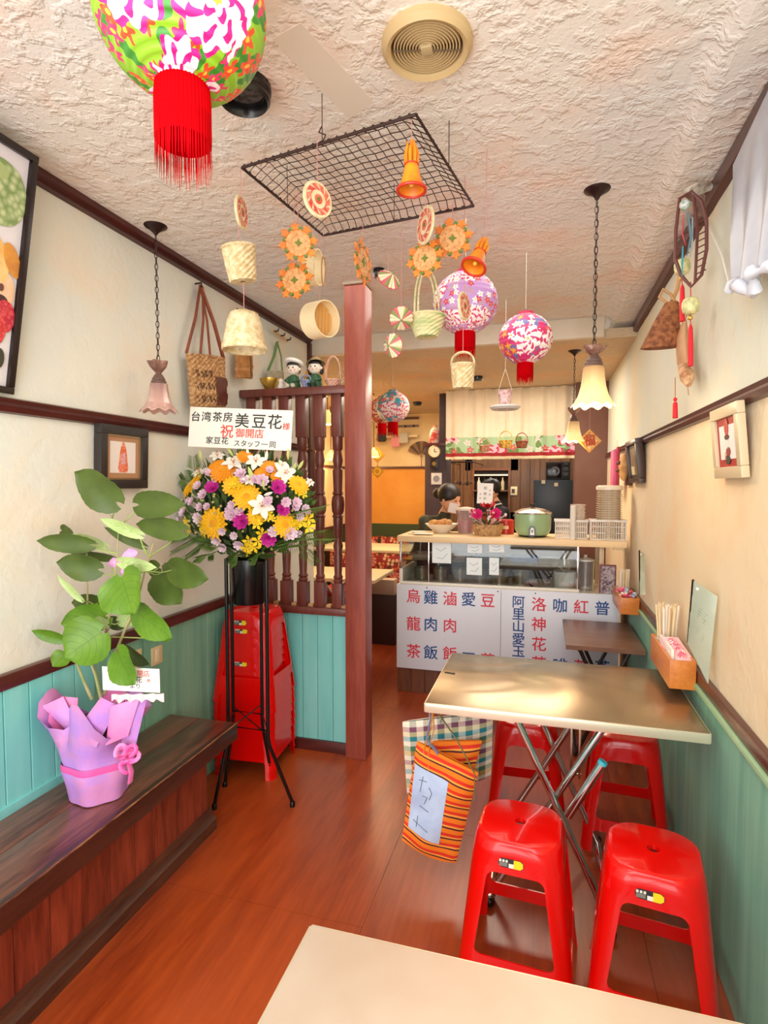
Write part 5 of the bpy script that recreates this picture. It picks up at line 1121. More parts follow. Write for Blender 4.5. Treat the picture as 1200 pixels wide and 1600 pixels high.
for u, v, y, w, lb in ((512, 655, 5.2, 24, 'bright bulb lamp seen between the balusters, largest'), (490, 662, 5.8, 18, 'bright bulb lamp seen between balusters, left of the largest'), (517, 713, 6.4, 16, 'small bright bulb lamp low between the balusters'), (584, 709, 5.6, 16, 'small bright bulb lamp just right of the post')):
    p = pt(u, v, y=y); r = sz(w/2, p); t = thing('hanging_bulb_lamp', lb, 'lamp', (p.x, p.y, p.z-r), 'glowing lamps in the rear room')
    G(TR(p)).lathe([(r*1.1, -r*.7), (r, -r*.2), (r*.7, r*.5), (r*.3, r*.9), (r*.2, r*1.2)], 24, rip=lambda a, i: 1+.04*cos(8*a)*(i == 0)).build('shade', mat('#f7c878', .4, emit=1.2), t)
    G(TR(p)).ball((0, 0, -r*.15), r*.6, 14, 10).build('bulb', mat('#fff0c8', .3, emit=9), t); G().tube([(p.x, p.y, p.z+r), (p.x, p.y, ZB)], .005, 6).build('stem', mat('#5a3a20', .4), t)
    point('rear_bulb_light', (p.x, p.y-.02, p.z-r-.03), 4.5, (1, .68, .35), .04)
p = pt(921, 689, y=4.2); t = thing('gold_square_charm', 'gold and orange diamond charm hanging beside the rear lit pendant', 'ornament', (p.x, p.y, p.z-.08)); M = facing(p, .2); r = sz(18, p)
G(M).plate([(r, 0), (0, r), (-r, 0), (0, -r)], .008).build('plaque', mat('#e8a850', .5), t); G(M).plate([(r*.8, 0), (0, r*.8), (-r*.8, 0), (0, -r*.8)], .002, .008).build('inlay', mat('#f0d49a', .5, h2='#c8642c', scale=40), t)
text('福', r*1.0, mat('#b8401c', .5), t, M @ Matrix.Translation((0, 0, .0105)), bold=.02); string(t, p+Vector((0, 0, r)), ZB)
# ================================================================== PICTURES
def framed(name, lab, A, B, D, E, fw, fd, fm, inner, mw=0, mm=None, group=None):
    "A top-left, B top-right, D bottom-right, E bottom-left of the outer frame"
    cat = 'picture'; t = thing(name, lab, cat, (E+D)/2, group); W = (B-A).length; Hh = (A-E).length; c = (A+B+D+E)/4; M = frame(c, B-A, A-E); w, h = W/2, Hh/2
    G(M).box(-w, w, h-fw, h, -fd, 0, .003).build('frame_rail', fm, t); G(M).box(-w, w, -h, -h+fw, -fd, 0, .003).build('frame_rail', fm, t)
    G(M).box(-w, -w+fw, -h+fw, h-fw, -fd, 0, .003).build('frame_rail', fm, t); G(M).box(w-fw, w, -h+fw, h-fw, -fd, 0, .003).build('frame_rail', fm, t)
    G(M).box(-w+fw*.6, w-fw*.6, -h+fw*.6, h-fw*.6, -fd+.001, -fd*.45).build('backing' if not mm else 'mat_board', mm or inner, t)
    if mw: G(M).box(-w+fw+mw, w-fw-mw, -h+fw+mw, h-fw-mw, -fd*.45, -fd*.4).build('print', inner, t)
    return t, M, w, h, -fd*.4
# large fruit picture leaning out from the left wall
yR, yL = 1.428, .78; A = Vector((-1.505, yL, 2.500)); B = Vector((-1.505, yR, 2.500)); D = Vector((-1.635, yR, 1.782)); E = Vector((-1.635, yL, 1.782))
t, M, w, h, zf = framed('large_fruit_picture', 'large black-framed fruit picture cut off at the left edge', A, B, D, E, .022, .03, mat('#1a0c0e', .3), mat('#d9d5da', .35, h2='#e6e2e4', scale=2))
Mi = M.inverted()
def onp(u, v):
    d = ray(u, v); o = Vector((0, 0, CAMZ)); n_ = (M.to_3x3() @ Vector((0, 0, 1))); k = (M.translation-o).dot(n_)/d.dot(n_); return Mi @ (o+d*k)
def blob(u, v, ru, rv, m, name, k=0, squig=0.0, rot=0):
    c = onp(u, v); cu_ = onp(u+ru, v); s_ = abs(cu_.x-c.x)/max(ru, 1); s2 = abs(onp(u, v+5).y-c.y)/5
    pts = [(c.x+ru*s_*cos(a)*(1+squig*cos(7*a)), c.y+rv*s2*sin(a)*(1+squig*cos(7*a))) for a in [2*pi*i/36 for i in range(36)]]
    if rot: pts = [(c.x+(x-c.x)*cos(rot)-(y-c.y)*sin(rot), c.y+(x-c.x)*sin(rot)+(y-c.y)*cos(rot)) for x, y in pts]
    G(M).plate(pts, .0006, zf+.0006*(k+1)).build(name, m, t, smooth=0)
def fruit(base, hi, scale, name):
    n = N(name); v = n.coord('Object'); vo = n.n('ShaderNodeTexVoronoi', {'Vector': v, 'Scale': scale}, feature='F1').outputs[0]
    n.col(n.mix(n.ramp(vo, .1, .7), srgb(hi), srgb(base))); n.set(Roughness=.35); return n.m
blob(6, 300, 42, 54, fruit('#7c9658', '#c9d4a0', 46, 'custard_apple_print'), 'custard_apple', 0, .01)
blob(-2, 262, 22, 14, mat('#a9ba7a', .4), 'custard_apple_top', 1)
blob(3, 405, 14, 36, mat('#e8b060', .4, h2='#f2d08c', scale=12), 'mango', 2, 0, .3); blob(23, 408, 12, 28, mat('#e8a43c', .4, h2='#c9843c', scale=12), 'mango', 3, 0, .45)
blob(10, 455, 17, 30, mat('#e8be98', .4, h2='#f0d0b0', scale=12), 'peach', 1); blob(5, 449, 4, 6, mat('#6a4038', .5), 'peach_hollow', 6)
blob(10, 495, 17, 26, fruit('#b8283c', '#e05a5c', 90, 'lychee_print'), 'lychee', 4, .02); blob(-4, 515, 16, 24, fruit('#c22c34', '#e8605a', 90, 'lychee_print'), 'lychee', 5, .02); blob(2, 560, 8, 16, mat('#3a3c2c', .5), 'dark_leaf', 4); blob(4, 470, 12, 10, mat('#4a2c2c', .5), 'dark_leaf', 3)
# small framed dress picture on left wall
xw = XL+.045
A, B, D, E = pt(159, 661, x=xw), pt(234, 672, x=xw), pt(230, 763, x=xw-.01), pt(157, 760, x=xw-.01); E.y = A.y = (A.y+E.y)/2; D.y = B.y = (B.y+D.y)/2; B.z = A.z; E.z = D.z
t, M, w, h, zf = framed('small_framed_picture', 'small dark grey framed orange garment print below the left wall rail', A, B, D, E, .036, .035, mat('#34302e', .4, .2), mat('#efe6e0', .5), .026, mat('#b88a64', .5))
G(M).box(-w+.036, w-.036, h-.042, h-.036, -.03, -.008).box(-w+.036, w-.036, -h+.036, -h+.042, -.03, -.008).box(-w+.036, -w+.042, -h+.036, h-.036, -.03, -.008).box(w-.042, w-.036, -h+.036, h-.036, -.03, -.008).build('inner_fillet', mat('#a08a64', .3, .6), t)
G(M).plate([(-.012, .045), (.012, .045), (.018, .02), (.028, -.045), (.02, -.06), (-.02, -.06), (-.028, -.045), (-.018, .02)], .0008, zf+.0003).build('garment_print', mat('#e0643c', .5, h2='#f0a080', scale=80), t, smooth=0)
G(M).disc(0, .052, .008, .010, .0008, zf+.0004).build('garment_collar', mat('#e8946c', .5), t); G(M).box(-.011, .011, -.03, .015, zf+.0011, zf+.0016).build('garment_pattern', mat('#d8c8d8', .5, h2='#e0785c', scale=120), t)
# right wall pictures
xw = XR-.03
A, B, D, E = pt(1110, 642, x=xw-.02), pt(1151, 626, x=xw-.02), pt(1157, 748, x=xw), pt(1114, 748, x=xw); A.y = E.y = (A.y+E.y)/2; B.y = D.y = (B.y+D.y)/2; A.z = B.z = (A.z+B.z)/2; D.z = E.z
t, M, w, h, zf = framed('cream_framed_picture', 'cream-framed print of a red-hatted figure on the right wall', A, B, D, E, .034, .022, mat('#c9b896', .4), mat('#e6e6e6', .5), .022, mat('#a82424', .5))
for a in ((0, .045, .009, .028, '#b8342c'), (0, .015, .011, .008, '#4a2420'), (0, -.006, .008, .014, '#e8e0d8'), (.002, -.028, .010, .014, '#8a2a30'), (-.002, -.052, .012, .014, '#2a2426'), (-.01, -.040, .006, .012, '#d8a48c')):
    G(M).disc(a[0]*2, a[1], a[2]*2, a[3], .0008, zf+.0004+.0003*(a[1] > 0)).build('figure_print', mat(a[4], .5), t)
A, B, D, E = pt(991, 684, x=xw-.035), pt(1005, 678, x=xw-.035), pt(1016, 755, x=xw-.005), pt(1001, 755, x=xw-.005); A.y = E.y = 3.85*1; B.y = D.y = 3.45; A.z = B.z = pt(1005, 678, x=xw-.035).z; D.z = E.z = pt(1016, 755, x=xw).z
t, M, w, h, zf = framed('dark_framed_picture', 'dark wood framed picture tilting off the right wall above the shelf', A, B, D, E, .028, .04, mat('#3a2218', .35), mat('#6b5a44', .4, h2='#a08c6a', scale=5), .02, mat('#40342a', .5))
G(M).box(-w+.05, -w+.17, -h+.05, -h+.10, zf, zf+.001).build('title_card', mat('#e0cfa8', .5), t)
# pink sleeve and tan lion ornament near the column
p = pt(964, 732, x=XR-.06); t = thing('pink_book_wall_hanging', 'bright pink and red sleeve hanging on the wall beside the brown column', 'ornament', (p.x, p.y, p.z-.14))
G().box(p.x-.03, p.x-.005, p.y-.03, p.y+.12, p.z-.14, p.z+.13, .004).build('pink_sleeve', mat('#d8648c', .5), t); G().box(p.x-.005, p.x+.012, p.y-.05, p.y+.02, p.z-.15, p.z+.15, .004).build('red_spine', mat('#a02038', .5), t); string(t, (p.x, p.y, p.z+.14), p.z+.2)
p = pt(975, 728, x=XR-.04); t = thing('tan_mask_ornament', 'tan carved mask on a dark board hung right of the pink sleeve', 'ornament', (p.x, p.y, p.z-.12))
G().box(XR-.02, XR-.004, p.y-.12, p.y+.09, p.z-.13, p.z+.14, .003).build('board', mat('#3c281c', .5), t); g = G(); g.ball((p.x, p.y, p.z-.01), .06, 14, 10, (.6, 1, 1.5)); g.build('mask_face', mat('#d8a870', .6, h2='#b8844c', scale=20), t)
g = G(); g.ball((p.x-.03, p.y-.02, p.z+.02), .014, 8, 6).ball((p.x-.03, p.y+.03, p.z+.02), .014, 8, 6).ball((p.x-.035, p.y, p.z-.03), .02, 8, 6, (1, 1.4, .5)); g.build('mask_features', mat('#5a3420', .6), t)
# ================================================================== RIGHT WALL HANGINGS
PLS = mat('#e4e6ee', .25, trans=.35)
cors = [pt(1146, 258, x=XR-.035), pt(1225, 90, x=XR-.035), pt(1215, 425, x=XR-.05), pt(1153, 455, x=XR-.05)]
t = thing('plastic_sheet', 'translucent whitish plastic sheet draped high on the right wall', 'sheet', cors[3])
def pls(s, q): w_ = cors[0].lerp(cors[1], s).lerp(cors[3].lerp(cors[2], s), q); return w_+Vector((-.012*sin(s*14+q*3)*q-.01*q, 0, .02*sin(s*9)*q))
G().grid(pls, 26, 16, .0015).build('sheet_body', mat('#c3c8d6', .25, h2='#d4d8e2', scale=6, trans=.25), t, smooth=70)
G().tube([pls(i/20, 1)+Vector((-.012, 0, .01*sin(i))) for i in range(21)], [.012+.006*sin(i*1.7) for i in range(21)], 10).build('gathered_hem', mat('#d4d8e4', .35), t)
RP = [pt(1103, 345, x=XR-.012), pt(1128, 400, x=XR-.02), pt(1142, 455, x=XR-.03)]; G().tube(RP, .0025, 6).build('white_cord', WHITE, t)
# dark frame (snow-shoe shape) with feathers
YH = 2.12
SS = mat('#6a3a34', .5); t = thing('oval_lattice_hanging', 'dark oval lattice frame hung with coloured feathers at the right ceiling trim', 'ornament', pt(1080, 445, y=YH))
ctr = [(1062, 310), (1056, 360), (1055, 405), (1064, 430), (1080, 448), (1096, 430), (1104, 390), (1104, 345), (1096, 315), (1080, 300)]
G().tube([pt(u, v, y=YH) for u, v in ctr], .006, 6, closed=True).build('oval_frame', SS, t)
G().tube([pt(1083, 305, y=YH), pt(1090, 360, y=YH), pt(1086, 440, y=YH)], .005, 6).build('centre_rib', SS, t)
for i in range(9):
    v = 345+i*10; G().tube([pt(1087, v+4, y=YH), pt(1103, v-4, y=YH)], .0022, 5).build('lattice_bar', SS, t)
for i in range(3): v = 370+i*16; G().tube([pt(1057, v+4, y=YH), pt(1076, v-8, y=YH)], .003, 5).build('lattice_bar', SS, t)
g = G(); p = pt(1070, 320, y=YH-.02); g.ball(p, sz(8, p), 14, 10); g.build('mosaic_ball', mat('#7cb48c', .4, h2='#e8e0e8', scale=90), t)
for pts, c, r_ in ((((1068, 335), (1066, 365), (1072, 385)), '#d23c5c', .006), (((1074, 330), (1080, 370), (1073, 400)), '#6a8894', .012), (((1082, 340), (1081, 380), (1078, 402)), '#a9b4b8', .010), (((1067, 385), (1066, 410), (1066, 432)), '#28a0b4', .009)):
    P_ = [pt(u, v, y=YH-.04) for u, v in pts]; G().tube(P_, [r_*.6, r_, r_*.25], 8, flat=.35).build('feather', mat(c, .7), t)
t2 = thing('driftwood_shell', 'pale crumpled shell and bark bundle above the oval lattice frame', 'ornament', pt(1090, 330, y=YH)); p = pt(1098, 296, y=YH+.03)
G().tube([pt(1070, 300, y=YH+.03), pt(1088, 296, y=YH+.01), pt(1110, 292, y=YH+.03)], [.01, .022, .012], 8).build('pale_shell', mat('#cfc4b4', .7, h2='#8a7a68', scale=30, bump=.5, bscale=50), t2)
G().tube([pt(1074, 300, y=YH+.03), pt(1094, 312, y=YH+.03), pt(1092, 340, y=YH+.03)], [.016, .02, .012], 8).build('bark', mat('#8a6a5a', .8, h2='#5c3f34', scale=30, bump=.6, bscale=40), t2)
def yball(lab, u, v, n_, xo, tv0, tv1, tw, hv):
    p = pt(u, v, x=XR-xo); r = sz(n_, p); t = thing('patterned_ball_charm', lab, 'charm', (p.x, p.y, pt(u, tv1, x=XR-xo).z), 'yellow ball charms with red tassels')
    G(TR(p)).lathe([(r*.45, -r*1.0), (r*.85, -r*.75), (r, -r*.2), (r, r*.3), (r*.8, r*.8), (r*.4, r*1.0)], 12, (True, True)).build('ball', mat('#e8dca0', .5, h2='#b9c08a', scale=60), t, smooth=25)
    a = pt(u, tv0, x=XR-xo); b = pt(u, tv1, x=XR-xo); G().tube([a, a.lerp(b, .1), a.lerp(b, .5), b], [.003, sz(tw, p)*.8, sz(tw, p), sz(tw, p)*.95], 10).build('tassel', mat('#e0202c', .6), t)
    G().ball(p-Vector((0, 0, r+.012)), .009, 8, 6).build('gold_bead', mat('#d8b45a', .3, .8), t); G().tube([p-Vector((0, 0, r)), a], .0016, 5).build('cord', mat('#c02028', .6), t); G().tube([p+Vector((0, 0, r)), pt(u, hv, x=XR-xo)], .0018, 5).build('cord', mat('#c02028', .6), t)
yball('yellow patterned ball charm in front of the oval lattice, its tassel behind the basket', 1066, 417, 12, .085, 445, 502, 4, 395)
yball('yellow patterned ball charm hanging lower with long red tassel over the tan gourd', 1079, 478, 13, .07, 507, 572, 4, 440)
p = pt(1055, 637, x=XR-.05); t = thing('small_red_tassel', 'small red tassel hanging by a thread over the right picture rail', 'charm', pt(1055, 653, x=XR-.05)); a, b = pt(1055, 628, x=XR-.05), pt(1055, 653, x=XR-.05)
G().tube([a, a.lerp(b, .1), b], [.004, .009, .010], 10).build('tassel', mat('#e0202c', .6), t); G().ball(a+Vector((0, 0, .01)), .008, 8, 6).build('knot', mat('#e0202c', .6), t); G().tube([a, pt(1055, 590, x=XR-.05)], .0012, 4).build('thread', mat('#8a2a2a', .6), t)
# brown wicker pouch
YP = 2.45; WB = mat('#a0643a', .7, h2='#6e3a1c', scale=50); t = thing('brown_wicker_pouch', 'brown woven wicker pouch hung on the right wall above the lamp', 'basket', pt(1032, 546, y=YP))
rg = []
for k in range(25):
    f = k/24; c0 = pt(1050+(1031-1050)*f, 472+(544-472)*f, y=YP); rw = sz(9+19*f**.8, c0); rd = .012+.02*f
    rg.append([(c0.x+rw*(1+.05*sin(9*a+(pi if k % 2 else 0)))*cos(a), c0.y+rd*sin(a), c0.z) for a in [2*pi*q/36 for q in range(36)]])
G().loft(rg[::-1]).build('woven_body', WB, t, smooth=0)
G().tube([pt(1043, 474, y=YP), pt(1030, 464, y=YP), pt(1036, 452, y=YP), pt(1048, 460, y=YP), pt(1055, 472, y=YP)], .006, 8).build('handle', mat('#b98c5c', .6), t); G().tube([pt(1050, 470, y=YP), pt(1058, 452, y=YP+.02), pt(1062, 432, y=YP+.02)], .008, 8).build('handle', mat('#c99a66', .6), t)
# tan gourd sleeve
pr = [pt(u, v, x=XR-.045) for u, v in ((1070, 500), (1066, 530), (1068, 560), (1072, 582), (1074, 600))]
t = thing('tan_gourd_sleeve', 'long tan leaf-wrapped gourd hanging behind the lower red tassel', 'ornament', pr[-1]); G().tube(pr, [.012, .045, .045, .032, .012], 14, flat=.5, up=(1, 0, 0)).build('gourd_body', mat('#c99a72', .6, h2='#b98860', scale=10), t)
G().tube([pt(1068, 575, x=XR-.06), pt(1074, 588, x=XR-.06), pt(1076, 602, x=XR-.06)], [.02, .026, .01], 10).build('wrapped_end', mat('#a9744a', .6, h2='#d8b088', scale=40), t); G().tube([pr[0], pt(1074, 490, x=XR-.04)], .002, 5).build('cord', mat('#a97850', .6), t)
G().tube([pr[-1], pt(1076, 618, x=XR-.04)], .0016, 5).build('cord_end', mat('#a97850', .6), t)
# ================================================================== LEFT WALL BAGS
def wall_tote(name, lab, cors, m, strap_top, sm, depth=.05, x_=None, flap=None):
    A, B, D, E = cors; t = thing(name, lab, 'bag', (D+E)/2, 'bags hung on the left wall'); nn = Vector((1, 0, 0))
    g = G(); n_ = 22
    def f(s, q): b = sin(pi*s)**.5; return A.lerp(B, s).lerp(E.lerp(D, s), q)+nn*(depth*b*(.7+.3*q))+nn*.004*(1 if (int(s*n_)+int(q*n_)) % 2 else -1)
    G().grid(f, n_, n_, .004).build('woven_front', m, t, smooth=0); G().grid(lambda s, q: A.lerp(B, 1-s).lerp(E.lerp(D, 1-s), q), 4, 4, .003).build('woven_back', m, t)
    for p0, p1 in strap_top: G().tube([p0, p0.lerp(p1, .5)+nn*.01, p1], .011, 6, flat=.35).build('strap', sm, t)
    return t, f
xw = XL+.04
cs = [pt(291, 552, x=xw), pt(349, 560, x=xw), pt(348, 636, x=xw), pt(298, 636, x=xw)]
LE = mat('#8a4526', .5, h2='#7a3a20', scale=10); ST = mat('#c9a070', .7, h2='#9a6c40', scale=60)
tp = pt(313, 446, x=XL+.03)
t, f = wall_tote('woven_shoulder_bag', 'woven straw shoulder bag with brown leather straps and pocket on left wall', cs, ST, ((cs[0], tp), (cs[0].lerp(cs[1], .62), tp), (cs[0].lerp(cs[1], .35), tp+Vector((0, .02, 0))), (cs[1], tp)), LE)
for r_ in range(3):
    for c_ in range(7):
        s_ = .08+.055*c_; q_ = .30+.24*r_; a = f(s_, q_)+Vector((.006, 0, 0)); b = f(s_+.035, q_+.13)+Vector((.006, 0, 0)); G().tube([a, b], .0035, 4).build('open_lattice', mat('#5a3a24', .7), t, smooth=0)
G().grid(lambda s, q: f(.50+.46*s, .42+.54*q)+Vector((.012, 0, 0)), 8, 8, .004).build('leather_pocket', mat('#5e2a1c', .45), t)
G().tube([f(0, .02)+Vector((.006, 0, 0)), f(.5, .02)+Vector((.006, 0, 0)), f(1, .02)+Vector((.006, 0, 0))], .006, 6).build('braided_rim', ST, t)
G().tube([tp+Vector((-.03, 0, .01)), tp+Vector((.005, 0, .012)), tp+Vector((.008, 0, -.01))], .004, 6).build('hook', IRON, t)
cs = [pt(368, 548, x=xw), pt(392, 550, x=xw), pt(391, 592, x=xw), pt(368, 590, x=xw)]
t, f = wall_tote('tan_pouch_bag', 'small tan pouch hung behind the upturned wicker basket', cs, mat('#c08a50', .7, h2='#a87440', scale=20), ((cs[0].lerp(cs[1], .3), pt(371, 482, x=XL+.03)),), LE, .03)
G().tube([f(.7, .1), f(.7, .95)], .005, 6).build('dark_seam', mat('#5a3420', .6), t); g = G(); q = f(1, .55); g.ball(q, .022, 10, 8, (1, .8, 1.3)); g.build('side_knot', mat('#c99458', .7), t)
cs = [pt(419, 579, x=xw), pt(441, 580, x=xw), pt(441, 606, x=xw), pt(418, 606, x=xw)]
t, f = wall_tote('grey_cloth_pouch', 'small grey cloth pouch on green straps left of the sailor figurine', cs, mat('#cfc8b4', .8, h2='#bdb49c', scale=20), ((cs[0], pt(433, 534, x=XL+.03)), (cs[1], pt(433, 534, x=XL+.03))), mat('#6b8a52', .7), .03)
a = pt(425, 516, x=XL+.03); b = pt(449, 533, x=XL+.03); t = thing('peg_rail', 'short wooden peg rail under the left ceiling trim', 'rail', (a+b)/2)
G().tube([a, b], .008, 6).build('rail', mat('#c9a878', .5), t)
for i in range(3): q = a.lerp(b, .1+.4*i); G().tube([q, q+Vector((.03, 0, .0)), q+Vector((.035, 0, .015))], .005, 6).build('peg', IRON, t)
# ================================================================== TOP RAIL ITEMS
RZ = 2.0225; yr = 2.9
def on_rail(u): return pt(u, 604, y=yr-.01).x
x = on_rail(420); t = thing('gold_bowl', 'small golden bowl on the balustrade top rail, leftmost item', 'bowl', (x, yr, RZ)); GD = mat('#c9a24a', .3, .8)
G(TR((x, yr, RZ))).lathe([(0, 0), (.022, 0), (.028, .008), (.050, .045), (.054, .062), (.050, .060), (.040, .03), (0, .014)], 28, rip=lambda a, i: 1+.06*cos(2*a)*(i > 2)).build('bowl_body', GD, t)
def figurine(lab, u, hat, hair, dress, kind):
    x = on_rail(u); t = thing('child_figurine', lab, 'figurine', (x, yr, RZ), 'child figurines on the top rail'); M = TR((x, yr-.005, RZ)); SK = mat('#f2e2d2', .4)
    G(M).lathe([(0, 0), (.036, 0), (.040, .015), (.034, .045), (.022, .068), (.012, .076)], 24).build('dress_body', mat(dress, .5), t)
    g = G(M)
    for s_ in (-1, 1): g.tube([(s_*.022, -.004, .062), (s_*.038, -.018, .042), (s_*.020, -.036, .036)], [.010, .009, .007], 8); g.ball((s_*.018, -.038, .036), .008, 8, 6)
    g.build('arms', mat(dress, .5), t)
    for s_ in (-1, 1): G(M).tube([(s_*.014, -.02, .012), (s_*.016, -.05, .010), (s_*.016, -.054, .018)], [.010, .010, .011], 8).build('leg', mat('#2a3a34' if kind else '#e8e0d0', .5), t)
    hd = G(M); hd.ball((0, 0, .108), .036, 18, 14, (1.02, .95, .98)); hd.ball((0, -.036, .102), .004, 8, 6); hd.ball((.036, 0, .105), .008, 8, 6).ball((-.036, 0, .105), .008, 8, 6); hd = hd.build('head', SK, t)
    for s_ in (-1, 1):
        G(M).ball((s_*.013, -.033, .110), .0038, 8, 6, (1, .5, 1.3)).build('eye', mat('#1c1410', .3), t); G(M).ball((s_*.020, -.029, .099), .005, 8, 6, (1, .5, .7)).build('cheek', mat('#e8a090', .6), t)
    G(M).ball((0, -.0345, .093), .0035, 8, 6, (1.5, .5, .5)).build('mouth', mat('#b83a30', .5), t)
    g = G(M); rings = []
    for i in range(7):
        el = radians(-5+15*i); rings.append([(.0385*cos(el)*cos(a), .0375*cos(el)*sin(a)+.003, .112+.036*sin(el)-(-.016*(1-i/6) if sin(a) < -.3 else .018*(1-i/6)*max(0, sin(a)+.3))) for a in [2*pi*k/20 for k in range(20)]])
    g.loft(rings, cap=(False, True)); g.build('hair', mat(hair, .5), t)
    if kind: g = G(M); g.ball((.034, .01, .095), .016, 10, 8, (.8, .8, 1.6)).ball((-.034, .01, .095), .016, 10, 8, (.8, .8, 1.6)); g.build('side_hair', mat(hair, .5), t)
    Mh = M @ TR((0, .006, .135), (radians(-14), radians(8 if not kind else -8), 0))
    if not kind: G(Mh).lathe([(0, 0), (.042, 0), (.050, .004), (.052, .016), (.044, .021), (0, .024)], 28).build('sailor_cap', mat(hat, .5), t)
    else: G(Mh).lathe([(.052, -.006), (.050, -.002), (.034, .004), (.030, .020), (.018, .030), (0, .032)], 28).build('brimmed_hat', mat(hat, .6, h2='#8a7a5a', scale=60), t)
    G(M).star(0, -.034, .012, .006, 4, .004, .0, 0, TR((0, 0, 0), (radians(90), 0, 0)) @ TR((0, .098, -.002), (0, 0, 0))).build('bow', mat('#f0ece0', .5), t)
    return t
figurine('smiling boy figurine in a white sailor cap and green top on the rail', 458, '#f4f0e8', '#1c1816', '#2f5a3c', 0)
figurine('girl figurine in a tan brimmed hat and green dress on the rail', 492, '#b9a070', '#1c1816', '#2f5a3c', 1)
def rail_basket(lab, u, m, rt, rb, h, hd, yo=-.035, g_='small baskets on the top rail'):
    x = on_rail(u); return basket('small_rail_basket', lab, Vector((x, yr+yo, RZ)), rt, rb, h, m, 0, hd, group=g_, strn=False)
rail_basket('small bluish basket in front of the girl figurine', 481, mat('#9aa4c8', .6, h2='#7c86ac', scale=60), .030, .018, .034, .03, -.03)
rail_basket('pink-edged cream basket beside the post on the rail with tall handle', 521, mat('#e8c4ac', .6, h2='#d89a8a', scale=50), .044, .028, .032, .13, -.01)
x = on_rail(540); rail_basket('tan round-handled basket at the rail end against the post', 536, WICK, .040, .032, .04, .06, .03)
x = on_rail(474); t = thing('orange_cloth_ornament', 'orange cloth cone between the two figurines on the rail', 'ornament', (x, yr+.04, RZ)); G(TR((x, yr+.038, RZ))).lathe([(.028, 0), (.024, .03), (.012, .08), (.003, .105)], 16, (True, True)).build('cone', mat('#d98a2c', .6), t); G(TR((x, yr+.038, RZ))).lathe([(.029, 0), (.031, .006), (.028, .010)], 16).build('hem', mat('#b8601c', .6), t)
x = on_rail(432)-.0; t = thing('white_doll_ornament', 'small white doll ornament between the gold bowl and sailor boy', 'ornament', (x, yr, RZ)); G(TR((x+.012, yr+.02, RZ))).lathe([(0, 0), (.018, 0), (.020, .02), (.012, .04)], 14, (True, True)).build('body', mat('#ece4dc', .5), t); G(TR((x+.012, yr+.02, RZ))).ball((0, 0, .05), .016, 12, 8).build('head', mat('#f4ece4', .5), t)
# ================================================================== REAR ROOM FURNITURE
CUSH = floral('cushion_print', '#9a2a24', ('#e8a48c', '#c03a30', '#f0cdb0'), ('#d8603c', '#e8c090'), '#5a3a1c', 8, .8, .6)
def rear_table(lab, cx, cy, w, d, z=.72):
    t = thing('rear_dining_table', lab, 'table', (cx, cy, 0), 'pale tables in the rear room'); G().box(cx-w/2, cx+w/2, cy-d/2, cy+d/2, z-.03, z, .004).build('tabletop', mat('#e0cda4', .4), t)
    for a, b in ((-.3, .3), (.3, -.3)):
        for yy in (-.25, .25): G().tube([(cx+a*w, cy+yy*d*1.4, z-.03), (cx+b*w, cy+yy*d*1.4, .01)], .012, 8).build('leg', mat('#b0aaa0', .3, .9), t)
rear_table('pale table seen through the balusters, nearest of the rear room', -1.75, 4.6, .9, .6); rear_table('pale table in the rear room right of the post, farther back', -1.89, 6.3, 1.32, .7, .76); rear_table('pale table against the far left rear wall', -2.38, 4.75, .32, .9)
def rear_bench(lab, cx, cy, w, rot=0):
    t = thing('rear_bench_seat', lab, 'bench', (cx, cy, 0), 'cushioned benches in the rear room'); G().box(cx-w/2, cx+w/2, cy-.2, cy+.2, 0, .38, .004).build('base', mat('#7a5a3c', .6, h2='#8e6c48', scale=4), t)
    for i in range(int(w/.45)):
        x0 = cx-w/2+i*.45; G().box(x0+.01, x0+.44, cy-.19, cy+.2, .38, .45, .025).build('cushion', CUSH, t)
        G().grid(lambda s, q: (x0+.02+.41*s, cy+.1-.05*sin(pi*s)*sin(pi*q), .46+.33*q), 8, 8, .08).build('back_cushion', CUSH, t)
    return t
rear_bench('red floral cushioned bench against the far back wall', -1.88, 7.1, 1.35); rear_bench('red floral cushioned bench in the middle of the rear room', -1.7, 5.35, .9)
for i, (x, y, lab) in enumerate(((-1.55, 3.95, 'red stool in the rear room just behind the balusters'), (-2.05, 4.2, 'red stool in the rear room, left behind the balusters'))): dup(stool, (x, y, 0), (0, 0, .3*i), lab, 'red stools in the rear room')
qa, qb = pt(580, 905, y=4.98), pt(616, 930, y=4.98)
t = thing('storage_box', 'pale storage box on a dark plinth at the counter left end', 'box', ((qa.x+qb.x)/2, 5.04, 0)); G().box(qa.x, qb.x, 4.98, 5.1, qb.z, qa.z, .004).build('box_body', mat('#b9a088', .6), t); G().box(qa.x-.01, qb.x+.01, 4.97, 5.11, .0, qb.z, .004).build('plinth', mat('#3a2018', .5), t)
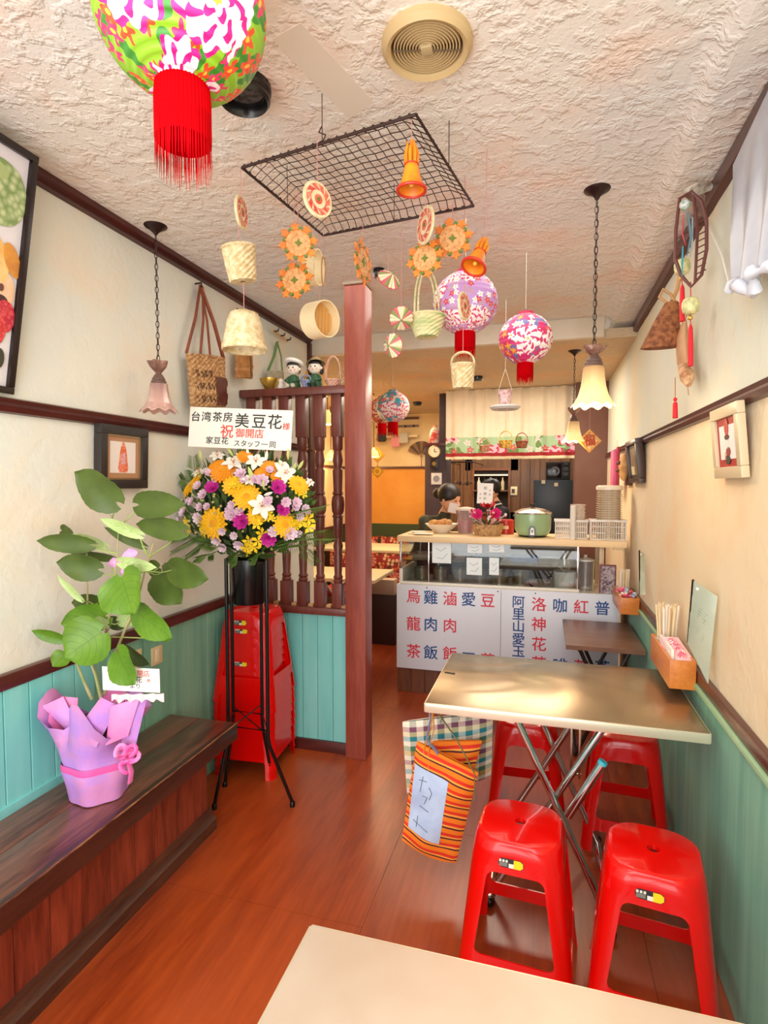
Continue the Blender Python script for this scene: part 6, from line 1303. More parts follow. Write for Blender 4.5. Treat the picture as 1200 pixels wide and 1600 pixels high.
# ================================================================== PEOPLE
def limb_mesh(nodes, edges, root, m, name, parent, sub=2):
    "one continuous surface grown over connected joints"
    me = bpy.data.meshes.new(name); me.from_pydata([Vector(n_[0]) for n_ in nodes], edges, []); o = bpy.data.objects.new('tmp', me); C.objects.link(o)
    md = o.modifiers.new('s', 'SKIN'); md.use_smooth_shade = True; sv = me.skin_vertices[0].data
    for i, n_ in enumerate(nodes): r_ = n_[1]; sv[i].radius = r_ if isinstance(r_, tuple) else (r_, r_)
    sv[root].use_root = True; sb = o.modifiers.new('b', 'SUBSURF'); sb.levels = sub; sb.render_levels = sub
    dg = bpy.context.evaluated_depsgraph_get(); dg.update(); m2 = bpy.data.meshes.new_from_object(o.evaluated_get(dg)); bpy.data.objects.remove(o)
    m2.transform(Matrix.Translation(-wl(parent))); m2.materials.clear(); m2.materials.append(m); m2.shade_smooth(); m2.name = name; o = bpy.data.objects.new(name, m2); C.objects.link(o); o.parent = parent; WL[o.name] = wl(parent); return o
SKIN = mat('#d8a07c', .55, sub=.05); HAIR = mat('#1a1210', .45)
def person(lab, base, face, lean, top_m, H_, mask, cap, hold, apron=None, feet_y=.0):
    "base = point on floor under the hips; face = yaw the person looks to; lean = forward lean of the torso"
    t = thing('person', lab, 'person', base, 'kitchen staff'); fx, fy = cos(face), sin(face); F_ = Vector((fx, fy, 0)); S_ = Vector((-fy, fx, 0)); Z = Vector((0, 0, 1)); b = Vector(base); k = H_/1.6
    hip = b+Z*.84*k; ch = hip+Z*.30*k*cos(lean)+F_*.30*k*sin(lean); nk = hip+Z*.47*k*cos(lean)+F_*.47*k*sin(lean); hd = nk+Z*.13*k+F_*.045*k
    N_ = [(hip, (.13*k, .10*k)), (hip.lerp(ch, .5), (.115*k, .09*k)), (ch, (.14*k, .10*k)), (nk-Z*.03*k, (.07*k, .06*k)), (nk+Z*.05*k, .045*k)]; E_ = [(0, 1), (1, 2), (2, 3), (3, 4)]
    def chain(start, pts):
        a = start
        for p_, r_ in pts: N_.append((p_, r_)); E_.append((a, len(N_)-1)); a = len(N_)-1
    for s_ in (-1, 1):
        sh_ = ch+Z*.11*k+S_*s_*.16*k; el = sh_-Z*.24*k+F_*.06*k+S_*s_*.04*k; wr_ = hold+S_*s_*.07; chain(2, [(sh_, .055*k), (el, .042*k), (el.lerp(wr_, .55), .034*k)])
        hp = hip-Z*.05*k+S_*s_*.085*k; kn = b+Z*.44*k+S_*s_*.09*k+F_*.02; an = b+Z*.07*k+S_*s_*.09*k; chain(0, [(hp, .085*k), (kn, .056*k), (an, .04*k), (an+F_*.11*k-Z*.03*k, .032*k)])
    limb_mesh(N_, E_, 0, top_m, 'clothed_body', t)
    for s_ in (-1, 1):
        sh_ = ch+Z*.11*k+S_*s_*.16*k; el = sh_-Z*.24*k+F_*.06*k+S_*s_*.04*k; wr_ = hold+S_*s_*.07; d_ = (wr_-el).normalized()
        n2 = [(el.lerp(wr_, .45), .028*k), (wr_, .020*k), (wr_+d_*.045, .026*k)]; e2 = [(0, 1), (1, 2)]
        for q in range(4): o_ = S_*(q-1.5)*.017+Z*.004; n2 += [(wr_+d_*.075+o_, .0085), (wr_+d_*(.105+.008*(q in (1, 2)))+o_-Z*.012, .0075), (wr_+d_*(.12+.006*(q in (1, 2)))+o_-Z*.028, .0065)]; i0 = len(n2)-3; e2 += [(2, i0), (i0, i0+1), (i0+1, i0+2)]
        n2 += [(wr_+d_*.03-S_*s_*.03, .010), (wr_+d_*.065-S_*s_*.042-Z*.01, .008)]; e2 += [(1, len(n2)-2), (len(n2)-2, len(n2)-1)]
        limb_mesh(n2, e2, 1, SKIN, 'forearm_and_hand', t, 1)
    tilt = Matrix(((fx, -fy, 0, hd.x), (fy, fx, 0, hd.y), (0, 0, 1, hd.z), (0, 0, 0, 1))) @ Matrix.Rotation(.30, 4, 'Y'); hk = k
    g = G(tilt); prof = [(-.105, .030, .05), (-.085, .052, .045), (-.05, .068, .02), (0, .076, .0), (.045, .078, -.006), (.085, .062, -.008), (.108, .03, -.01)]
    g.loft([[((r_*1.18*cos(a)+off)*hk, r_*sin(a)*hk, z*hk) for a in [2*pi*j/20 for j in range(20)]] for z, r_, off in prof])
    g.tube([(.07*hk, 0, .015*hk), (.105*hk, 0, -.022*hk), (.085*hk, 0, -.032*hk)], [.008*hk, .013*hk, .008*hk], 8)
    for s_ in (-1, 1): g.ball((0, s_*.077*hk, -.005*hk), .020*hk, 8, 8, (.7, .4, 1.3))
    g.tube([(.0, 0, -.08*hk), (-.02*hk, 0, -.15*hk)], .04*hk, 12); g.build('head', SKIN, t, smooth=60)
    for s_ in (-1, 1): G(tilt).ball((.086*hk, s_*.030*hk, .012*hk), .009*hk, 8, 6, (.6, 1.3, .6)).build('eye', mat('#241814', .3), t)
    if not mask: G(tilt).ball((.094*hk, 0, -.058*hk), .012*hk, 8, 6, (.5, 1.5, .4)).build('mouth', mat('#a8574a', .5), t)
    else: G(tilt).loft([[((.098+.012*(1-abs(y_)/.07))*hk*(1-.9*(abs(y_)/.07)**2*.45), y_*hk, z*hk) for y_ in (-.07, -.045, -.02, 0, .02, .045, .07)] for z in (-.09, -.06, -.03, -.008)], closed=False, cap=(False, False)).build('face_mask', mat('#e8e4e4', .7), t)
    g = G(tilt)
    g.ball((-.014*hk, 0, .036*hk), .1*hk, 24, 18, (.99, .93, .93)) if 1 else 0
    if 0: g.loft([[((r_*1.22*cos(a)+off-.012*(1 if cos(a) < .2 else 0))*hk, r_*1.1*sin(a)*hk, (z-(.075 if cos(a) < .35 else 0)*(1-i/4))*hk) for a in [2*pi*j/24 for j in range(24)]] for i, (z, r_, off) in enumerate(((.045, .080, -.006), (.07, .077, -.008), (.095, .062, -.01), (.112, .04, -.01), (.12, .012, -.01)))], cap=(False, True)); 
    if not cap: g.ball((-.12*hk, 0, .01*hk), .045*hk, 12, 10)
    g.build('hair', HAIR, t)
    if cap: G(tilt).lathe([(.088*hk, .035*hk), (.09*hk, .07*hk), (.07*hk, .112*hk), (.03*hk, .13*hk), (0, .132*hk)], 24).build('dark_cap', mat('#16141a', .6), t)
    if apron:
        fr_ = lambda s, q: (hip+Z*(-.30+.68*q)*k*1+F_*((.115+.02*sin(pi*s))*k+.30*k*sin(lean)*max(0, q-.45)*1.4)+S_*(s-.5)*(.30-.1*q)*k)
        G().grid(fr_, 8, 10, .006).build('apron', apron, t); 
        for s_ in (-1, 1): G().tube([fr_((s_+1)/2, 1), ch+Z*.15*k+S_*s_*.07*k+F_*.07*k, nk+S_*s_*.05*k-F_*.05*k], .007, 6).build('apron_strap', apron, t)
    return t
h1 = pt(706, 787, y=4.75); person('person with dark tied hair, white mask and olive top bending behind the counter', (h1.x-.30, 4.80, 0), radians(-25), .62, mat('#3a3a24', .7), 1.62, True, False, Vector((h1.x+.12, 4.55, 1.0)))
h2 = pt(779, 768, y=5.9); person('person in dark cap and black top with a white apron, deeper in the kitchen', (h2.x+.10, 6.0, 0), radians(197), .30, mat('#15131a', .7), 1.60, False, True, Vector((h2.x-.24, 5.82, .98)), mat('#e8e0d4', .7))
kt = thing('kitchen_worktable', 'low kitchen worktable behind the counter', 'table', (-.35, 5.05, 0)); G().box(-.95, .3, 5.2, 5.55, .86, .9, .004).build('top', mat('#8a8078', .3, .8), kt)
for x, y in ((-.9, 5.24), (.25, 5.24), (-.9, 5.5), (.25, 5.5)): G().box(x-.02, x+.02, y-.02, y+.02, 0, .86).build('leg', mat('#8a8078', .3, .8), kt)
# ================================================================== FLOWER STAND
fc = Vector((-1.285, 2.32, 0)); st = thing('flower_stand', 'tall black tubular flower stand holding a black bucket by the bench end', 'stand', fc); BK = mat('#0e0c0e', .22)
zk = pt(412, 1148, y=2.3).z
feet = [pt(335, 1262, z=.006), pt(457, 1258, z=.006), Vector((-1.50, 2.40, .006)), pt(424, 1212, z=.006)]
tops = [(353, 2.24), (416, 2.24), (361, 2.40), (407, 2.40)]
for (u, yy), ft in zip(tops, feet):
    a = pt(u, 868, y=yy); a.z = 1.16; kx = Vector((a.x, a.y, zk)); m_ = kx.lerp(ft, .06)
    G().tube([a, kx+Vector((0, 0, .02)), m_, ft+Vector((0, 0, .012))], .0085, 10).build('leg', BK, st); G(TR(ft-Vector((0, 0, .006)))).lathe([(.012, 0), (.012, .02), (.009, .024)], 12, (True, True)).build('foot_cap', BK, st)
q = [pt(u, 868, y=yy) for u, yy in (tops[0], tops[1], tops[3], tops[2])]
G().tube([(w.x, w.y, 1.155) for w in q], .006, 8, closed=True).build('top_ring', BK, st); G().tube([(w.x, w.y, zk+.05) for w in q], .0045, 8, closed=True).build('lower_ring', BK, st)
G().tube([(q[0].x, q[0].y, zk+.03), (q[2].x, q[2].y, zk+.10)], .003, 6).build('brace_wire', BK, st); G().tube([(q[1].x, q[1].y, zk+.03), (q[3].x, q[3].y, zk+.07)], .003, 6).build('brace_wire', BK, st)
bz0, bz1 = pt(388, 941, y=2.32).z, pt(388, 872, y=2.32).z; bx = pt(389, 900, y=2.32).x
t = thing('black_flower_bucket', 'glossy black bucket held in the flower stand', 'bucket', (bx, 2.32, bz0)); rb = sz(31, Vector((bx, 2.32, bz0)))*1.0
rb = min(rb, .084)
G(TR((bx, 2.32, bz0))).lathe([(0, 0), (rb*.9, 0), (rb*.94, .006), (rb, bz1-bz0-.02), (rb*1.05, bz1-bz0-.02), (rb*1.05, bz1-bz0), (rb*.95, bz1-bz0), (rb*.88, .02), (0, .015)], 36).build('bucket_body', BK, t)
# arrangement
fa = thing('flower_arrangement', 'large round arrangement of yellow, white, pink and lilac flowers in the bucket', 'flowers', (bx, 2.32, bz1-.03))
fc = pt(388, 790, y=2.32); Rx, Rz = sz(112, fc), sz(84, fc)
def surf_pt(zx, zy, push=0):
    u, v = 260+zx/4.286, 620+zy/4.286; p = pt(u, v, y=2.32); dx, dz = (p.x-fc.x)/Rx, (p.z-fc.z)/Rz; rho = min(.98, sqrt(dx*dx+dz*dz)); y = 2.30-.15*sqrt(1-rho*rho)-push
    p = pt(u, v, y=y); nrm = Vector((dx*.8+.45, -sqrt(1-rho*rho)*.9-.35, dz*.8+.25)).normalized(); return p, nrm
def orient(p, nrm, roll=0, s=1.0): return Matrix.Translation(p) @ nrm.to_track_quat('Z', 'Y').to_matrix().to_4x4() @ Matrix.Rotation(roll, 4, 'Z') @ Matrix.Scale(s, 4)
def fl_part(name, build_list):
    objs = []
    return objs
YEL = mat('#f8c80c', .6, h2='#f2a80a', scale=60); YCEN = mat('#e88a08', .7, h2='#f7b820', scale=300, bump=.4, bscale=400); LEM = mat('#f6d21e', .6); ORY = mat('#f5a012', .6, h2='#ee8c0c', scale=60); LILY = mat('#f5efe4', .55, sub=.05); MAG = mat('#cf2fa0', .6, h2='#b81f88', scale=60); LAV = mat('#dcb4cc', .6, h2='#ecd4e0', scale=60); BUDG = mat('#c3cc7c', .6); PAL = mat('#f0e2ea', .6, h2='#dcb8cc', scale=80)
def gerbera(r=1.0, layers=3, n=16):
    g = G()
    for L in range(layers):
        rr = r*(1-L*.16); 
        for j in range(n):
            a = 2*pi*j/n+L*.2; M = Matrix.Rotation(a, 4, 'Z'); z = .06*r*L
            g.add([M @ Vector(w) for w in ((r*.12, -.05*r, z), (rr*.6, -.13*r, z+.10*r), (rr*.92, -.08*r, z+.06*r), (rr, 0, z+.02*r), (rr*.92, .08*r, z+.06*r), (rr*.6, .13*r, z+.10*r), (r*.12, .05*r, z), (rr*.6, 0, z+.06*r))], [(0, 1, 7), (1, 2, 3, 7), (7, 3, 4, 5), (0, 7, 5, 6)])
    return g
def lilyf(r=1.0):
    g = G()
    for j in range(6):
        M = Matrix.Rotation(pi/3*j, 4, 'Z'); k = .9 if j % 2 else 1.0
        def f(s, q, k=k): w = .26*r*sin(pi*min(1, q*.93+.05))**.8; return M @ Vector((k*r*(q*.95+.03), (s-.5)*2*w, r*(.45*q-.38*q*q*q)+.07*r*abs(s-.5)))
        g.grid(f, 2, 6, .012*r)
    return g
def rosef(r=1.0, rings=4): return rosette(G(), (0, 0, 0), r, (0, 0, 1), rings, 8, .45)
def alst(r=1.0):
    g = G()
    for q in range(3):
        o_ = Vector((.45*r*cos(q*2.1), .45*r*sin(q*2.1), .12*q*r))
        for j in range(5):
            M = Matrix.Translation(o_) @ Matrix.Rotation(2*pi/5*j+q, 4, 'Z'); g.add([M @ Vector(w) for w in ((0, 0, 0), (.4*r, -.18*r, .18*r), (.68*r, 0, .12*r), (.4*r, .18*r, .18*r), (.4*r, 0, .10*r))], [(0, 1, 4), (1, 2, 4), (4, 2, 3), (0, 4, 3)])
    return g
def bud(r=1.0):
    g = G(); g.lathe([(0, -.9*r), (.10*r, -.7*r), (.24*r, -.1*r), (.20*r, .5*r), (.05*r, .95*r), (0, 1.0*r)], 8, rip=lambda a, i: 1+.12*cos(3*a)); return g
PRO = {}
def flower(kind, p, M):
    nm, fn, ms, cen = kind
    if nm not in PRO:
        g = fn(); o = g.build(nm.split('|')[0], ms, fa, smooth=50 if 'lily' in nm or 'bud' in nm else 0); me = o.data; me.transform(Matrix.Translation(wl(fa))); PRO[nm] = me; bpy.data.objects.remove(o)
    o = bpy.data.objects.new(nm.split('|')[0], PRO[nm]); C.objects.link(o); o.parent = fa; o.matrix_local = Matrix.Translation(-wl(fa)) @ M; WL[o.name] = Vector(p)
    if cen:
        if cen not in PRO:
            g = G()
            if cen == 'disc': g.lathe([(.24, .10), (.22, .17), (.12, .20), (0, .21)], 14)
            else:
                for j in range(5): g.tube([(0, 0, .05), (.10*cos(j*1.25), .10*sin(j*1.25), .35), (.18*cos(j*1.25), .18*sin(j*1.25), .5)], .018, 4); g.ball((.18*cos(j*1.25), .18*sin(j*1.25), .5), .045, 6, 4)
            oo = g.build('x', YCEN if cen == 'disc' else mat('#c9781c', .6), fa); me = oo.data; me.transform(Matrix.Translation(wl(fa))); PRO[cen] = me; bpy.data.objects.remove(oo)
        c = bpy.data.objects.new('flower_centre' if cen == 'disc' else 'stamens', PRO[cen]); C.objects.link(c); c.parent = o
    return o
KG = ('gerbera_flower|y', gerbera, YEL, 'disc'); KO = ('gerbera_flower|o', lambda: gerbera(1, 4, 18), ORY, 'disc'); KL = ('lily_flower', lilyf, LILY, 'stamen'); KM = ('carnation_flower', lambda: rosef(1, 5), MAG, None); KV = ('rose_flower|l', rosef, LAV, None); KP = ('rose_flower|p', rosef, PAL, None); KA = ('alstroemeria_flower', alst, LEM, None); KB = ('lily_bud|g', bud, BUDG, None); KW = ('lily_bud|w', bud, LILY, None)
z = lambda n_: n_/4.286*sz(1, fc)
for kd, lst in ((KO, ((385, 500, 80), (340, 465, 55), (690, 470, 50), (640, 515, 48), (530, 405, 50), (740, 535, 38))), (KG, ((170, 600, 68), (200, 560, 55), (540, 672, 80), (320, 845, 92), (885, 590, 62), (795, 860, 70), (450, 600, 62), (150, 640, 45), (600, 800, 50))),
               (KA, ((930, 845, 62), (560, 990, 55), (640, 950, 55), (150, 855, 50), (160, 915, 32), (600, 830, 50), (470, 590, 45), (900, 640, 36), (260, 880, 46), (250, 920, 30), (540, 1010, 45), (600, 770, 40), (690, 800, 34), (860, 850, 36))),
               (KL, ((450, 450, 66), (600, 440, 62), (225, 510, 55), (340, 402, 48), (640, 735, 76), (790, 515, 68), (555, 560, 40), (770, 470, 45), (960, 575, 30))),
               (KM, ((310, 615, 44), (745, 612, 46), (510, 835, 50), (775, 757, 40), (685, 945, 46))),
               (KV, ((215, 600, 30), (250, 660, 33), (175, 705, 30), (230, 740, 28), (275, 738, 24), (440, 725, 25), (490, 765, 27), (435, 790, 38), (500, 522, 36), (800, 705, 30), (870, 712, 30), (300, 520, 33), (268, 512, 28), (640, 565, 38), (595, 558, 28), (690, 492, 24), (150, 700, 24), (680, 700, 28), (420, 760, 26), (520, 560, 24), (860, 740, 26), (330, 560, 22))),
               (KP, ((120, 775, 34), (220, 812, 36), (925, 750, 28), (890, 800, 27), (715, 905, 32), (830, 915, 38), (880, 915, 24), (340, 960, 33), (380, 1005, 30), (455, 930, 25), (490, 985, 35), (828, 995, 30), (90, 830, 27), (800, 935, 24), (375, 900, 24), (945, 770, 20)))):
    for i, (zx, zy, zr) in enumerate(lst):
        p, nn = surf_pt(zx, zy, .012 if kd in (KM, KV, KP) else 0); nn = (nn+Vector((R.uniform(-.25, .25), 0, R.uniform(-.2, .25)))).normalized(); flower(kd, p, orient(p, nn, R.uniform(0, 6), z(zr)*1.2))
for kd, zx, zy, zr, tx in ((KB, 230, 395, 40, 0), (KB, 430, 372, 42, -.5), (KB, 815, 388, 40, .15), (KB, 898, 460, 42, .7), (KB, 855, 475, 38, .5), (KB, 570, 525, 58, -.25), (KW, 670, 400, 44, .3), (KW, 680, 650, 42, 1.3), (KW, 545, 375, 40, 0), (KB, 650, 590, 34, .1), (KW, 945, 575, 36, .8), (KB, 480, 400, 30, -.3), (KB, 750, 470, 36, .4)):
    p, nn = surf_pt(zx, zy, .02); flower(kd, p, Matrix.Translation(p) @ Matrix.Rotation(tx, 4, 'Y') @ Matrix.Rotation(.3, 4, 'X') @ Matrix.Scale(z(zr), 4))
# small filler berries, foliage
g = G()
for i in range(120):
    a = R.uniform(0, 2*pi); rr = sqrt(R.random())*.95; p = Vector((fc.x+Rx*rr*cos(a), 2.30-.14*sqrt(1-rr*rr), fc.z+Rz*rr*sin(a)-.01)); g.ball(p, .006, 5, 4)
g.build('filler_berries', mat('#d8b088', .6, h2='#b8c070', scale=30), fa, kind='stuff')
FG = mat('#3a5620', .55, h2='#587830', scale=30); FG2 = mat('#66843a', .55, h2='#44602a', scale=30); g = G()
for i in range(620):
    a = R.uniform(0, 2*pi); rr = R.random()**.5; ph = R.random(); b = Vector((fc.x, 2.32, bz1)); p = Vector((fc.x+Rx*1.02*rr*cos(a), 2.31-.13*(1-rr*rr)*ph+.12*(1-ph)*(1-rr*rr), fc.z+Rz*1.0*rr*sin(a)))
    d_ = (p-b).normalized(); L = R.uniform(.03, .07); s_ = d_.cross(Vector((R.uniform(-1, 1), -1, R.uniform(-1, 1)))).normalized()*L*.22; g.add([p-d_*L*.5, p+s_, p+d_*L*.6, p-s_], [(0, 1, 2, 3)])
g.build('leaf_mass', FG, fa, smooth=0, kind='stuff')
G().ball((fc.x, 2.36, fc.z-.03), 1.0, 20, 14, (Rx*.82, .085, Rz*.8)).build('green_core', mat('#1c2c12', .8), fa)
def frond(pts, n_, L, m, up=None):
    g = G(); P = [Vector(p) for p in pts]; g.tube(P, [.0028, .002, .001][:len(P)] if len(P) <= 3 else .0018, 5)
    for i in range(n_):
        f = .15+.85*i/n_; k = f*(len(P)-1); j = min(int(k), len(P)-2); c = P[j].lerp(P[j+1], k-j); d_ = (P[j+1]-P[j]).normalized(); w = Vector((0, -.5, 1)).cross(d_).normalized(); l = L*(1-.55*f)
        for s_ in (-1, 1):
            o_ = (d_*.75+w*s_*.8+Vector((0, 0, -.15))).normalized()*l; nn = d_.cross(w)*.002+d_*l*.05; g.add([c, c+o_*.5+nn, c+o_+Vector((0, 0, -.1*l)), c+o_*.5-nn], [(0, 1, 2, 3)])
    return g.build('palm_frond', m, fa, smooth=0)
zz = lambda zx, zy, y: pt(260+zx/4.286, 620+zy/4.286, y=y)
for pts in (((400, 1000, 2.24), (230, 930, 2.20), (30, 1040, 2.16)), ((400, 1010, 2.22), (250, 980, 2.17), (130, 1070, 2.14)), ((380, 990, 2.26), (180, 920, 2.24), (10, 960, 2.22)), ((700, 1010, 2.22), (900, 960, 2.18), (1110, 960, 2.16)), ((720, 1020, 2.2), (900, 1000, 2.15), (1010, 1110, 2.12)), ((700, 1000, 2.25), (880, 930, 2.22), (1060, 900, 2.2)),
            ((250, 600, 2.34), (190, 500, 2.34), (180, 400, 2.34)), ((240, 640, 2.34), (130, 560, 2.32), (100, 520, 2.3)), ((330, 1040, 2.2), (280, 1060, 2.16), (200, 1080, 2.14)), ((500, 1020, 2.2), (480, 1050, 2.14), (430, 1110, 2.12)), ((650, 1030, 2.2), (620, 1060, 2.14), (570, 1090, 2.12)), ((800, 800, 2.2), (950, 760, 2.16), (1060, 735, 2.14))):
    frond([zz(*q) for q in pts], 22, .075, FG2 if R.random() < .5 else FG)
# plaque
A, B, D, E = pt(294, 634, y=2.20), pt(455, 643, y=2.28), pt(457, 703, y=2.27), pt(297, 699, y=2.19)
t = thing('congratulation_plaque', 'white congratulation plaque with black and red writing above the flowers', 'sign', (A+B+D+E)/4-Vector((0, 0, .08))); c = (A+B+D+E)/4; M = frame(c, (B-A)+(D-E), (A-E)+(B-D)); W_ = ((B-A).length+(D-E).length)/4; H_ = ((A-E).length+(B-D).length)/4
G(M).box(-W_, W_, -H_, H_, -.006, 0, .001).build('board', mat('#f6f0e4', .5), t)
K = mat('#2a2624', .5); RR = mat('#e04a3c', .5)
def wr(s_, zx, zy, size, m, sx=1.0): text(s_, size, m, t, M @ Matrix.Translation(((zx-497)/347*W_, (208-zy)/145*H_*1.0, .0006)) @ Matrix.Rotation(0.0, 4, 'Z'), bold=.012)
for ch, zx in zip('台湾茶房', (192, 265, 340, 412)): wr(ch, zx, 138-(zx-192)*.02, .046, K)
for ch, zx in zip('美豆花', (508, 622, 728)): wr(ch, zx, 158, .068, K)
wr('様', 805, 183, .034, RR); wr('祝', 410, 238, .062, RR)
for ch, zx in zip('御開店', (500, 565, 628)): wr(ch, zx, 245, .043, RR)
for ch, zx in zip('家豆花', (295, 348, 400)): wr(ch, zx, 305, .034, K)
for ch, zx in zip('スタッフ一同', (482, 528, 572, 618, 668, 722)): wr(ch, zx, 318, .031, K)
G().tube([c+Vector((.02, .01, -H_*.9)), (fc.x+.01, 2.33, fc.z)], .004, 6).build('stake', mat('#3a5a2c', .6), t)
# ================================================================== POTTED PLANT
pb = pt(156, 1238, z=.447); py = pb.y; pl = thing('potted_plant', 'leafy green potted plant wrapped in lilac paper with pink ribbon on the bench', 'plant', (pb.x, py, .447)); WRP = mat('#b886d8', .5, h2='#d48cc4', scale=9, bump=.5, bscale=35); PNK = mat('#e85aa8', .45); PK2 = mat('#ee8cc4', .5, h2='#e070b4', scale=8)
k = sz(1, Vector((pb.x, py, .6))); 
def hexr(r, n_=6, rot=.3): return [(r*cos(2*pi*i/n_+rot), r*sin(2*pi*i/n_+rot)) for i in range(n_)]
zr = lambda v: pt(160, v, y=py).z
def wring(r, z_, rag=0, n_=36, sx=1.0):
    o = []
    for i in range(n_):
        a = 2*pi*i/n_; fac = 1+.05*cos(6*a+1)+rag*.3*cos(3*a+2.2)+rag*.12*sin(7*a); o.append((pb.x+r*fac*cos(a)*sx, py+r*fac*sin(a), z_+rag*.055*sin(4*a+.6)))
    return o
g = G(); g.loft([wring(k*40, .448), wring(k*44, zr(1215)), wring(k*50, zr(1190)), wring(k*47, zr(1182)), wring(k*52, zr(1160)), wring(k*58, zr(1130), .5), wring(k*64, zr(1102), 1.0)], cap=(True, False)); g.build('lilac_wrapping', WRP, pl, smooth=50)
g = G(); g.loft([wring(k*45, zr(1175)), wring(k*50, zr(1140), .3), wring(k*54, zr(1112), .9)], cap=(False, False)); g.build('pink_inner_wrapping', PK2, pl, smooth=50)
G().loft([[(pb.x+k*38*cos(a), py+k*38*sin(a), z_) for a in [2*pi*i/24 for i in range(24)]] for z_ in (.46, zr(1125))]).build('inner_pot_soil', mat('#4a3424', .8), pl)
for (u0, v0), (u1, v1), (u2, v2), (u3, v3), yo, m in (((112, 1150), (165, 1086), (182, 1105), (150, 1168), -.11, WRP), ((108, 1145), (73, 1100), (95, 1090), (118, 1128), -.06, WRP), ((165, 1165), (180, 1100), (215, 1092), (200, 1150), -.10, PK2), ((190, 1160), (205, 1095), (226, 1094), (212, 1165), -.08, WRP), ((95, 1112), (104, 1085), (118, 1092), (120, 1125), -.03, PK2)):
    a_, b_, c_, d_ = (pt(u, v, y=py+yo) for u, v in ((u0, v0), (u1, v1), (u2, v2), (u3, v3))); b_.y -= .02; c_.y += .01
    G().grid(lambda s, q: a_.lerp(d_, s).lerp(b_.lerp(c_, s), q)+Vector((0, -.012*sin(pi*s)*sin(pi*q), 0)), 6, 6, .001).build('paper_fold', m, pl, smooth=60)
g = G(); g.loft([wring(k*49.5, zr(1192)), wring(k*50.5, zr(1187)), wring(k*49.5, zr(1180))], cap=(False, False)); g.build('ribbon_band', PNK, pl, smooth=50)
bw = pt(198, 1180, y=py-.10)
for i, (dx, dz, a) in enumerate(((-.05, .0, .1), (-.03, .012, .5), (.03, .018, -.5), (.035, .0, .2), (.01, -.035, -1.2), (-.015, .02, 1.2), (.045, .03, .7))):
    c_ = bw+Vector((dx*.6, -.004*i, dz*.6)); M = TR(c_, (0, -a, .2*i)); G(M).tube([(.028*cos(w_)*(1 if cos(w_) > 0 else .3), .006*sin(2*w_), .014*sin(w_)) for w_ in [2*pi*j/14 for j in range(14)]], .006, 6, closed=True, up=(0, 1, 0), flat=.4).build('bow_loop', PK2 if i % 2 else PNK, pl)
G().tube([bw, bw+Vector((.02, -.005, -.05)), bw+Vector((.014, -.005, -.085))], [.008, .012, .012], 6, flat=.2).build('ribbon_tail', PK2, pl)
# stems
STM = mat('#b5a878', .6, h2='#8a9a58', scale=12); GS = mat('#9ab060', .55)
Z = lambda zx, zy, yo=0: pt(20+zx/3.636, 700+zy/3.636, y=py+yo)
stems = [[(450, 1430, 0), (405, 1330, 0), (365, 1230, .01), (400, 1100, .02), (425, 870, .03), (420, 600, .02)], [(500, 1420, -.01), (470, 1290, -.01), (445, 1225, 0), (525, 1060, 0), (555, 930, 0), (565, 850, 0), (595, 600, .01), (600, 450, .02), (530, 345, .02)], [(520, 1400, .01), (590, 1150, 0), (650, 1000, 0), (700, 900, .01), (750, 700, .02), (800, 540, .03)]]
nodes = []
for s_ in stems:
    P = [Z(*q) for q in s_]; G().tube(P, [.0055-.0006*i for i in range(len(P))], 8).build('stem', STM, pl); 
    for a_, b_ in zip(P, P[1:]):
        for f in (0, .5): nodes.append(a_.lerp(b_, f))
LF = {}
def leafmat(c1, c2, nm):
    n = N(nm); uv = n.coord('UV'); sp = n.n('ShaderNodeSeparateXYZ', {0: uv}); x_ = n.math('ABSOLUTE', n.math('SUBTRACT', sp.outputs[0], .5)); y_ = sp.outputs[1]
    v1 = n.math('LESS_THAN', x_, .008); r_ = n.math('FRACT', n.math('MULTIPLY', n.math('SUBTRACT', y_, n.math('MULTIPLY', x_, .9)), 6.0)); v2 = n.math('LESS_THAN', r_, .07)
    c = n.mix(n.ramp(n.noise(n.coord('Object'), 14, 3), .35, .7), srgb(c1), srgb(c2)); c = n.mix(n.math('MULTIPLY', n.math('MAXIMUM', v1, v2), .7), c, srgb('#3c560c')); n.col(c); n.set(Roughness=.45); n.b.inputs['Subsurface Weight'].default_value = .0
    n.bump(n.math('MULTIPLY', v2, -1.0), .3, .003); return n.m
LB, LO, LPp = leafmat('#4d760a', '#628a14', 'leaf_bright'), leafmat('#3d5014', '#4c601a', 'leaf_olive'), leafmat('#b4c888', '#a2b870', 'leaf_pale'); LD = leafmat('#3c4c10', '#4a5c18', 'leaf_dark')
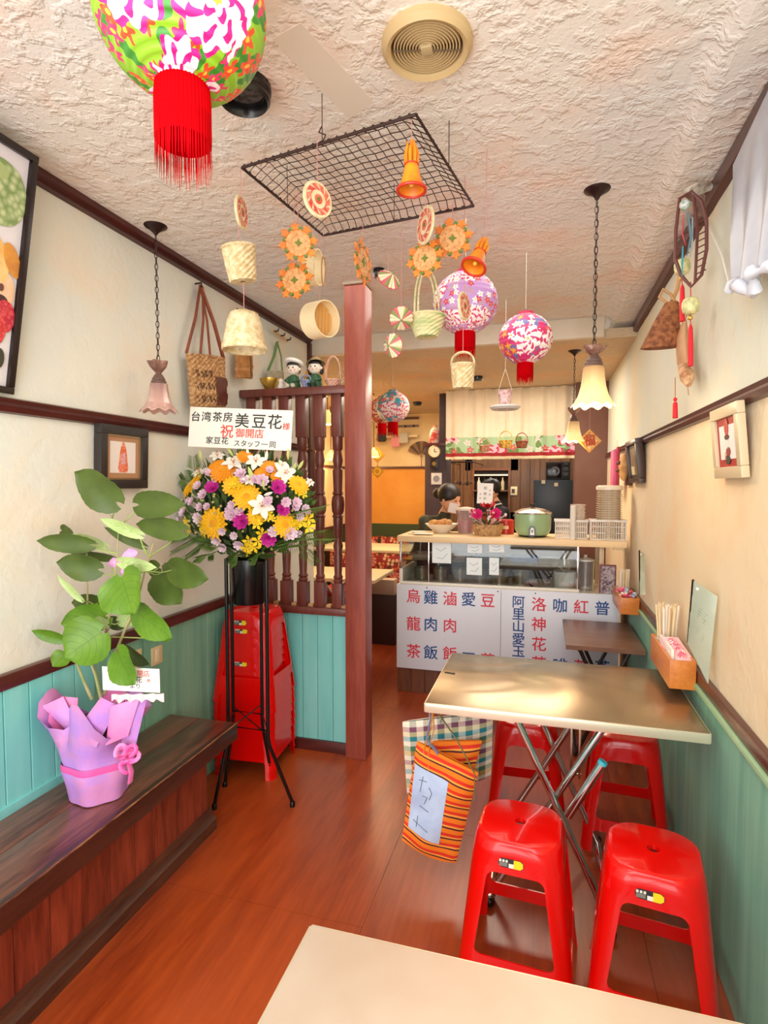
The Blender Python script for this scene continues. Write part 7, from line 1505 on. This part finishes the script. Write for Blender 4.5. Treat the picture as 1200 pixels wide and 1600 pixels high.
def leaf(b, tip, hwz, m, yb, yt, seed=0, cup=.2):
    a_ = Z(b[0], b[1], yb); t_ = Z(tip[0], tip[1], yt); L = t_-a_; ln = L.length; W = L.cross(Vector((0, 1, 0)) if True else 0).normalized(); nn = W.cross(L).normalized(); nn = nn if nn.y < 0 else -nn
    hw_ = hwz/3.636*sz(1, a_); rn = random.Random(seed)
    ph_ = rn.random()*6
    def prof(q):   # half width along leaf, q -.18 (lobes) .. 1
        return [(.0, .55), (.12, .88), (.3, 1.0), (.5, .92), (.7, .68), (.85, .38), (.95, .14), (1.0, .0)]
    def hwid(q):
        P = [(-.2, .0), (-.17, .30), (-.08, .62), (.04, .86), (.2, .99), (.38, 1.0), (.55, .93), (.72, .75), (.84, .52), (.92, .26), (.96, .09), (1.0, .0)]
        for (q0, w0), (q1, w1) in zip(P, P[1:]):
            if q <= q1: f = (q-q0)/(q1-q0); return w0+(w1-w0)*f
        return 0
    def f(s, q):
        side = (s-.5)*2; qq = q
        # heart base: start of each side strip reaches behind the stalk
        st_ = -.2*min(1, abs(side)*2.2)*(1-.35*abs(side)); Q = st_+(1-st_)*qq; w_ = hwid(Q) if abs(side) > .02 else 0
        wave = .035*sin(9*Q+ph_)*abs(side)**2; ser = 1+.05*sin(Q*44)*(abs(side) > .95)
        return a_+L*Q+W*hw_*side*w_*ser+nn*hw_*(cup*(abs(side)*w_)**2*1.5-.12*Q*Q+wave*2)
    g = G(); g.grid(f, 12, 16, .0008); nf = 12*16
    for i in range(12):
        for j in range(16):
            uv = [(i/12, j/16), ((i+1)/12, j/16), ((i+1)/12, (j+1)/16), (i/12, (j+1)/16)]; g.uv[i*16+j] = uv; g.uv[nf+i*16+j] = uv[::-1]
    lo = g.build('leaf', m, pl, smooth=60)
    nd = min(nodes, key=lambda q: (q-a_).length+max(0, q.z-a_.z)*2); md = nd.lerp(a_, .6)+Vector((0, 0, -.008)); G().tube([nd, md, a_+L*.02-nn*.002], [.0024, .002, .0018], 6).build('leaf_stalk', GS, pl)
for i, (b, tp_, hz, m, yb, yt) in enumerate((((585, 305), (345, 135), 100, LO, -.02, -.05), ((720, 322), (975, 318), 74, LO, .0, -.02), ((960, 470), (695, 432), 62, LO, -.01, .02), ((430, 550), (130, 528), 52, LO, -.03, -.08), ((520, 555), (330, 490), 30, LPp, .03, .05), ((735, 552), (515, 450), 30, LD, .04, .02),
    ((480, 690), (243, 650), 72, LO, -.04, -.08), ((622, 735), (672, 940), 158, LB, -.09, -.13), ((850, 710), (945, 885), 112, LO, .02, -.01), ((910, 690), (1100, 745), 80, LO, .0, -.04), ((710, 935), (895, 1078), 84, LB, -.05, -.09), ((500, 1050), (290, 1190), 138, LB, -.08, -.15), ((600, 1170), (680, 1345), 98, LB, -.09, -.13),
    ((280, 1085), (105, 1040), 36, LB, -.02, -.07), ((300, 1180), (225, 1238), 55, LB, -.03, -.07), ((525, 955), (268, 1000), 82, LB, .0, -.04), ((620, 1145), (770, 1232), 46, LD, .05, .04), ((620, 650), (812, 680), 38, LPp, -.06, -.10), ((385, 855), (250, 725), 24, LPp, -.02, -.05), ((560, 628), (305, 590), 24, LD, .04, .02),
    ((715, 490), (492, 400), 34, LPp, .01, -.02), ((560, 985), (645, 1010), 38, LD, .05, .03), ((535, 1000), (455, 975), 34, LPp, -.01, -.02), ((490, 880), (330, 880), 52, LD, .05, .04), ((610, 985), (735, 960), 36, LPp, .02, .0), ((280, 470), (340, 490), 40, LD, .06, .05), ((830, 680), (760, 700), 50, LD, .05, .04), ((850, 1060), (905, 1080), 30, LB, -.02, -.03))): leaf(b, tp_, hz*1.06, m, yb, yt, i)
for zx, zy, r_ in ((575, 650, 38), (665, 605, 46), (662, 690, 50), (620, 640, 30)):
    p = Z(zx, zy, .03); G(orient(p, Vector((.2, -1, .3)), .3, r_/3.636*sz(1, p))).grid(lambda s, q: (sin(pi*q)*(s-.5)*2, q*1.6-.8, .25*sin(pi*s)*sin(pi*q)), 8, 8, .02).build('pink_ribbon_petal', mat('#ecaade', .5, h2='#d88ad8', scale=20), pl)
# name card
A, B, D, E = Z(520, 1243, -.10), Z(845, 1250, -.07), Z(822, 1398, -.07), Z(500, 1372, -.10)
t = thing('gift_card', 'white gift card with red and black writing in front of the potted plant', 'card', (D+E)/2); c = (A+B+D+E)/4; M = frame(c, B-A+D-E, A-E+B-D); W_ = (B-A).length/2; H_ = (A-E).length/2
G(M).box(-W_, W_, -H_, H_, -.002, 0).build('card_panel', mat('#f8f4ee', .5), t)
def w2(s_, x, y, size, m): text(s_, size, m, t, M @ Matrix.Translation((x*W_, y*H_, .0005)), bold=.0, ext=.0003)
w2('祝', -.5, .55, .030, RR); w2('開店', .45, .52, .022, RR); w2('美豆', -.25, .0, .019, K); w2('花', .28, .0, .022, K); w2('様', .62, -.02, .012, RR); w2('より', .15, -.55, .019, K)
G().tube([c-Vector((0, -.004, H_*.5)), (pb.x+.02, py, zr(1120))], .002, 5).build('card_stick', mat('#c8c0b0', .5), t)
A, B = Z(560, 1400, -.11), Z(855, 1395, -.08); G().grid(lambda s, q: A.lerp(B, s)+Vector((0, .004*sin(s*26), -.022*q+.006*sin(s*30)*q)), 30, 3, .001).build('scalloped_tag', mat('#f2c8cc', .6), t, smooth=60)
